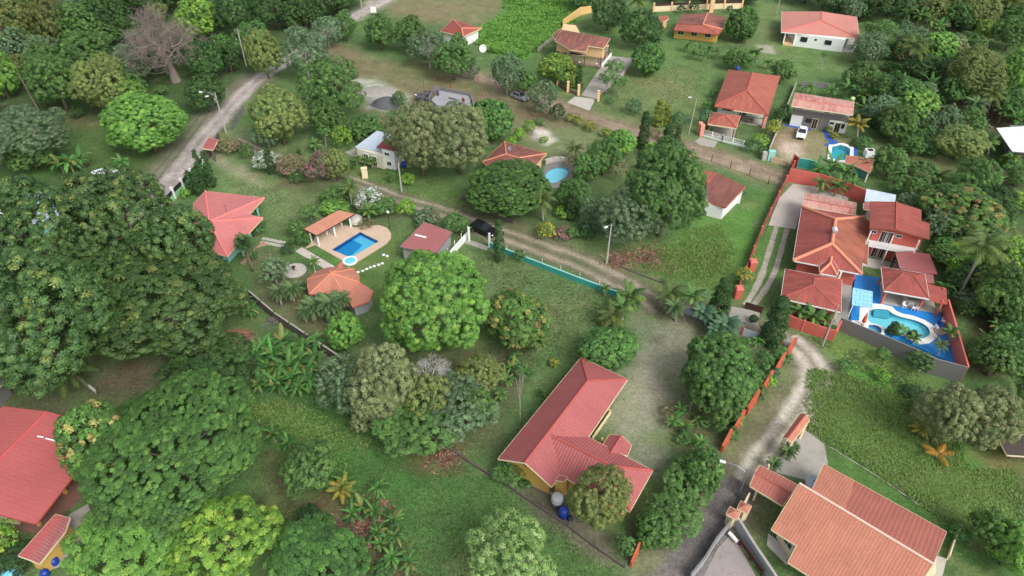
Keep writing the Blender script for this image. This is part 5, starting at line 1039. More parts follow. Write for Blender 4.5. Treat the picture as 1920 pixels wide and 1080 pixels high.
def left_sheds():
    for i,(q,h,lab) in enumerate((([(168,322),(204,312),(223,319),(186,333)],2.4,'white roofed open shelter beside the banana plant behind the spreading tree'),([(-30,405),(28,389),(24,415),(-30,440)],3.0,'white metal roofed house left of the spreading tree'),([(45,368),(92,352),(118,385),(104,415),(62,420)],2.6,'pale blue metal roofed house mostly hidden under the spreading tree'))):
        r = thing('shed' if i == 0 else 'house', cen([P(*p) for p in q]), lab, 'shed' if i == 0 else 'house'); v = [V(p,h) for p in q]; roof(r,[v],M_WHITEROOF if i < 2 else M_METALROOF,fascia=M_METAL)
        if i == 0:
            for p in inset(v,.2): post(r,p,2.25,.07,M_DMETAL)
        else: walls(r, inset(v,.4), h-.15, M_AQUA if i == 2 else M_BLOCK)
    r = thing('shed', P(-5,720), 'grey ribbed shed roof at the foot of the spreading tree', 'shed'); v = [V(p,2.6) for p in ((-60,705),(15,697),(12,712),(-20,745),(-70,750))]; roof(r,[v],roofing('grey_slat_roof',S(140,134,132),S(100,96,94),.3,2,.5,.6,.05,.7,.5)); walls(r,inset(v,.4),2.4,M_BLOCK)
    # gatehouse and green fence along the concrete road
    g = thing('gate_canopy', P(395,280), 'small red gate canopy on grey walls beside the concrete road', 'canopy'); q = [V((391,258),2.7),V((409,262),2.7),V((399,281),2.5),V((379,278),2.5)]; roof(g,[q],M_CORAL)
    for v in inset(q,.25): post(g,v,2.45,.14,M_BLOCKD,name='pillar')
    wall_run('garden_wall', [(412,262),(404,282),(392,297)], 1.6, .2, M_BLOCKD, 'short dark block wall behind the red gate canopy')
    ln = [(383,312),(362,336),(345,355),(328,372),(308,395)]; pts = [P(*p) for p in ln]; r = thing('boundary_fence', cen(pts), 'pale green wall with white pillars and dark bars beside the concrete road', 'fence'); m = MB(); b = MB()
    for a_,c_ in zip(pts,pts[1:]):
        d = c_-a_; mid = (a_+c_)/2; rz = math.atan2(d.y,d.x); m.box((mid.x,mid.y,.45),(d.length,.16,1.0),rz); b.box((mid.x,mid.y,1.35),(d.length,.05,.8),rz)
    m.build('wall_base',M_GREENP,r); b.build('bar_panel',M_DMETAL,r)
    for p in pts: post(r,p,2.2,.2,M_WHITE,name='pillar')
    fence('metal_gate', [(436,245),(446,228),(458,212)], 1.5, 'grey barred fence beside the concrete road near the lamp pole', 'fence', 1.6, M_METAL)
def right_sheds():
    r = thing('house', P(1910,280), 'grey block house with a white metal roof in the right hand thicket', 'house'); v = [V(p,3.3) for p in ((1868,240),(1990,232),(1995,292),(1898,284))]; w_ = [V((1868,240),3.4),V((1880,272),3.2),V((1893,280),3.2),V((1882,245),3.4)]
    roof(r,[v],M_WHITEROOF,fascia=M_METAL); walls(r, [P(1885,300),P(1990,318),P(1990,265),P(1880,262)], 3.1, M_BLOCK)
    r = thing('house', P(1915,640), 'small house with red and white sheet roofs beside the banana plants', 'house'); roof(r,[[V((1893,628),2.9),V((1990,610),2.9),V((1990,640),2.7),V((1890,641),2.7)]],M_TERRA); roof(r,[[V((1905,648),2.6),V((1990,642),2.6),V((1990,720),2.3),V((1915,680),2.3)]],M_WHITEROOF,'lower_roof'); walls(r,[P(1908,672),P(1925,705),P(1990,740),P(1990,650),P(1915,650)],2.2,M_BLOCK)
    r = thing('shed', P(1905,830), 'dark sheet roofed shed behind the pale olive tree', 'shed'); roof(r,[[V((1873,825),2.5),V((1905,816),2.6),V((1990,812),2.6),V((1990,860),2.3),V((1888,853),2.3)]],roofing('dark_sheet',S(98,84,76),S(70,60,54),.3,2,.6,.4,.05,.8,.3)); walls(r,inset([V(p,0) for p in ((1880,835),(1985,825),(1985,865),(1890,862))],.2),2.2,M_BLOCKD)
def bottom_right_walls():
    # orange stepped fence of leaning panels up the gravel lane
    ln = [P(*p) for p in ((1352,848),(1372,818),(1398,778),(1425,742),(1450,706),(1472,672),(1490,648))]; pts = resample(ln, 2.3); root = thing('stepped_fence', cen(pts), 'orange stepped panel fence rising along the gravel lane', 'fence'); 
    for i,(a,b) in enumerate(zip(pts,pts[1:])):
        d = b-a
        if d.length < .6: continue
        rz = math.atan2(d.y,d.x); mid = a.lerp(b,.45); n = Vector((-d.y,d.x,0)).normalized(); m = MB(); t = n*.16; lo = [a-t,a+d*.66-t,a+d*.66+t,a+t]; hs_ = (1.2,2.3,2.3,1.2)
        m.mesh([Vector((v.x,v.y,-.05)) for v in lo]+[Vector((v.x,v.y,k)) for v,k in zip(lo,hs_)], [(3,2,1,0),(4,5,6,7),(0,1,5,4),(1,2,6,5),(2,3,7,6),(3,0,4,7)]); m.build('panel', M_ORANGE, root)
        m = MB(); q = a+d*.83; m.box((q.x,q.y,.75),(d.length*.36,.05,1.5),rz); m.build('bar_panel', M_DMETAL, root)
    a = wall_run('fence_pier', [(1182,1064),(1196,1036)], [1.1,2.0], .2, M_ORANGE, 'orange sloping fence pier at the corner of the coral house yard', 'fence pier')
    wall_run('gate', [(1196,1036),(1226,998)], 1.5, .06, M_DMETAL, 'dark metal gate leaf beside the orange sloping fence pier', 'gate')
    tag(wall_run('corrugated_fence', [(1390,628),(1425,640),(1462,652)], 1.3, .05, M_METALROOF, 'silver corrugated sheet fence under the cypress by the lane', 'fence', posts=(2.2,1.5,.1,M_ORANGE,'post')))
    wall_run('corrugated_fence', [(1275,585),(1312,598),(1345,608)], 1.3, .05, M_METALROOF, 'silver corrugated sheet fence behind the small palms', 'fence', posts=(2.2,1.4,.06,M_METAL,'post'))
    wall_run('boundary_wall', [(1376,985),(1410,1040),(1450,1100)], 1.7, .2, paint('grey_wall',S(150,154,158),.85,.15,.6), 'grey plastered wall beside the paved entrance below the salmon gable house', coping=(.05,M_CONC))
    wall_run('boundary_wall', [(1292,1090),(1318,1058),(1340,1022),(1366,990)], 1.4, .12, paint('grey_wall',S(150,154,158)), 'low grey wall between the asphalt lane and paved entrance', coping=(.05,M_BLOCK))
    m = thing('garden_rail', P(1410,1040), 'reddish wooden rail along the paved entrance', 'rail'); b = MB(); a0,a1 = P(1385,1020),P(1428,1080); d = a1-a0; c_ = (a0+a1)/2; b.box((c_.x,c_.y,.9),(d.length,.12,.25),math.atan2(d.y,d.x)); b.box((c_.x,c_.y,.5),(d.length,.08,.2),math.atan2(d.y,d.x)); b.build('rails', M_DWOOD, m)
    for t in (0.02,.5,.98): post(m, a0.lerp(a1,t), 1.1, .08, M_DWOOD)
    for i,(p,lab) in enumerate((((1368,983),'small orange tiled gate pillar nearer the asphalt lane'),((1388,972),'small orange tiled gate pillar against the grey lane wall'))):
        k = thing('gate_pillar', P(*p), lab, 'pillar', 'tiled pillars at the paved entrance'); q = P(*p); b = MB(); b.box((q.x,q.y,1.0),(.8,.8,2.0),.5); b.build('shaft', M_CREAM, k); v = [q+Vector((math.cos(t),math.sin(t),0))*.8+Vector((0,0,2.05)) for t in (.2,1.8,3.3,4.9)]; ap = q+Vector((0,0,2.4)); roof(k,[[v[j],v[(j+1)%4],ap] for j in range(4)],M_SALMROOF,'cap',.06)
    b = thing('gas_cylinder', P(1374,1010), 'white cylinder lying against the grey plastered wall', 'cylinder'); c_ = P(1374,1012); mm = MB(); mm.tube([c_+Vector((-.35,.5,.5)),c_+Vector((.25,-.5,.5))],.2,10); mm.build('body',M_BRIGHT,b)
    struct(slab('paved_entrance', [P(1345,1030),P(1372,1000),P(1395,1040),P(1425,1095),P(1310,1100),P(1325,1070)], -.02,.03, paint('worn_red_paving',S(150,142,138),.85,.3,.5,S(120,70,66),.8)))
    wall_run('garden_wall', [(1400,940),(1385,968)], 1.6, .15, M_CREAM, 'short cream wall by the lane beside the salmon carport')
    wall_run('garden_wall', [(1798,992),(1785,1020),(1775,1050)], .8, .12, M_CREAM, 'thin cream wall at the far corner of the salmon gable house')
    wall_run('wire_fence', [(1555,838),(1640,890),(1720,945),(1752,960)], .08, .08, M_CONCP, 'white kerb line of the fence behind the salmon gable house', 'fence', posts=(4,1.3,.03,M_METAL,'post'))
    dd = thing('satellite_dish', P(1518,905), 'round white satellite dish beside the salmon gable house', 'dish'); dish_on(dd, P(1519,912), .75, Vector((-.1,-.35,.9)), plain('dish_grey',S(190,205,220),.5), .8)
    tank_at('grey white water drum on a wooden stand in front of the coral house', P(1044,948), .65, 1.0, plain('grey_plastic', S(190,192,194), .5), .9); tank_at('tall blue plastic barrel beside the wooden drum stand', P(1056,966), .55, 1.3, M_BLUEP); tank_at('small navy bucket beside the tall blue barrel', P(1068,974), .3, .5, plain('navy',S(24,34,80),.5))
    wall_run('wire_fence', [(1298,292),(1340,305),(1400,328),(1440,345)], .05, .05, M_WOOD, 'wire fence on thin dark posts along the gravel bend', 'fence', posts=(4,1.5,.05,M_DWOOD,'post'))
    wall_run('wire_fence', [(1145,490),(1180,508),(1245,532)], .18, .2, M_BLOCKD, 'broken kerb of a wire fence below the big central tree', 'fence', posts=(4,1.2,.04,M_WOOD,'post'))
    wall_run('wire_fence', [(1460,350),(1445,410),(1430,450)], .05, .05, M_WOOD, 'post and wire fence right of the brown roofed shed', 'fence', posts=(3,1.3,.05,M_WOOD,'post'))
def construction():
    z = cF; root = thing('foundation', P(*z(1100,310)), 'unfinished pale grey concrete floor and low block walls on the building plot', 'foundation')
    q = [P(*z(985,232)),P(*z(1290,290)),P(*z(1300,400)),P(*z(960,380)),P(*z(900,330))]; m = MB(); m.prism(q,-.02,.5); m.build('floor_slab',paint('new_concrete',S(150,152,154),.85,.2,.6),root)
    m = MB()
    for a,b,h in ((z(985,232),z(1290,290),1.3),(z(920,235),z(985,232),1.4),(z(920,240),z(880,330),1.1),(z(1290,290),z(1320,380),1.0),(z(1170,380),z(1250,410),1.3)):
        a,b = P(*a),P(*b); d = b-a; c_ = (a+b)/2; m.box((c_.x,c_.y,h/2),(d.length,.2,h),math.atan2(d.y,d.x))
    m.build('block_walls',M_BLOCK,root)
    m = MB(); a,b = P(*z(1075,312)),P(*z(1145,328)); d = b-a; c_ = (a+b)/2; m.box((c_.x,c_.y,.7),(d.length,.3,.12),math.atan2(d.y,d.x)); m.build('plank',M_WOOD,root)
    for i,(x,y) in enumerate(((828,215),(948,170),(1096,235),(1255,275),(1370,180),(1410,285))):
        c_ = P(*z(x,y)); k = thing('marker_post', c_, 'thin red post %s' % ('farthest left on the building plot','behind the dark pile of blocks','standing out of the middle of the concrete floor','at the far right end of the concrete floor','by the lane behind the building plot','nearest the silver car on the building plot')[i], 'post', 'red posts around the building plot'); m = MB(); m.tube([c_,c_+Vector((0,0,2.4))],.05,6); m.build('shaft',plain('red_oxide',S(150,50,46),.6),k); m = MB(); m.box((c_.x,c_.y,.05),(.3,.3,.14)); m.build('footing',M_CONC,k)
    rng = random.Random(4)
    def pile(name,label,cat,c,rx,ry,h,mat,n=16):
        r = thing(name,c,label,cat); m = MB(); vs = []; rings = 7
        for i in range(rings):
            t = i/(rings-1)
            for k in range(n): a = 2*math.pi*k/n; w_ = (1-t)**.8*(1+.15*rng.uniform(-1,1)); vs.append(c+Vector((rx*w_*math.cos(a),ry*w_*math.sin(a),h*(1-(1-t)**1.7)+rng.uniform(-.04,.04)-.03)))
        m.mesh(vs,[(i*n+k,i*n+(k+1)%n,(i+1)*n+(k+1)%n,(i+1)*n+k) for i in range(rings-1) for k in range(n)]); m.build('heap',mat,r,True); return r
    pile('gravel_pile','dark grey gravel heap left of the concrete floor','gravel',P(728,196),3.6,2.4,1.6,paint('gravel',S(92,92,96),.95,.2,3))
    pile('sand_pile','low pale sand heap behind the dark gravel','sand',P(706,172),4.2,3.0,.5,paint('sand',S(152,148,140),.95,.2,1.5))
    r = thing('block_stack',P(*z(830,290)),'jumbled stack of dark grey cement blocks beside the concrete floor','blocks'); 
    for i in range(26): c_ = P(*z(rng.uniform(775,910),rng.uniform(255,325))); m = MB(); m.box((c_.x,c_.y,.2+rng.uniform(0,.6)),(.9,.6,.5),rng.uniform(0,3)); m.build('block',paint('dark_block',S(84,84,88),.9,.15,2),r)
    def brush(label,c,rx,n,cols,h=.5):
        r = thing('brush_pile',c,label,'leaf pile'); pts=[]; 
        for _ in range(n):
            a = rng.uniform(0,6.28); q = abs(rng.gauss(0,.5)); q = min(q,1); p = c+Vector((math.cos(a)*q*rx,math.sin(a)*q*rx,rng.uniform(.02,h*(1.05-q)))); d = Vector((rng.gauss(0,1),rng.gauss(0,1),rng.gauss(0,.35))).normalized(); s = d.cross(Vector((rng.gauss(0,.4),rng.gauss(0,.4),1))).normalized(); l = rng.uniform(.25,.7); w_ = rng.uniform(.04,.1); pts.append((p-d*l/2-s*w_,p-d*l/2+s*w_,p+d*l/2+s*w_*.4,p+d*l/2-s*w_*.4))
        m = MB()
        for f in pts: m.face(f, rng.randrange(len(cols)))
        m.build('dry_fronds',cols,r)
    c1 = [plain('dry_red',S(132,92,80),.9),plain('dry_tan',S(150,122,102),.9),plain('dry_brown',S(96,64,54),.9)]
    brush('heap of dry red brown fronds beside the banana clump',P(452,642),2.3,420,c1); brush('scatter of dry leaves under the big central tree',P(1222,486),6.5,900,c1,.25); brush('dry leaf litter beside the lamp pole below the central tree',P(1158,490),2.8,380,c1,.3)
    brush('small heap of dry brush before the olive trees',P(838,856),2.6,300,c1,.3); brush('pile of pale dead fronds near the grey wall corner',P(1863,683),2.4,300,[plain('dry_pale',S(182,150,120),.9)]+c1)
    brush('grey jumble of old stones below the block wall',P(513,603),1.6,160,[paint('rubble',S(120,112,108),.9,.2,3)],.6); brush('dead stems around the row of banana plants',P(680,985),3.5,420,c1,.3); brush('dry trash under the banana row beside the path',P(702,950),2.2,260,c1,.35)
    brush('tangle of dry branches behind the olive thicket',P(1675,90),5,520,[plain('dry_grey',S(128,118,112),.9)]+c1,.8); brush('fallen dry branches in the right hand thicket',P(1830,215),6,520,[plain('dry_grey',S(128,118,112),.9)]+c1,.8)
def people():
    def person(c, z0, pose, shirt, trous, hat, label):
        rng = random.Random(1); r = thing('person',(c.x,c.y,z0),label,'person','workers on the building plot'); o = Vector((c.x,c.y,z0)); lean = pose
        def j(x,y,z): return o+Vector((x, y-lean*max(0,z-.9)*.9, z-lean*max(0,z-.9)*.35))
        V_ = {'pel':(j(0,0,.95),.15),'spi':(j(0,0,1.2),.15),'che':(j(0,0,1.4),.17),'nec':(j(0,0,1.53),.06),'hea':(j(0,-.02,1.66),.105),'top':(j(0,-.02,1.75),.07),'shl':(j(-.19,0,1.43),.07),'ell':(j(-.3,-.05,1.16),.05),'wrl':(j(-.28,-.22,.95),.038),'hal':(j(-.27,-.3,.88),.04),'shr':(j(.19,0,1.43),.07),'elr':(j(.31,-.02,1.16),.05),'wrr':(j(.33,-.2,1.0),.038),'har':(j(.33,-.28,.95),.04),
             'hil':(o+Vector((-.1,0,.88)),.1),'knl':(o+Vector((-.14,-.06,.5)),.07),'anl':(o+Vector((-.16,.02,.09)),.05),'tol':(o+Vector((-.17,-.14,.05)),.045),'hir':(o+Vector((.1,0,.88)),.1),'knr':(o+Vector((.15,-.02,.5)),.07),'anr':(o+Vector((.18,.08,.09)),.05),'tor':(o+Vector((.19,-.08,.05)),.045)}
        E_ = [('pel','spi'),('spi','che'),('che','nec'),('nec','hea'),('hea','top'),('che','shl'),('shl','ell'),('ell','wrl'),('wrl','hal'),('che','shr'),('shr','elr'),('elr','wrr'),('wrr','har'),('pel','hil'),('hil','knl'),('knl','anl'),('anl','tol'),('pel','hir'),('hir','knr'),('knr','anr'),('anr','tor')]
        for s_,h_ in ((-1,'hal'),(1,'har')):
            for k in range(5):
                p = V_[h_][0]; t = p+Vector(((k-2)*.018+(.05*-s_ if k == 0 else 0),-.06-.012*(k in (2,3)),-.05)); V_[h_+str(k)] = (t,.01); E_.append((h_,h_+str(k)))
        def skin(name, keys, grow, mat, parent):
            ks = [k for k in V_ if k in keys]; ix = {k:i for i,k in enumerate(ks)}; me = bpy.data.meshes.new(name); me.from_pydata([tuple(V_[k][0]-o) for k in ks],[(ix[a],ix[b]) for a,b in E_ if a in ix and b in ix],[]); ob = bpy.data.objects.new(name,me); COL.objects.link(ob); ob.parent = parent
            me.materials.append(mat); sm = ob.modifiers.new('skin','SKIN'); 
            for i,k in enumerate(ks): g = V_[k][1]+grow; me.skin_vertices[0].data[i].radius = (g,g)
            me.skin_vertices[0].data[0].use_root = True; ob.modifiers.new('sub','SUBSURF').levels = 1; ob.modifiers['sub'].render_levels = 2; return ob
        skn = plain('skin',S(128,88,66),.6); b = skin('body', list(V_), 0, skn, r)
        skin('shirt', ['pel','spi','che','shl','ell','shr','elr'], .015, shirt, b); skin('trousers', ['pel','hil','knl','anl','hir','knr','anr'], .018, trous, b)
        m = MB(); hc = V_['top'][0]; m.lathe(hc-Vector((0,0,.05)),[(.2,0),(.2,.02),(.12,.03),(.11,.1),(.05,.14)],12); m.build('hat',hat,b)
        m = MB(); f = V_['hea'][0]; m.box(f+Vector((0,-.105,-.01)),(.03,.04,.05)); m.build('nose',skn,b)
        m = MB(); m.box(f+Vector((-.04,-.095,.03)),(.02,.02,.012)); m.box(f+Vector((.04,-.095,.03)),(.02,.02,.012)); m.box(f+Vector((0,-.095,-.06)),(.05,.02,.012)); m.build('face',M_DARK,b)
    red,blue,navy = plain('red_cloth',S(170,44,56),.9),plain('blue_cloth',S(44,66,132),.9),plain('navy_cloth',S(38,42,70),.9); wh = plain('white_cloth',S(222,222,224),.9)
    person(P(*cF(1222,350),.5),.5,.45,red,plain('dark_red_cloth',S(110,36,46),.9),red,'worker in red leaning over on the concrete floor'); person(P(*cF(965,272),.3),0.02,.2,blue,navy,navy,'worker in blue standing at the left end of the concrete floor'); person(P(*cF(750,308)),0,.7,wh,plain('grey_cloth',S(88,88,92),.9),wh,'worker in white stooping beside the stack of dark blocks')
# ------------------------------------------------------------------ vehicles
def car(label, c, rz, paint_, L=4.3, W=1.75, suv=False):
    r = thing('parked_car',c,label,'car','cars parked in the village'); r.rotation_euler = (0,0,rz); save = ORG[r.name]; ORG[r.name] = Vector((0,0,0)); hh = .16 if suv else 0
    prof = [(-L/2,.45),(-L/2,.82+hh),(-L/2+.08,.95+hh),(L*.20,.98+hh),(L*.36,.90+hh),(L/2-.06,.76+hh),(L/2,.6),(L/2,.4),(-L/2,.35)]
    m = MB(); n = len(prof); secs = []
    for y,k,zk in ((-W/2,.96,.0),(-W/2+.12,1,.03),(W/2-.12,1,.03),(W/2,.96,.0)): secs.append([Vector((x*k,y,z+(zk if z > .6 else 0))) for x,z in prof])
    vs = [v for s_ in secs for v in s_]; m.mesh(vs,[(i*n+k,i*n+(k+1)%n,(i+1)*n+(k+1)%n,(i+1)*n+k) for i in range(3) for k in range(n)]+[tuple(range(n))[::-1],tuple(range(3*n,4*n))]); m.build('body',paint_,r)
    zb,zt = .96+hh,1.48+hh*1.4; x0,x1,x2,x3 = (-L*.47,-L*.36,L*.02,L*.22) if suv else (-L*.42,-L*.26,L*.03,L*.24)
    wb,wt = W/2-.08,W/2-.24; lo = [(x0,-wb),(x3,-wb),(x3,wb),(x0,wb)]; hi = [(x1,-wt),(x2,-wt),(x2,wt),(x1,wt)]
    m = MB(); m.mesh([Vector((x,y,zb)) for x,y in lo]+[Vector((x,y,zt)) for x,y in hi],[(3,2,1,0),(4,5,6,7),(0,1,5,4),(1,2,6,5),(2,3,7,6),(3,0,4,7)]); m.build('windows',M_PANE,r)
    m = MB(); 
    m.mesh([Vector((x,y,zt-.02)) for x,y in hi]+[Vector((x*.97+.0,y*.93,zt+.06)) for x,y in hi],[(4,5,6,7),(0,1,5,4),(1,2,6,5),(2,3,7,6),(3,0,4,7),(3,2,1,0)])
    for sy in (-1,1):
        for (xa,xb) in ((x0,x1),(x3,x2),((x0+x3)/2-.1,(x1+x2)/2-.05)): m.tube([(xa,sy*(wb+.005),zb),(xb,sy*(wt+.005),zt)],.04,6)
    m.build('roof',paint_,r)
    for sx in (-L*.31,L*.31):
        for sy in (-1,1):
            y = sy*(W/2-.08); w_ = thing_part('wheel',r); m = MB(); m.tube([(sx,y-.11,.33),(sx,y+.11,.33)],.33,18); t = m.build('wheel',M_RUBBER,r); bpy.data.objects.remove(w_); m = MB(); m.tube([(sx,y-.12*1.02,.33),(sx,y+.12*1.02,.33)],.2,14); m.build('rim',M_METAL,t)
    for sy in (-1,1):
        m = MB(); m.box((L/2-.03,sy*(W/2-.28),.68+hh*.7),(.1,.36,.14)); m.build('headlight',M_BRIGHT,r); m = MB(); m.box((-L/2+.0,sy*(W/2-.2),.78+hh),(.08,.26,.2)); m.build('tail_light',plain('red_lens',S(150,20,24),.3),r); m = MB(); m.box((x3-.25,sy*(W/2+.06),1.02+hh),(.14,.16,.12)); m.build('mirror',paint_,r)
    m = MB(); m.box((L/2-.01,0,.5),(.06,W*.6,.2)); m.build('grille',M_DARK,r); ORG[r.name] = save
def thing_part(n, r): return bpy.data.objects.new('scratch', None)
def vehicles():
    car('silver hatchback parked by the lane beside the feathery tree',P(975,186),math.atan2((P(990,190)-P(960,178)).y,(P(990,190)-P(960,178)).x),plain('silver_paint',S(176,180,186),.25,.5),4.0)
    d = P(890,424)-P(926,440); car('black off road car parked at the white gate posts',P(907,436),math.atan2(d.y,d.x)+math.pi,plain('black_paint',S(36,36,40),.2,.2),4.6,1.85,True)
    d = P(1500,262)-P(1506,240); car('white saloon car parked before the grey block house',P(1502,254),math.atan2(d.y,d.x),plain('white_car_paint',S(236,236,236),.25,0),4.4)
# ------------------------------------------------------------------ poles and wires
def pole(label, base, h, lamp=None, lean=(0,0), r=.13, mat=None, arm=1.6, name='utility_pole', cross=False, box=False):
    b = P(*base) if not isinstance(base,Vector) else base; t = b+Vector((lean[0],lean[1],h)); root = thing(name,b,label,'pole' if not lamp else 'lamp post'); m = MB(); m.tube([b-Vector((0,0,.2)),t],[r*1.25,r*.75],10); m.build('shaft',mat or M_POLE,root)
    for i,(dx,dy) in enumerate(lamp or ()):
        e = t+Vector((dx,dy,.25-.5*i))-Vector((0,0,.3)); m = MB(); m.tube([t-Vector((0,0,.6+.5*i)),t.lerp(e,.5)+Vector((0,0,.1)),e],.04,6); a = m.build('lamp_arm',M_METAL,root); d = Vector((dx,dy,0)).normalized(); m = MB(); m.box(e+d*.2,(.6,.26,.14),math.atan2(dy,dx)); m.build('lamp_head',M_BRIGHT,a)
    if cross: m = MB(); m.box(t-Vector((0,0,.4)),(1.6,.1,.1),.3); m.build('cross_arm',M_WOOD,root)
    if box: m = MB(); m.lathe(t-Vector((.25,.2,1.9)),[(.2,0),(.22,.1),(.22,.7),(.15,.8)],12); m.build('transformer',M_METAL,root)
    return t
def poles():
    tops = {}
    t1 = pole('grey concrete pole with two lamps beside the concrete road',(424,249),8.4,[(-2.6,.4),(-1.3,-.3)],(.0,0),.14,box=True)
    t2 = pole('grey concrete pole at the bend where the forest meets the road',(462,124),8.8,None,(0,0),.14,cross=True)
    t0 = pole('leaning weathered wooden pole among the pale green trees',(82,224),9.5,None,(-1.2,.5),.13,M_WOOD)
    t3 = pole('white pole beside the far concrete road',(681,34),7.0); 
    t4 = pole('slim concrete pole on the verge beside the white cottage',(753,359),5.6,None,(0,0),.13)
    t5 = pole('pale lamp post beside the dirt track below the big central tree',(1137,494),7.2,[(-.7,-.5)],(.1,0),.12)
    t6 = pole('slim white lamp post on the open lawn beside the orange house',(1291,252),7.6,[(-1.0,.4)],(.35,0),.09)
    t7 = pole('steel lamp post with long arm beside the gravel lane',(1384,932),5.0,[(-2.2,.9)],(0,0),.09,M_METAL)
    t8 = pole('leaning grey pole at the corner of the salmon front wall',(1542,648),7.2,None,(0,0),.1)
    t9 = pole('thin white pole behind the clean salmon hip roof',(1456,26),6.5,None,(0,0),.1)
    ta = pole('black garden lamp post on the lawn behind the rectangular pool',(731,428),3.0,None,(0,0),.05,M_DMETAL,name='garden_lamp')
    c = ta; m = MB(); m.lathe(c,[(.05,-.05),(.2,.05),(.22,.25),(.05,.4)],12); o = m.build('lamp_globe',M_BRIGHT); rt = [q for q in bpy.data.objects if q.name.startswith('garden_lamp') and 'black garden' in q.get('label','')][0]; me = o.data
    for v in me.vertices: v.co -= ORG[rt.name]
    o.parent = rt
    wire = plain('cable',S(40,40,42),.6); k = 0
    for a,b,lab in ((t2,t1,'power cable from the forest pole to the pole with two lamps'),(t1,P(175,440,8.5),'power cable from the pole with two lamps down beside the concrete road'),(t1+Vector((.4,0,-.9)),P(190,445,7.4),'lower power cable below the one beside the concrete road'),(t3,t2,'power cable from the far white pole to the forest pole')):
        pts = [a.lerp(b,i/14)-Vector((0,0,1.3*4*(i/14)*(1-i/14))) for i in range(15)]; m = MB(); m.tube(pts,.034,5); tag(m.build('power_cable',wire),lab,'cable','power cables along the concrete road')
def all_buildings():
    coral_house(); salmon_house(); red_main(); red_pool(); pink_house(); pool_garden(); white_house(); yellow_house(); peach_house(); orange_house(); block_house(); white_cottage(); shed_right(); brown_house(); hut_far(); red_house_left(); left_sheds(); right_sheds(); bottom_right_walls(); construction(); people(); vehicles(); poles()
# ------------------------------------------------------------------ plants: crowns of many small leaf faces, grown once per kind and size, then copied
LEAF = leafmat('leaves', .28, .55); LEAFGLOSS = leafmat('leaves_waxy', .18, .42)
def unit(a): return a/np.maximum(np.linalg.norm(a, axis=-1, keepdims=True), 1e-9)
LK = 1.5
def pal(cols): return np.array([[min(.75, lin(v)*LK) for v in c] for c in cols])
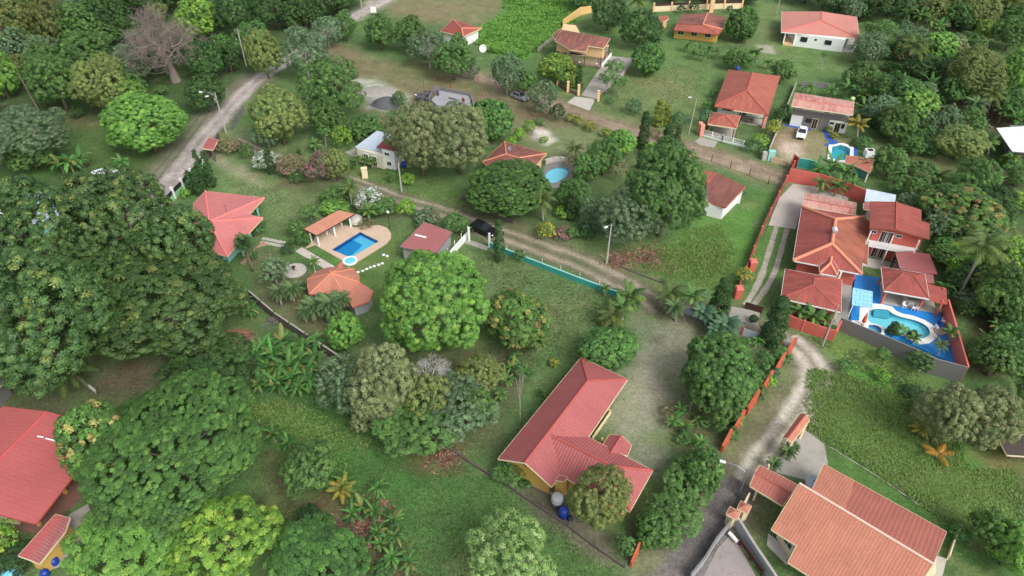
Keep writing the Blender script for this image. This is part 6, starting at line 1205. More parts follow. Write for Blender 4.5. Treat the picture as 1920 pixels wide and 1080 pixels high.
# kind: palette of leaf colours (real leaf colours), leaf length, clump radius factor, density, lowest clump height (-1..1), upward bias, droop, raggedness
KINDS = {
 'mango':    dict(p=[(60,92,44),(72,108,50),(52,80,40),(90,126,58)], leaf=.21, cl=1.0, den=1.45, zmin=-.85, lobes=9, rag=.24, wid=.55, bl=(18, .34, .46), core=.74, phrase='dense dome shaped mango tree', w=[3,3,3,1]),
 'mangoy':   dict(p=[(66,100,44),(80,118,52),(54,82,42),(142,138,78),(124,104,64)], leaf=.21, cl=1.0, den=1.35, zmin=-.85, lobes=9, rag=.24, wid=.55, bl=(15, .32, .46), core=.7, phrase='mango tree with yellowish new leaves', w=[3,3,3,1,.7]),
 'bright':   dict(p=[(80,118,50),(94,134,58),(66,102,44),(116,146,64)], leaf=.22, cl=1.1, den=1.25, zmin=-.85, lobes=10, rag=.22, wid=.55, bl=(18, .32, .46), core=.7, phrase='vivid green leafy tree', w=[3,3,2,1]),
 'lime':     dict(p=[(90,122,44),(112,140,52),(70,102,42),(136,154,64)], leaf=.25, cl=.95, den=1.15, zmin=-.85, lobes=9, rag=.2, wid=.5, phrase='lime green tree', w=[3,2,3,1]),
 'almond':   dict(p=[(54,80,42),(64,92,46),(48,74,40),(102,116,60),(76,100,54)], leaf=.27, cl=1.15, den=1.2, zmin=-.85, lobes=12, rag=.42, wid=.5, bl=(20, .26, .42), core=.58, phrase='huge spreading dark tree', w=[3,3,3,.9,1]),
 'green':    dict(p=[(70,100,52),(82,116,58),(60,88,48),(96,128,68)], leaf=.26, cl=1.0, den=1.1, zmin=-.85, lobes=8, rag=.42, wid=.42, bl=(14, .22, .4), core=.5, phrase='leafy green tree', w=[3,3,2,1]),
 'dark':     dict(p=[(52,80,42),(62,92,46),(46,72,40),(74,106,54)], leaf=.3, cl=1.1, den=1.1, zmin=-.85, lobes=8, rag=.40, wid=.42, phrase='dark green forest tree', w=[3,3,3,1]),
 'yolive':   dict(p=[(104,118,66),(118,130,74),(88,102,60),(96,112,58)], leaf=.26, cl=.95, den=1.25, zmin=-.85, lobes=9, rag=.40, wid=.38, phrase='yellowish olive tree', w=[3,2,2,2]),
 'olive':    dict(p=[(104,114,74),(116,124,84),(88,100,68),(128,134,94)], leaf=.24, cl=1.0, den=1.3, zmin=-.6, lobes=12, rag=.34, wid=.4, phrase='wide grey olive fine leaved tree', w=[3,2,2,1]),
 'feather':  dict(p=[(84,108,76),(98,122,88),(74,96,68),(110,130,94)], leaf=.26, cl=.9, den=.85, zmin=-.6, lobes=9, rag=.45, wid=.35, bl=(14, .22, .4), core=.5, phrase='feathery grey green tree', w=[3,2,3,1]),
 'pale':     dict(p=[(112,142,78),(128,154,92),(96,126,70),(142,162,106)], leaf=.26, cl=.9, den=.95, zmin=-.6, lobes=9, rag=.42, wid=.35, bl=(14, .22, .4), core=.5, phrase='pale green fine leaved tree', w=[3,2,3,1]),
 'forestolive': dict(p=[(98,104,56),(84,94,52),(112,114,64),(72,86,48)], leaf=.28, cl=1.1, den=1.1, zmin=-.85, lobes=8, rag=.42, wid=.4, phrase='olive brown forest tree', w=[3,3,2,2]),
 'shrub':    dict(p=[(62,96,50),(76,112,58),(54,84,46),(96,130,70)], leaf=.26, cl=1.0, den=1.1, zmin=-.2, lobes=6, rag=.3, wid=.45, phrase='green shrub', w=[3,3,2,1], tr=False),
 'dshrub':   dict(p=[(46,72,42),(56,84,46),(40,64,38)], leaf=.28, cl=1.0, den=1.2, zmin=-.2, lobes=6, rag=.2, wid=.45, phrase='dark rounded shrub', w=[3,3,2], tr=False),
 'bluebush': dict(p=[(72,104,72),(84,118,80),(60,90,64)], leaf=.3, cl=1.0, den=1.1, zmin=-.3, lobes=6, rag=.25, wid=.3, phrase='blue green rounded bush', w=[3,2,2], tr=False),
 'limeshrub':dict(p=[(102,142,52),(120,156,60),(84,122,46)], leaf=.26, cl=.9, den=1.2, zmin=-.3, lobes=6, rag=.22, wid=.45, phrase='lime green shrub', w=[3,2,2], tr=False),
 'croton':   dict(p=[(132,132,56),(150,144,64),(92,116,52),(80,106,48)], leaf=.3, cl=.9, den=1.1, zmin=-.2, lobes=5, rag=.3, wid=.4, phrase='yellow leaved shrub', w=[2,2,2,2], tr=False),
 'whiteflower': dict(p=[(216,216,204),(228,228,220),(92,118,72),(76,104,62)], leaf=.24, cl=.9, den=1.1, zmin=-.2, lobes=6, rag=.3, wid=.6, phrase='white flowering shrub', w=[2.2,1.4,3,3], tr=False),
 'pink':     dict(p=[(136,80,98),(150,96,112),(98,96,70),(84,104,66)], leaf=.24, cl=.9, den=1.0, zmin=-.2, lobes=6, rag=.32, wid=.6, phrase='pink flowering shrub', w=[2,1.4,3,3], tr=False),
 'brownbush':dict(p=[(120,100,80),(104,104,74),(92,96,66),(138,112,90)], leaf=.24, cl=.9, den=.8, zmin=-.2, lobes=6, rag=.35, wid=.4, phrase='brownish half dry bush', w=[2,3,3,1], tr=False),
 'cypress':  dict(p=[(52,78,42),(62,90,46),(44,68,38)], leaf=.26, cl=.55, den=1.3, zmin=-1, lobes=0, rag=.08, wid=.4, phrase='tall narrow dark cypress', w=[3,3,2], cone=1),
 'goldcyp':  dict(p=[(104,118,48),(122,134,56),(82,98,44)], leaf=.24, cl=.6, den=1.3, zmin=-1, lobes=0, rag=.1, wid=.4, phrase='golden green conifer', w=[3,3,2], cone=1.6),
}
MESHES = {}
def crown_mesh(kind, R0, var):
    key = (kind, R0, var)
    if key in MESHES: return MESHES[key]
    K = KINDS[kind]; rng = np.random.default_rng(abs(hash((kind, R0, var, 'x'))) % 1 + sum(ord(c) for c in kind)*131+int(R0*10)*17+var*7919)
    cr = K['cl']*min(.24+.05*R0, .5); cr = min(cr, R0*.34)
    cone = K.get('cone')
    if cone:
        H = 1.0; n = int(60*K['den']*(1 if R0 < 1 else 2)); z = rng.uniform(-1, 1, n); a = rng.uniform(0, 6.283, n)
        prof = np.clip((1-z)/2, 0.02, 1)**(.55/cone*1.0)*np.clip((z+1.06)*4, .6, 1); r = R0*(1-.25)*prof
        cc = np.stack([np.cos(a)*r, np.sin(a)*r, z*R0*3.2], 1); od = unit(np.stack([np.cos(a), np.sin(a), .5*np.ones(n)], 1)); cr = R0*.42
    else:
        zmin = K['zmin']; nb, b0, b1 = K.get('bl', (11, .3, .46)); nb = max(5, int(nb*(.6 if R0 < 1.3 else .85 if R0 < 3 else 1.15 if R0 < 7 else 1.7))); sc = 1.0 if R0 < 3 else .9 if R0 < 7 else .76
        bc = [np.array([0, 0, -.05])*R0]; br = [R0*K.get('core', .62)]; k = np.arange(nb)+.5; zz = -.45+1.4*((k/nb)**.85); aa = k*2.399963+rng.uniform(-.5, .5, nb)
        for j in range(nb):
            r = R0*rng.uniform(b0, b1)*sc; z_ = float(np.clip(zz[j]+rng.uniform(-.15, .15), -.6, .97)); h_ = math.sqrt(1-z_*z_); q = (R0-r)*(1-abs(rng.normal(0, K['rag']*.45)))
            bc.append(np.array([math.cos(aa[j])*h_, math.sin(aa[j])*h_, z_])*q); br.append(r)
        bc = np.array(bc); br = np.array(br); cc = []; od = []; bt = []
        for j in range(len(br)):
            n_ = max(5, int(K['den']*1.15*4*br[j]**2/(cr*cr))); i = np.arange(n_)+rng.uniform(0, 1); z = np.clip(1-2*(i+.0)/n_, -.99, .99); a = i*2.399963+rng.uniform(-.6, .6, n_); rr = np.sqrt(1-z*z); d = np.stack([np.cos(a)*rr, np.sin(a)*rr, z], 1); p = bc[j]+d*(br[j]*(1+rng.normal(0, .06, n_)))[:, None]
            dm = np.linalg.norm(p[:, None]-bc[None], axis=2)-br*.9; dm[:, j] = 1; keep = (dm > 0).all(1) & (p[:, 2] > zmin*R0) & ((d[:, 2] > -.75) | (rng.random(n_) < .3)); cc.append(p[keep]); od.append(unit(d[keep]+.35*unit(p[keep]))); bt.append(np.full(keep.sum(), rng.uniform(.88, 1.14)))
        cc = np.concatenate(cc); od = np.concatenate(od); bt = np.concatenate(bt); n = len(cc); lim = np.linalg.norm(cc, axis=1); cc = cc*np.minimum(1, (R0*1.0-cr*.3)/np.maximum(lim, 1e-6))[:, None]
    m = int(np.clip(112*(cr/.8)**2*(.34/K['leaf'])**2, 28, 130))
    D = unit(rng.normal(size=(n, m, 3))+od[:, None]*.95+np.array([0, 0, .6])); q = rng.uniform(.8, 1.08, (n, m, 1)); crs = cr*rng.uniform(.6, 1.3, (n, 1, 1))
    pos = cc[:, None]+D*q*crs*np.array([1, 1, .82]); nrm = unit(D+od[:, None]*.15+np.array([0, 0, .2])+rng.normal(0, .22, (n, m, 3)))
    if cone: nrm = unit(D*1.0+rng.normal(0, .35, (n, m, 3)))
    t = rng.normal(size=(n, m, 3)); t[..., 2] -= .45 if not cone else -1.5; t = unit(t-(t*nrm).sum(-1, keepdims=True)*nrm); b = np.cross(nrm, t)
    l = K['leaf']*rng.uniform(.45, 1.45, (n, m, 1)); w_ = l*K['wid']
    if R0 < 1.7: l = l*.8; w_ = w_*.8
    v = np.stack([pos-t*l*.5, pos-b*w_*.5+t*l*.05, pos+t*l*.5, pos+b*w_*.5+t*l*.05], 2)
    P_ = pal(K['p']); pw = np.array(K['w'], float); pw /= pw.sum()
    ct = P_[rng.choice(len(P_), n, p=pw)][:, None]; lt = P_[rng.choice(len(P_), (n, m), p=pw)]
    mixk = .5 if kind in ('whiteflower', 'pink') else .78
    col = (ct*mixk+lt*(1-mixk))*rng.uniform(.82, 1.2, (n, m, 1))*(bt[:, None, None] if not cone else 1)
    co = v.reshape(-1, 3); vc = np.repeat(col.reshape(-1, 3), 4, 0); f = np.arange(len(co)).reshape(-1, 4)
    MESHES[key] = npmesh('crown', co, f, LEAFGLOSS if kind in ('mango', 'mangoy', 'bright', 'almond', 'lime') else LEAF, vc); return MESHES[key]
def trunk_mesh(var, thick=1.0, mat=None, limbs=6):
    key = ('trunk', var, thick, limbs, mat.name if mat else '')
    if key in MESHES: return MESHES[key]
    rng = random.Random(var*31+5); m = MB(); k = .055*thick; bx, by = rng.uniform(-.06, .06), rng.uniform(-.06, .06)
    m.tube([(0, 0, -.02), (bx*.4, by*.4, .3), (bx, by, .62), (bx*1.4, by*1.4, 1.02)], [k*1.35, k, k*.85, k*.3], 8)
    for i in range(limbs):
        a = 2*math.pi*i/limbs+rng.uniform(-.4, .4); z0 = rng.uniform(.4, .75); r = rng.uniform(.4, .75); s = Vector((bx*z0*1.3, by*z0*1.3, z0)); e = Vector((math.cos(a)*r, math.sin(a)*r, z0+rng.uniform(.25, .6))); mid = s.lerp(e, .5)+Vector((0, 0, .06))
        m.tube([s, mid, e], [k*.55, k*.38, k*.12], 6)
        e2 = mid+Vector((math.cos(a+.9)*.25, math.sin(a+.9)*.25, .2)); m.tube([mid, e2], [k*.3, k*.1], 5)
    me = bpy.data.meshes.new('trunk'); me.from_pydata([tuple(v) for v in m.v], [], m.f); me.materials.append(mat or M_TRUNK); me.polygons.foreach_set('use_smooth', [True]*len(m.f)); MESHES[key] = me; return me
PLANTS = []; VR = random.Random(11)
SIZES = (.6, 1.0, 1.6, 2.5, 3.8, 5.5, 8.0, 11.5)
def bbox_place(x0, y0, x1, y1, clear, rzmax=1.35, rzmin=.45):
    cx, cy = (x0+x1)/2, (y0+y1)/2; zc = 2.0
    for _ in range(6):
        c = P(cx, cy, zc); d = c-Vector((0, 0, CH)); dep = d.y*CT-d.z*ST; al = math.asin(-d.z/d.length)
        Rr = (x1-x0)/2*dep/FPX; h = (y1-y0)/2*dep/FPX; q = h*h-(Rr*math.sin(al))**2
        Rz = math.sqrt(q)/math.cos(al) if q > 0 else 0; Rz = min(max(Rz, rzmin*Rr), rzmax*Rr); zc = clear+Rz*.86
    return c, Rr, Rz, zc
def emit(kind, name, cat, loc, size, phrase, children, rz=0, px=None, label=None, group=None):
    """children: (part name, mesh, scale)"""
    r = bpy.data.objects.new(name, None); COL.objects.link(r); r.location = loc; r.rotation_euler = (0, 0, rz); r.empty_display_size = .3; ORG[r.name] = Vector(loc)
    r['category'] = cat
    for nm, me, loc_, sc in children:
        o = bpy.data.objects.new(nm, me); COL.objects.link(o); o.parent = r; o.location = loc_; o.scale = sc
    q = px or PX(Vector(loc)+Vector((0, 0, 1)))[:2]
    PLANTS.append(dict(o=r, kind=kind, phrase=phrase, size=size, px=q, label=label)); 
    if group: r['group'] = group
    return r
def T(kind, x0, y0, x1, y1, clear=None, label=None):
    K = KINDS[kind]; tr = K.get('tr', True); cone = K.get('cone')
    if cone:
        b = P((x0+x1)/2, y1-2, 0); d = PX(b)[2]; Rr = (x1-x0)/2*d/FPX*1.05; al = math.asin(CH/(b-Vector((0, 0, CH))).length); h = (y1-y0)*d/FPX/math.cos(al)*.96
        R0 = .6 if Rr < .9 else 1.0; me = crown_mesh(kind, R0, VR.randrange(2)); s = Rr/R0; hz = h/2/(R0*3.35)
        return emit(kind, 'cypress_tree', 'tree', (b.x, b.y, 0), h, K['phrase'], [('trunk', trunk_mesh(0, 1.0, None, 0), (0, 0, 0), (Rr*1.6, Rr*1.6, h*.6)), ('crown', me, (0, 0, h*.5), (s, s, hz))], VR.uniform(0, 6.28), ((x0+x1)/2, (y0+y1)/2), label, 'cypresses and conifers')
    if clear is None: clear = 0.0 if not tr else max(.3, min(1.2, (x1-x0)/140))
    c, Rr, Rz, zc = bbox_place(x0, y0, x1, y1, clear); R0 = min(SIZES, key=lambda s: abs(math.log(s/Rr))); me = crown_mesh(kind, R0, VR.randrange(2 if R0 < 9 else 1)); s = Rr/R0
    e_ = VR.uniform(.88, 1.08); ch = [('crown', me, (0, 0, zc), (s*e_, s*(1.96-e_), Rz/R0))]
    if tr: ch.insert(0, ('trunk', trunk_mesh(VR.randrange(4), .8 if Rr > 4 else 1.1, M_PALEBARK if kind in ('feather', 'pale') else None), (0, 0, 0), (Rr, Rr, zc)))
    nm = {'mango': 'mango_tree', 'mangoy': 'mango_tree', 'almond': 'spreading_tree', 'dark': 'forest_tree', 'forestolive': 'forest_tree'}.get(kind, 'tree' if tr else 'shrub')
    return emit(kind, nm, 'tree' if tr else 'shrub', (c.x, c.y, 0), Rr, K['phrase'], ch, VR.uniform(0, 6.28), ((x0+x1)/2, (y0+y1)/2), label, 'trees of the village' if tr else 'shrubs of the village')
# palms, bananas, bare trees
def frond_mesh(key, n, L, el0, el1, droop, leaflet, cols, lw=.09, k=22, up=0, seed=1):
    if key in MESHES: return MESHES[key]
    rng = np.random.default_rng(seed); vs = []; cs = []; P_ = pal(cols)
    def quad(a, b, c, d, col): vs.extend([a, b, c, d]); cs.extend([col]*4)
    for i in range(n):
        az = i*2.39996+rng.uniform(-.2, .2); t = i/max(1, n-1); el = el1+(el0-el1)*t+rng.uniform(-.12, .12); l = L*rng.uniform(.85, 1.1); h = np.array([math.cos(az), math.sin(az), 0]); p = np.zeros(3); side = np.array([-h[1], h[0], 0]); col = P_[rng.integers(len(P_))]*rng.uniform(.85, 1.15); twist = rng.uniform(-.5, .5)
        pts = [p.copy()]; dirs = []
        for s in range(k):
            e = el-droop*(s/k)**1.3*1.0; d = h*math.cos(e)+np.array([0, 0, math.sin(e)]); p = p+d*l/k; pts.append(p.copy()); dirs.append(d)
        for s in range(k):
            d = dirs[s]; nrm = np.cross(d, side); w0 = .03*(1-s/k)+.008; quad(pts[s]-side*w0, pts[s+1]-side*w0, pts[s+1]+side*w0, pts[s]+side*w0, col*.9)
            if s < 2: continue
            ll = leaflet*(math.sin(math.pi*min(1, (s+1.5)/(k+1))**.8))**.6*rng.uniform(.85, 1.1)
            for sg in (-1, 1):
                dd = d*.55+side*sg*.85+nrm*.22*twist*sg-np.array([0, 0, .42+.25*rng.random()]); dd = dd/np.linalg.norm(dd); wv = d*lw; a = pts[s]; b = a+dd*ll*.5+np.array([0, 0, .05]); e_ = a+dd*ll-np.array([0, 0, .12*ll]); c2 = col*rng.uniform(.8, 1.2)
                quad(a-wv*.4, a+wv*.6, b+wv*.7, b-wv*.5, c2); quad(b-wv*.5, b+wv*.7, e_+wv*.1, e_-wv*.05, c2)
    co = np.array(vs); MESHES[key] = npmesh('fronds', co, np.arange(len(co)).reshape(-1, 4), LEAF, np.array(cs)); return MESHES[key]
PALMC = [(84,112,60),(98,126,66),(72,98,54)]
PALMS = {'coconut': lambda: frond_mesh('coconut', 22, 3.3, 1.15, -.35, 1.25, .85, [(82,100,52),(100,116,58),(72,90,48)], seed=3),
 'small': lambda: frond_mesh('smallp', 16, 2.3, 1.25, .1, 1.2, .6, [(74,104,52),(64,92,46),(92,118,58)], seed=4), 'dark': lambda: frond_mesh('darkp', 26, 2.2, 1.2, -.2, 1.5, .5, [(62,86,52),(74,98,58),(86,108,66)], seed=5),
 'fan': lambda: frond_mesh('fanp', 30, 1.5, 1.3, -.5, .7, .75, [(52,78,44),(64,90,50)], lw=.12, k=10, seed=6), 'yellow': lambda: frond_mesh('yelp', 14, 2.4, 1.2, .1, 1.2, .65, [(120,118,50),(98,110,48),(138,128,54)], seed=8),
 'blue': lambda: frond_mesh('bluep', 22, 1.9, 1.2, 0, 1.3, .6, [(70,98,72),(84,110,80),(60,88,64)], seed=9), 'dead': lambda: frond_mesh('deadp', 5, 2.8, .7, .3, .9, .8, [(150,118,44),(138,104,40)], seed=10)}
PPH = {'coconut': 'coconut palm with long arching fronds', 'small': 'small bushy green palm', 'dark': 'dark drooping garden palm', 'fan': 'fan palm on a slender trunk', 'yellow': 'yellow green palm', 'blue': 'blue green feather palm', 'dead': 'yellow dried palm frond cluster'}
def palm(kind, cx, cy, w_, base=None, h=None, label=None):
    """cx, cy: heart of the crown; w_: crown width in px; base: foot of the trunk in px"""
    L = {'coconut': 3.3, 'small': 2.3, 'dark': 2.2, 'fan': 1.7, 'yellow': 2.4, 'blue': 1.9, 'dead': 2.6}[kind]
    if base:
        b = P(*base); dz = PX(b)[2]; al = math.asin(CH/(b-Vector((0, 0, CH))).length); hh = max(.8, (base[1]-cy)*dz/FPX/math.cos(al)); c = P(cx, cy, hh)
        if (Vector((c.x, c.y, 0))-b).length > hh*.7: c = Vector((b.x+(c.x-b.x)*.6, b.y+(c.y-b.y)*.6, hh))
    else: hh = h or 1.0; c = P(cx, cy, hh); b = Vector((c.x, c.y, 0))
    s = w_/2*PX(c)[2]/FPX/(L*.92); me = PALMS[kind](); r = bpy.data.objects.new('palm_tree', None); d = c-b
    m = MB(); n = 7; m.tube([Vector((0, 0, -.1))]+[Vector((d.x*(i/n)**1.4, d.y*(i/n)**1.4, hh*i/n)) for i in range(1, n+1)], [.2*(1-.35*i/n)*max(.6, min(1.1, s)) for i in range(n+1)], 8)
    tm = bpy.data.meshes.new('trunk'); tm.from_pydata([tuple(v) for v in m.v], [], m.f); tm.materials.append(M_PALEBARK if kind != 'fan' else M_TRUNK); tm.polygons.foreach_set('use_smooth', [True]*len(m.f))
    bpy.data.objects.remove(r)
    return emit('palm', 'palm_tree', 'palm', (b.x, b.y, 0), s*L, PPH[kind], [('trunk', tm, (0, 0, 0), (1, 1, 1)), ('crown', me, (d.x, d.y, hh), (s, s, s))], 0, (cx, cy), label, 'palms of the village')
def banana_mesh(var):
    key = ('banana', var)
    if key in MESHES: return MESHES[key]
    rng = np.random.default_rng(var+40); vs = []; cs = []; P_ = pal([(62,104,50),(54,92,46),(72,116,54),(88,126,62),(108,116,62)])*.85
    n = 13
    for i in range(n):
        az = i*2.39996+rng.uniform(-.25, .25); el = 1.35-1.15*(i/(n-1))+rng.uniform(-.12, .12); L = rng.uniform(1.3, 2.4); W = rng.uniform(.16, .32); h = np.array([math.cos(az), math.sin(az), 0]); side = np.array([-h[1], h[0], 0]); p = np.array([0, 0, 0.]); k = 9; col = P_[rng.integers(5)]*rng.uniform(.75, 1.2); dr = rng.uniform(.9, 2.4); pts = [p]; ds = []
        for s in range(k): e = el-dr*(s/k)**1.2; d = h*math.cos(e)+np.array([0, 0, math.sin(e)]); p = p+d*L/k; pts.append(p); ds.append(d)
        for s in range(k):
            d = ds[s]; nr = np.cross(d, side); a, b = pts[s], pts[s+1]
            wa = W*math.sin(math.pi*min(1, (s+.5)/k*.93+.04))**.55 if s > 0 else .04; wb = W*math.sin(math.pi*min(1, (s+1.4)/k*.93))**.55 if s < k-1 else .03
            for sg in (-1, 1):
                c2 = col*rng.uniform(.85, 1.15); o1 = side*sg*wa*rng.uniform(.8, 1.05)-np.array([0, 0, .3*wa])*rng.uniform(.2, 1.6); o2 = side*sg*wb*rng.uniform(.75, 1.0)-np.array([0, 0, .3*wb])*rng.uniform(.2, 1.6); g = (b-a)*.06
                vs += [a+g, b-g, b-g+o2, a+g+o1]; cs += [col*1.2, col*1.2, c2, c2]
    co = np.array(vs); MESHES[key] = npmesh('leaves', co, np.arange(len(co)).reshape(-1, 4), LEAF, np.array(cs)); return MESHES[key]
def stem_mesh():
    if 'bstem' in MESHES: return MESHES['bstem']
    m = MB(); m.tube([(0, 0, -.05), (.02, 0, .5), (0, .02, 1.02)], [.13, .11, .07], 8); me = bpy.data.meshes.new('stem'); me.from_pydata([tuple(v) for v in m.v], [], m.f); me.materials.append(paint('banana_stem', S(126,134,84), .8, .2, 2)); MESHES['bstem'] = me; return me
def banana(cx, cy, w_=46, label=None, hk=1.0):
    h = 1.6*hk; c = P(cx, cy, h); s = w_/2*PX(c)[2]/FPX/1.75; h = 1.5*s*hk; c = P(cx, cy, h)
    return emit('banana', 'banana_plant', 'banana plant', (c.x, c.y, 0), s, 'banana plant with long arching leaves', [('stem', stem_mesh(), (0, 0, 0), (s, s, h)), ('leaves', banana_mesh(VR.randrange(4)), (0, 0, h), (s, s, s))], VR.uniform(0, 6.28), (cx, cy), label, 'banana plants of the village')
def papaya(cx, cy, w_, base, label=None):
    b = P(*base); dz = PX(b)[2]; al = math.asin(CH/(b-Vector((0, 0, CH))).length); h = (base[1]-cy)*dz/FPX/math.cos(al); R0 = 1.0; Rr = w_/2*dz/FPX
    return emit('papaya', 'young_tree', 'tree', (b.x, b.y, 0), Rr, 'thin young tree', [('trunk', trunk_mesh(7, .8, M_PALEBARK, 3), (0, 0, 0), (max(1.3, Rr), max(1.3, Rr), h)), ('crown', crown_mesh('green', R0, 0), (0, 0, h), (Rr/R0, Rr/R0, Rr/R0*.7))], VR.uniform(0, 6.28), (cx, cy), label, 'thin young trees')
def bare_tree(base, h, Rr, seed, mat, label, dens=4, trunk=.5, lean=(0, 0)):
    rng = random.Random(seed); tr = MB(); br = MB(); b = P(*base)
    def grow(p, d, l, r, lev):
        n = 3; pts = [p]; rad = [r]; q = p.copy(); dd = d.copy()
        for i in range(n): dd = (dd+Vector((rng.gauss(0, .22), rng.gauss(0, .22), rng.gauss(0.03, .12)))).normalized(); q = q+dd*l/n; pts.append(q.copy()); rad.append(r*(1-.55*(i+1)/n))
        br.tube(pts, rad, 5 if lev > 1 else 7, cap=False)
        if lev >= 5 or r < .006: return
        for k in range(dens if lev < 4 else 3):
            t = rng.uniform(.35, 1); i = min(n-1, int(t*n)); s = pts[i].lerp(pts[i+1], t*n-i); a = rng.uniform(0, 6.28); o = dd.orthogonal().normalized(); o.rotate(Matrix.Rotation(a, 3, dd)); nd = (dd*.65+o*.85+Vector((0, 0, .05))).normalized(); grow(s, nd, l*rng.uniform(.55, .8), max(.012, r*.5), lev+1)
    top = Vector((lean[0], lean[1], h*.5)); tr.tube([Vector((0, 0, -.1)), top*.35+Vector((.1, 0, 0)), top*.7, top, top*1.3], [trunk*1.5, trunk, trunk*.85, trunk*.7, trunk*.3], 10)
    for i in range(8): a = i*.785+rng.uniform(-.3, .3); grow(top*rng.uniform(.75, 1.2), Vector((math.cos(a), math.sin(a), rng.uniform(.15, .8))).normalized(), Rr*.55, trunk*.38, 1)
    def mk(m, n): me = bpy.data.meshes.new(n); me.from_pydata([tuple(v) for v in m.v], [], m.f); me.materials.append(mat); return me
    return emit('bare', 'bare_tree', 'tree', (b.x, b.y, 0), Rr, 'bare leafless tree', [('trunk', mk(tr, 'trunk'), (0, 0, 0), (1, 1, 1)), ('branches', mk(br, 'branches'), (0, 0, 0), (1, 1, 1))], 0, base, label)
def vegetation():
    GREY = paint('grey_bark', S(128,116,108), .95, .2, 1.5); SILV = paint('silver_bark', S(186,182,178), .9, .15, 1.5)
    # forest on the left
    for a in [('forestolive',-70,-30,60,110),('forestolive',40,-20,130,95),('green',95,0,190,90),('dark',165,-10,245,80),('dark',215,-45,330,30),('green',130,-50,250,25),('lime',320,-5,416,78),('dark',395,-25,480,70),('dark',455,-35,560,55),('dark',525,-30,610,55),('dark',570,-40,660,30),('green',600,-40,690,20),('dark',260,-60,400,5),
      ('dark',345,72,420,150),('green',108,52,213,132),('feather',-10,48,72,125),('feather',40,62,112,122),('bright',-40,95,32,188),('green',48,95,160,212),('yolive',132,100,248,216),('feather',205,78,300,165),('bright',200,170,345,292),('feather',-45,195,136,315),('dark',345,138,422,212),('green',0,252,110,322),('dark',60,30,125,90),('dark',-80,60,10,130),('green',395,60,440,120),('dark',-90,130,-10,230),('dark',405,75,450,140),('forestolive',0,100,60,160),('dark',240,60,330,130),('green',150,30,230,90)]: T(*a)
    bare_tree((330,152),13,10,3,GREY,'great bare grey tree with a thick trunk rising out of the forest',5,.85,(-.9,.3))
    # the spreading tree and what surrounds it
    T('almond',-45,335,190,590,1.5,'huge dark tree whose crown hides the pale blue metal roof'); T('almond',120,310,345,560,1.5,'tallest lumpy dark crown rising next to the white roofed shelter'); T('almond',250,345,412,600,1.5,'huge spreading dark tree touching the smooth pink roof'); T('almond',40,440,330,650,1.5,'middle crown of the dark tree mass behind the leaning palm'); T('almond',-90,460,215,765,1.5,'broad lower dark crown below the spreading tree and above the plain red roof'); T('almond',175,470,455,690,1.5,'right hand lobe of dark crown reaching towards the pink roofed house'); T('dark',295,630,478,748,1.0,'small leaved dark green tree beside the heap of dry fronds')
    palm('coconut',118,690,110,(182,738),label='coconut palm leaning out under the edge of the spreading tree')
    T('mango',150,722,502,962,1.5,'giant dome shaped mango tree beside the plain red roof'); T('mangoy',116,728,250,935,1.0,'lighter mango crown pressed between the giant mango tree and plain red roof'); T('bright',116,938,335,1110,1.5,'vivid green rounded tree in front of the giant mango tree'); T('lime',308,924,526,1110,1.5,'lime green large leaved tree beside the vivid green rounded tree'); T('mango',495,985,695,1130,1.2,'dark compact mango tree next to the lime green tree at the front edge')
    T('lime',-40,970,28,1045); T('dshrub',-10,1020,70,1085); T('green',522,822,636,932,.6); T('dshrub',555,945,605,985); T('shrub',690,1055,740,1100)
    # bananas on the front lawn
    for a in ((512,815,56),(540,830,44),(645,905,50),(680,950,52),(660,965,50),(708,915,48),(700,960,56),(738,975,50),(706,1000,52),(742,1005,54),(735,1045,56),(765,1055,54),(712,1020,44)): banana(*a)
    palm('yellow',640,915,62,None,1.2)
    for i,a in enumerate(((492,650,64),(530,640,62),(565,650,62),(590,670,58),(500,690,66),(540,690,70),(575,700,62),(520,720,62),(485,720,56),(560,728,56),(548,665,62),(590,640,50),(510,665,66),(560,680,66),(525,690,64),(505,705,62),(545,712,64),(580,715,60),(480,665,58),(600,690,52))): banana(*a)
    for a in ((960,690,44),(985,700,40),(950,715,40),(940,740,36),(965,670,32),(930,700,34)): banana(*a)
    banana(456,565,50); banana(468,585,40); papaya(968,705,16,(975,790)) ; banana(1017,735,28)
    T('pale',872,958,1050,1130,1.2,'pale green fine leaved tree at the front edge of the lawn')
    for a in [('feather',583,655,692,772),('olive',648,640,792,800),('olive',655,756,708,818),('green',690,735,870,842),('feather',780,690,950,832),('yolive',850,655,948,752),('green',640,700,700,790),('olive',668,690,770,810),('yolive',752,690,850,812),('feather',620,690,700,800),('green',850,720,930,815)]: T(*a)
    bare_tree((812,745),5.5,3.6,9,SILV,'small bleached bare tree among the olive trees',4,.22)
    T('bright',703,463,922,678,1.6,'large vivid green tree between the gazebo and open lawn'); T('mangoy',905,543,1034,660,.8); T('mango',1085,605,1192,697,.6); T('mango',1276,622,1422,765,1.0); T('green',1288,668,1412,790,.6)
    T('yolive',1060,855,1190,1012,1.2,'yellow olive tree growing against the coral ribbed roof'); T('green',1232,848,1356,952,.6); T('mango',1280,842,1360,925,.6); T('green',1192,918,1318,1022,.6); T('mango',1190,960,1262,1030,.4); T('green',923,860,987,908,.8); T('shrub',1150,1000,1190,1045)
    for a in ((1262,790,44),(1285,800,40),(1275,770,36),(1315,830,38),(1300,850,36)): banana(*a)
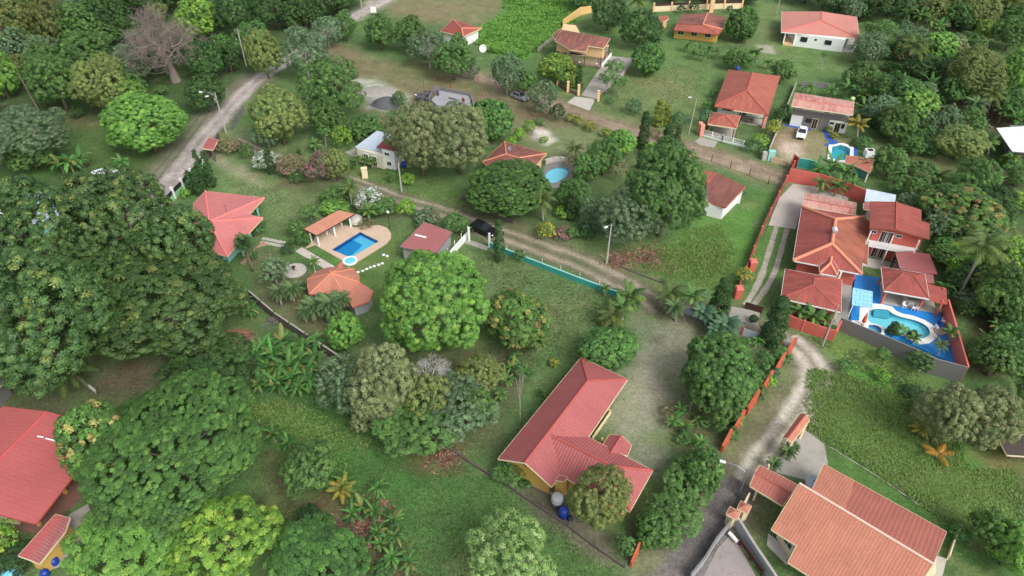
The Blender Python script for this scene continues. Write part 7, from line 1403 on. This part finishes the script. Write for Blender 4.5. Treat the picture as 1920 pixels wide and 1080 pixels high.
    for a in [('shrub',1300,775,1335,805),('shrub',1335,785,1362,820),('shrub',1262,810,1300,835),('brownbush',1240,760,1262,780),('shrub',1350,745,1392,800),('shrub',1362,800,1388,830),('limeshrub',1372,770,1398,800),('shrub',1410,722,1440,752),('bluebush',1440,690,1462,715),('shrub',1462,662,1486,688),('shrub',1395,690,1432,730),('shrub',1415,655,1450,700),('limeshrub',1430,700,1455,730),('shrub',1442,640,1475,690),('shrub',1180,560,1200,580),('croton',1118,595,1138,612),('croton',1060,785,1082,812),('dshrub',1108,752,1138,795),('croton',1030,672,1048,690),('shrub',975,895,1000,915)]: T(*a)
    papaya(1290,745,26,(1292,772)); papaya(1392,640,22,(1392,660)); banana(1420,640,34)
    # gazebo garden
    palm('dark',590,572,62,(592,600)); palm('dark',618,568,66,(615,602)); palm('dark',640,560,44,(642,596)); palm('dark',572,582,40,(575,606)); T('bright',612,585,682,658,.3); palm('fan',456,455,44,(474,508)); T('feather',480,475,546,538,.8); palm('dark',522,545,46,(528,572)); palm('dark',548,540,50,(552,566)); palm('small',588,490,26,(590,508))
    papaya(582,398,38,(586,418)); papaya(553,425,34,(556,445)); T('shrub',545,425,592,462); T('bright',600,378,655,402,.2); T('dshrub',527,455,553,480); T('shrub',470,415,500,445); T('shrub',465,470,485,490); T('shrub',540,410,570,430); T('dshrub',505,500,530,525); T('shrub',560,530,580,548)
    palm('coconut',655,350,44,(660,388)); T('green',600,345,660,388,.3); palm('small',690,395,40,(692,412)); T('whiteflower',663,350,720,400); T('green',688,368,748,408,.2); T('limeshrub',742,372,780,410); T('feather',772,385,832,425,.2); T('shrub',828,398,878,442); T('brownbush',668,408,702,430); T('shrub',776,408,812,430); T('shrub',640,405,668,422); T('brownbush',795,390,826,420); T('shrub',860,420,886,445)
    # hedge row by the track
    for a in [('whiteflower',472,280,522,324),('cypress',503,272,518,328),('brownbush',515,285,572,332),('cypress',559,281,572,314),('pink',568,283,632,347),('yolive',600,278,656,342),('pink',520,300,560,335),('brownbush',405,256,452,292),('shrub',448,268,478,300),('pink',430,262,460,286),('shrub',540,320,575,345),('shrub',640,230,690,262),('cypress',376,282,392,352),('cypress',390,285,408,352),('cypress',354,320,372,364),('cypress',366,318,388,365),('limeshrub',338,350,356,376),('shrub',470,400,486,415)]: T(*a)
    # middle
    for a in [('yolive',463,155,580,276),('green',560,98,684,230),('yolive',455,48,532,152),('feather',518,48,622,152),('feather',578,25,646,92),('green',624,15,670,80),('green',680,28,746,94),('green',735,30,802,102),('feather',760,55,850,128),('green',805,75,895,152),('feather',915,92,986,182),('shrub',733,172,764,205),('mango',880,182,963,266),('limeshrub',622,236,660,282),('green',645,212,720,262),('brownbush',698,212,728,248),('green',580,180,650,260),('feather',470,230,530,280),('green',840,60,880,110),('feather',870,110,905,150)]: T(*a)
    T('olive',720,190,855,335,1.2,'wide grey olive tree directly behind the white cottage'); T('olive',790,192,932,333,1.2,'wide grey olive tree between the white cottage and brown red roof')
    bare_tree((806,128),8,3.5,21,SILV,'slender bare tree in the row beyond the building plot',3,.16); papaya(607,248,28,(612,275)); palm('small',590,270,30,(592,285))
    T('mango',867,298,1042,408,1.0,'broad mango tree in front of the brown red roof'); palm('coconut',1014,372,66,(1018,415)); T('limeshrub',1040,385,1070,412)
    for a in [('croton',1004,415,1042,452),('pink',1034,422,1076,452),('green',1070,285,1132,348),('green',1098,255,1168,332),('green',1038,332,1112,392),('cypress',1058,356,1084,412),('feather',1085,360,1132,432),('bluebush',1085,400,1130,442),('bluebush',1045,340,1075,375),('brownbush',1055,290,1080,318),('dshrub',1080,420,1120,450),('brownbush',1140,295,1180,340),('green',1060,425,1085,450),('bright',1140,243,1192,292),('cypress',1193,214,1214,280),('cypress',1240,236,1262,270),('bluebush',1258,210,1292,243),('goldcyp',1223,190,1243,238),('goldcyp',1239,200,1256,236),('bluebush',1173,185,1204,217),('shrub',1134,182,1152,198),('green',1222,255,1290,310),('cypress',1262,240,1276,268),('limeshrub',1205,265,1240,300),('croton',1094,226,1121,248),('croton',1124,240,1146,258),('limeshrub',962,238,985,268),('limeshrub',980,225,1005,250),('limeshrub',945,255,968,280),('shrub',1000,222,1022,236),('croton',1060,212,1082,230),('croton',1078,216,1096,238),('shrub',1146,252,1170,272),('brownbush',1215,240,1240,262)]: T(*a)
    T('green',1165,262,1332,462,.7,'tall leafy green tree left of the brown roofed shed'); T('feather',1110,342,1252,466,.8,'umbrella shaped grey green tree beside the tall tree and lamp post')
    palm('coconut',1078,278,40,(1080,300))
    for a in [('lime',1008,98,1080,157),('goldcyp',1066,118,1080,166),('cypress',1078,124,1092,168),('feather',985,146,1052,215),('green',955,130,1010,180),('dshrub',1028,195,1062,227),('dark',1100,-15,1182,58),('dark',1162,18,1242,94),('mango',1183,80,1248,142),('mango',1362,12,1424,78),('dshrub',1270,8,1286,26),('dshrub',1290,2,1312,26),('dshrub',1362,10,1374,26),('green',1440,110,1492,158),('shrub',1450,195,1482,232),('croton',1436,222,1464,258),('limeshrub',1408,250,1440,278),('bluebush',1310,205,1338,240),('shrub',1314,190,1342,214),('green',1358,90,1402,132),('dark',1060,-40,1120,20),('shrub',1395,260,1425,288),('dshrub',1150,20,1175,50),('shrub',1322,240,1338,252),('dark',1225,-30,1290,5),('dark',1290,-32,1360,2),('dark',1362,-30,1430,4),('shrub',1420,275,1440,295),('shrub',1330,160,1345,190)]: T(*a)
    for a in ((1151,128,38,(1148,160)),(1138,148,34,(1136,178)),(1160,155,30,(1160,182)),(1544,104,14,(1538,132)),(1626,62,34,(1628,105)),(1652,58,40,(1642,115)),(1612,55,28,(1616,98))): papaya(*a)
    for a in ((1290,85,30),(1310,90,32),(1330,92,30),(1300,100,28),(1345,98,30),(1365,100,28),(1320,105,26),(1405,115,34),(1440,118,30),(1395,105,30)): banana(*a)
    palm('dark',1230,75,36,(1232,90)); palm('coconut',1196,0,50,(1200,30)); palm('small',1415,100,36,(1418,118))
    # thicket on the right
    for a in [('dark',1530,-28,1612,26),('dark',1598,-28,1684,36),('dark',1676,-30,1762,30),('dark',1748,-25,1842,34),('dark',1470,-45,1560,5),('feather',1672,48,1750,98),('olive',1735,62,1815,112),('lime',1828,36,1872,78),('green',1860,25,1940,96),('bright',1872,95,1940,182),('green',1798,62,1852,104),('yolive',1770,90,1892,192),('dark',1690,100,1772,152),('green',1580,115,1650,170),('green',1620,140,1690,205),('green',1640,195,1722,268),('feather',1748,190,1795,254),('yolive',1752,235,1852,304),('mangoy',1728,345,1882,448),('lime',1885,360,1940,398),('lime',1848,440,1940,545),('green',1828,490,1940,605),('green',1880,300,1945,352),('green',1640,270,1705,335),('shrub',1698,300,1762,348),('green',1695,330,1745,375),('shrub',1660,330,1700,365),('dark',1840,-10,1900,40),('dark',1890,-40,1960,30),('feather',1690,150,1760,200),('shrub',1755,410,1790,470),('green',1740,455,1800,500),('shrub',1770,500,1830,545),('dark',1880,590,1940,640),('shrub',1700,655,1752,702),('shrub',1640,580+70,1670,680),('olive',1720,712,1832,850),('olive',1790,720,1915,850),('green',1820,950,1902,1045),('bright',1862,958,1950,1095),('dark',1890,700,1950,790),('shrub',1780,985,1820,1020),('shrub',1795,560,1830,600),('green',1835,395,1880,430),('dark',1600,-5,1640,40),('shrub',1600,85,1640,120)]: T(*a)
    palm('coconut',1716,85,66,(1702,142)); palm('coconut',1856,2,60,(1860,40)); palm('coconut',1897,-2,62,(1900,42)); palm('coconut',1845,460,112,(1800,552),label='coconut palm leaning over the thicket right of the red hip roofs'); palm('yellow',1608,232,46,(1606,262)); palm('small',1850,265,50,(1852,290)); palm('coconut',1862,175,56,(1850,215)); palm('yellow',1728,805,44,None,.8); palm('dead',1760,850,62,None,.7,label='yellow dried palm fronds standing in the bright weeds'); palm('coconut',1905,745,90,(1900,790)); palm('dark',1830,150+45,50,(1832,225)); palm('small',1760,330,46,(1762,350))
    for a in ((1590,165,50),(1615,180,52),(1640,165,52),(1665,180,54),(1690,165,54),(1625,205,50),(1720,175,52),(1745,160,50),(1700,205,50),(1735,205,50),(1660,220,50),(1590,195,46),(1560,170,40),(1520,165,36),(1725,30,44),(1745,40,44),(1700,25,44),(1760,52,40),(1880,210,54),(1905,225,54),(1840,235,46),(1795,335,46),(1830,330,46),(1860,345,50),(1515+20,320,52),(1560,310,56),(1585,325,56),(1540,345,48),(1600,345,50),(1570,350,48),(1625,310,42),(1872,610,56),(1895,600,54),(1850,640,52),(1910,620,52),(1835,670,40),(1770,540,44),(1790,480,46),(1820,520,46),(1690,330,44),(1900,300,50),(1645,300,44),(1830,655,40)): banana(*a)
    # red compound and the lane
    T('cypress',1422,560,1464,645); T('cypress',1324,525,1360,602); T('cypress',926,415,946,492); T('cypress',1468,600,1480,622) if False else None
    palm('coconut',1258,550,74,(1262,578)); palm('small',1298,555,56,(1300,588)); palm('dark',1265,575,50,(1266,602)); palm('blue',1320,585,48,(1322,610)); palm('blue',1362,610,60,(1364,632)); palm('small',1182,555,68,(1180,582)); palm('coconut',1150,590,70,(1152,618)); palm('small',1166,575,56,(1166,602)); palm('small',1134,540,24,(1134,556)); palm('blue',1345,620,44,(1347,640))
    for a in ((1475,572,44,(1474,590)),(1500,582,52,(1499,600)),(1524,592,54,(1523,610)),(1546,596,46,(1545,612))): palm('small',*a)
    palm('small',1714,634,30,(1710,648)); palm('coconut',1764,645,34,(1757,668)); palm('small',1783,622,36,(1778,650)); T('cypress',1660,603,1680,630); T('limeshrub',1680,608,1704,632); T('cypress',1700,620,1716,636)
    T('croton',1378,500,1412,535); T('dshrub',1405,590,1422,606); T('shrub',962,460,985,503); T('shrub',1600,425,1622,448); T('dshrub',1608,400,1626,440); T('shrub',1725,665,1752,700); T('shrub',1570,672,1600,700); T('limeshrub',1640,690,1668,716); T('dshrub',1690,720,1730,750); T('shrub',1700,745,1725,775)
    palm('dark',1478,845,40,(1476,862)); palm('dark',1452,868,36,(1450,884)); palm('dark',1490,838,26,(1488,852)); T('limeshrub',1600,290,1640,300) if False else None
    # shrubs along the cottage and the lawns
    for a in [('shrub',724,317,748,345),('limeshrub',752,324,778,350),('dshrub',645,300,665,322),('limeshrub',1010,255,1030,268) ,('shrub',1380,352,1400,372),('shrub',640,330,665,350),('dshrub',1130,405,1165,440),('shrub',1600,255,1640,280),('croton',1548,235,1560,250),('croton',1558,248,1572,262)]: T(*a)
    for a in ((130,305,60),(150,300,52),(112,308,46),(228,305,46),(1170+3,350,1)): 
        if a[2] > 5: banana(*a)
    palm('small',683,300,22,(684,312)); palm('small',697,303,24,(698,316)); palm('small',668,297,20,(669,308))
    # undergrowth of the two woods
    rng = random.Random(5); k = 0
    def inside(p, poly):
        c = False
        for i in range(len(poly)):
            (x0,y0),(x1,y1) = poly[i-1], poly[i]
            if (y0 > p[1]) != (y1 > p[1]) and p[0] < (x1-x0)*(p[1]-y0)/(y1-y0)+x0: c = not c
        return c
    for poly, n in (([(-60,-40),(560,-40),(610,15),(480,120),(400,170),(330,190),(190,180),(60,180),(-60,200)], 26), ([(1600,-10),(1930,-10),(1930,230),(1860,220),(1760,290),(1660,250),(1600,150)], 26), ([(1720,310),(1930,300),(1930,690),(1870,690),(1800,560),(1760,440)], 14)):
        c = 0
        while c < n:
            x, y = rng.uniform(-60, 1930), rng.uniform(-40, 710)
            if inside((x, y), poly) and not (250 < x < 440 and y > 25): q = rng.uniform(55, 100)*(.75+y/1300); T(rng.choice(['green','dark','green','feather','bright','yolive','green']), x-q/2, y-q*.45, x+q/2, y+q*.45); c += 1
    for poly, n, kinds in (([(-60,-40),(560,-40),(600,20),(470,130),(410,190),(340,230),(190,220),(60,200),(-60,220)], 46, ['shrub','feather','shrub','green','dark']), ([(1650,20),(1930,20),(1930,240),(1860,230),(1760,300),(1650,250),(1600,140)], 60, ['shrub','shrub','green','feather','limeshrub','bluebush','shrub','brownbush']), ([(1700,300),(1800,340),(1900,300),(1930,700),(1860,690),(1790,560),(1760,470),(1700,380)], 38, ['shrub','green','shrub','limeshrub','feather'])):
        c = 0
        while c < n:
            x, y = rng.uniform(-60, 1930), rng.uniform(-40, 710)
            if inside((x, y), poly): s = rng.uniform(22, 52)*(.7+y/1100); T(rng.choice(kinds), x-s/2, y-s*.4, x+s/2, y+s*.4); c += 1
# ------------------------------------------------------------------ grass and weeds as real tufts
def tufts():
    rng = np.random.default_rng(3)
    def field(name, polys, n, hmin, hmax, cols, wid, blades, label):
        vs = []; cs = []; P_ = pal(cols)/LK
        for poly, k in polys:
            q = [P(*p) for p in poly]; xs = [p.x for p in q]; ys = [p.y for p in q]; m = int(n*k*3)
            x = rng.uniform(min(xs), max(xs), m); y = rng.uniform(min(ys), max(ys), m); keep = sdist(x, y, [(p.x, p.y) for p in q]) < rng.uniform(-1.5, .5, m); den = fbm(x, y, 6, 51)+.5*fbm(x, y, 2, 71) > rng.uniform(-.9, .7, m); x, y = x[keep & den][:int(n*k)], y[keep & den][:int(n*k)]
            hv = np.clip(1+1.1*fbm(x, y, 5, 61), .25, 2.2)
            for b in range(blades):
                a = rng.uniform(0, 6.283, len(x)); h = rng.uniform(hmin, hmax, len(x))*hv; w_ = wid*rng.uniform(.6, 1.4, len(x)); lean = rng.uniform(.5, 1.5, len(x))*h
                d = np.stack([np.cos(a), np.sin(a), np.zeros(len(x))], 1); s = np.stack([-np.sin(a), np.cos(a), np.zeros(len(x))], 1); p0 = np.stack([x, y, np.zeros(len(x))], 1)+d*rng.uniform(0, .12, (len(x), 1)); p1 = p0+d*lean[:, None]*.5; p1[:, 2] = h*.7; p2 = p0+d*lean[:, None]; p2[:, 2] = h*rng.uniform(.75, 1.0, len(x)); ww = w_[:, None]
                vs.append(np.stack([p0-s*ww*.5, p0+s*ww*.5, p1+s*ww*.6, p1-s*ww*.6], 1)); vs.append(np.stack([p1-s*ww*.6, p1+s*ww*.6, p2+s*ww*.1, p2-s*ww*.1], 1)); c = P_[rng.integers(len(P_), size=len(x))]*rng.uniform(.75, 1.25, (len(x), 1)); cs += [np.repeat(c, 4, 0)]*2
        co = np.concatenate(vs).reshape(-1, 3); o = bpy.data.objects.new(name, npmesh(name, co, np.arange(len(co)).reshape(-1, 4), LEAF, np.concatenate(cs))); COL.objects.link(o); tag(o, label, name.replace('_', ' '), None, 'stuff')
    field('weeds', [([(1520,690),(1620,712),(1720,750),(1800,830),(1830,960),(1790,985),(1700,930),(1560,835),(1505,800),(1515,740)], 1), ([(1195,508),(1300,430),(1350,420),(1385,470),(1345,545),(1260,525)], .25), ([(1720,880),(1900,880),(1920,1000),(1800,1000)], .3), ([(440,742),(560,760),(700,830),(640,900),(560,840),(470,790)], .2)], 26000, .03, .26, [(108,148,68),(98,136,60),(122,158,78),(116,138,78),(132,150,90)], .085, 3, 'patchy bright green weeds filling the open ground by the lanes')
    field('weeds', [([(955,-30),(1100,-30),(1080,40),(1030,80),(985,112),(905,95),(880,70),(905,48),(940,25)], 1)], 20000, .1, .6, [(106,152,62),(92,136,54),(122,164,72)], .16, 2, 'bright green weeds of the field beside the small hut')
    field('grass', [([(470,740),(640,720),(850,850),(1000,940),(1170,1070),(1100,1140),(700,1130),(640,960),(560,860)], 1), ([(870,460),(1140,555),(1170,610),(1080,670),(960,730),(930,560)], .8), ([(640,305),(760,300),(880,380),(870,415),(720,350)], .35), ([(1110,120),(1330,120),(1300,250),(1150,215)], .4), ([(400,320),(600,380),(540,440),(470,400)], .3), ([(120,215),(330,290),(230,345),(60,330)], .3), ([(1520,630),(1700,690),(1780,760),(1600,700)], .4), ([(500,860),(620,985),(520,990)], .1)], 9000, .04, .12, [(78,108,60),(88,116,66),(72,100,56),(100,108,72)], .10, 2, 'short mown grass standing on the lawns')
# ------------------------------------------------------------------ a label for every plant, from its look and the nearest thing one can find
MARKS = [(1060,790,'coral ribbed roof'),(1610,970,'salmon gable roof'),(1565,450,'large red hip roof'),(1690,430,'two storey salmon house'),(1520,545,'red garage roof'),(1690,610,'blue pool terrace'),(430,415,'smooth pink roof'),(665,465,'rectangular blue pool'),(635,535,'round gazebo'),(800,448,'pink ribbed shed'),(1540,45,'clean salmon hip roof'),(1310,50,'yellow walled house'),(1090,85,'two storey peach house'),(1400,175,'orange tiled house'),(1545,215,'grey block house'),(710,285,'white cottage'),(1355,365,'brown roofed shed'),(965,288,'brown red hip roof'),(865,55,'small field house'),(60,870,'plain red roof'),(1905,260,'white roofed block house'),(835,195,'concrete foundation'),(905,430,'black car'),(973,181,'silver car'),(1502,252,'white car'),(1140,465,'dirt track lamp post'),(414,210,'pole with two lamps'),(452,90,'forest bend pole'),(300,90,'great bare tree'),(330,850,'giant mango tree'),(200,470,'spreading tree'),(535,680,'banana clump'),(1760,850,'dried yellow fronds'),(1485,805,'narrow gate canopy'),(1440,590,'brown drive gate'),(1575,285,'small aqua pool'),(1290,225,'slim white lamp post'),(1420,740,'orange stepped fence'),(1045,325,'round pale pool'),(680,15,'far white pole'),(684,325,'cream monument block'),(1815,400,'thicket mango tree'),(1850,460,'leaning coconut palm'),(55,170,'leaning wooden pole'),(1905,640,'small red roof'),(1900,835,'dark sheet shed'),(1045,935,'white water drum'),(196,323,'white roofed shelter'),(395,270,'red gate canopy')]
ORD = ['nearest','second nearest','third nearest','fourth nearest','fifth nearest','sixth nearest','seventh nearest','eighth nearest','ninth nearest','tenth nearest','eleventh nearest','twelfth nearest','thirteenth nearest','fourteenth nearest']
def label_plants():
    groups = {}
    for q in PLANTS:
        if q['label']: q['o']['label'] = q['label']; continue
        x, y = q['px']; c = [m for m in MARKS if abs(m[0]-x)+abs(m[1]-y) > 14]; m = min(c, key=lambda m: math.hypot(m[0]-x, (m[1]-y)*1.3))
        dx, dy = x-m[0], (y-m[1])*1.3; rel = ('right of' if dx > 0 else 'left of') if abs(dx) > abs(dy) else ('in front of' if dy > 0 else 'behind')
        q['d'] = math.hypot(dx, dy); q['m'] = m; groups.setdefault((q['phrase'], rel, m[2]), []).append(q)
    for (ph, rel, mk), g in groups.items():
        g.sort(key=lambda q: q['d'])
        for i, q in enumerate(g):
            if len(g) == 1: q['o']['label'] = f'{ph} {rel} the {mk}'
            else: q['o']['label'] = f'{ph} {rel} the {mk}, {ORD[min(i,13)]}'
all_buildings(); make_ground(); make_roads(); vegetation(); tufts(); label_plants()
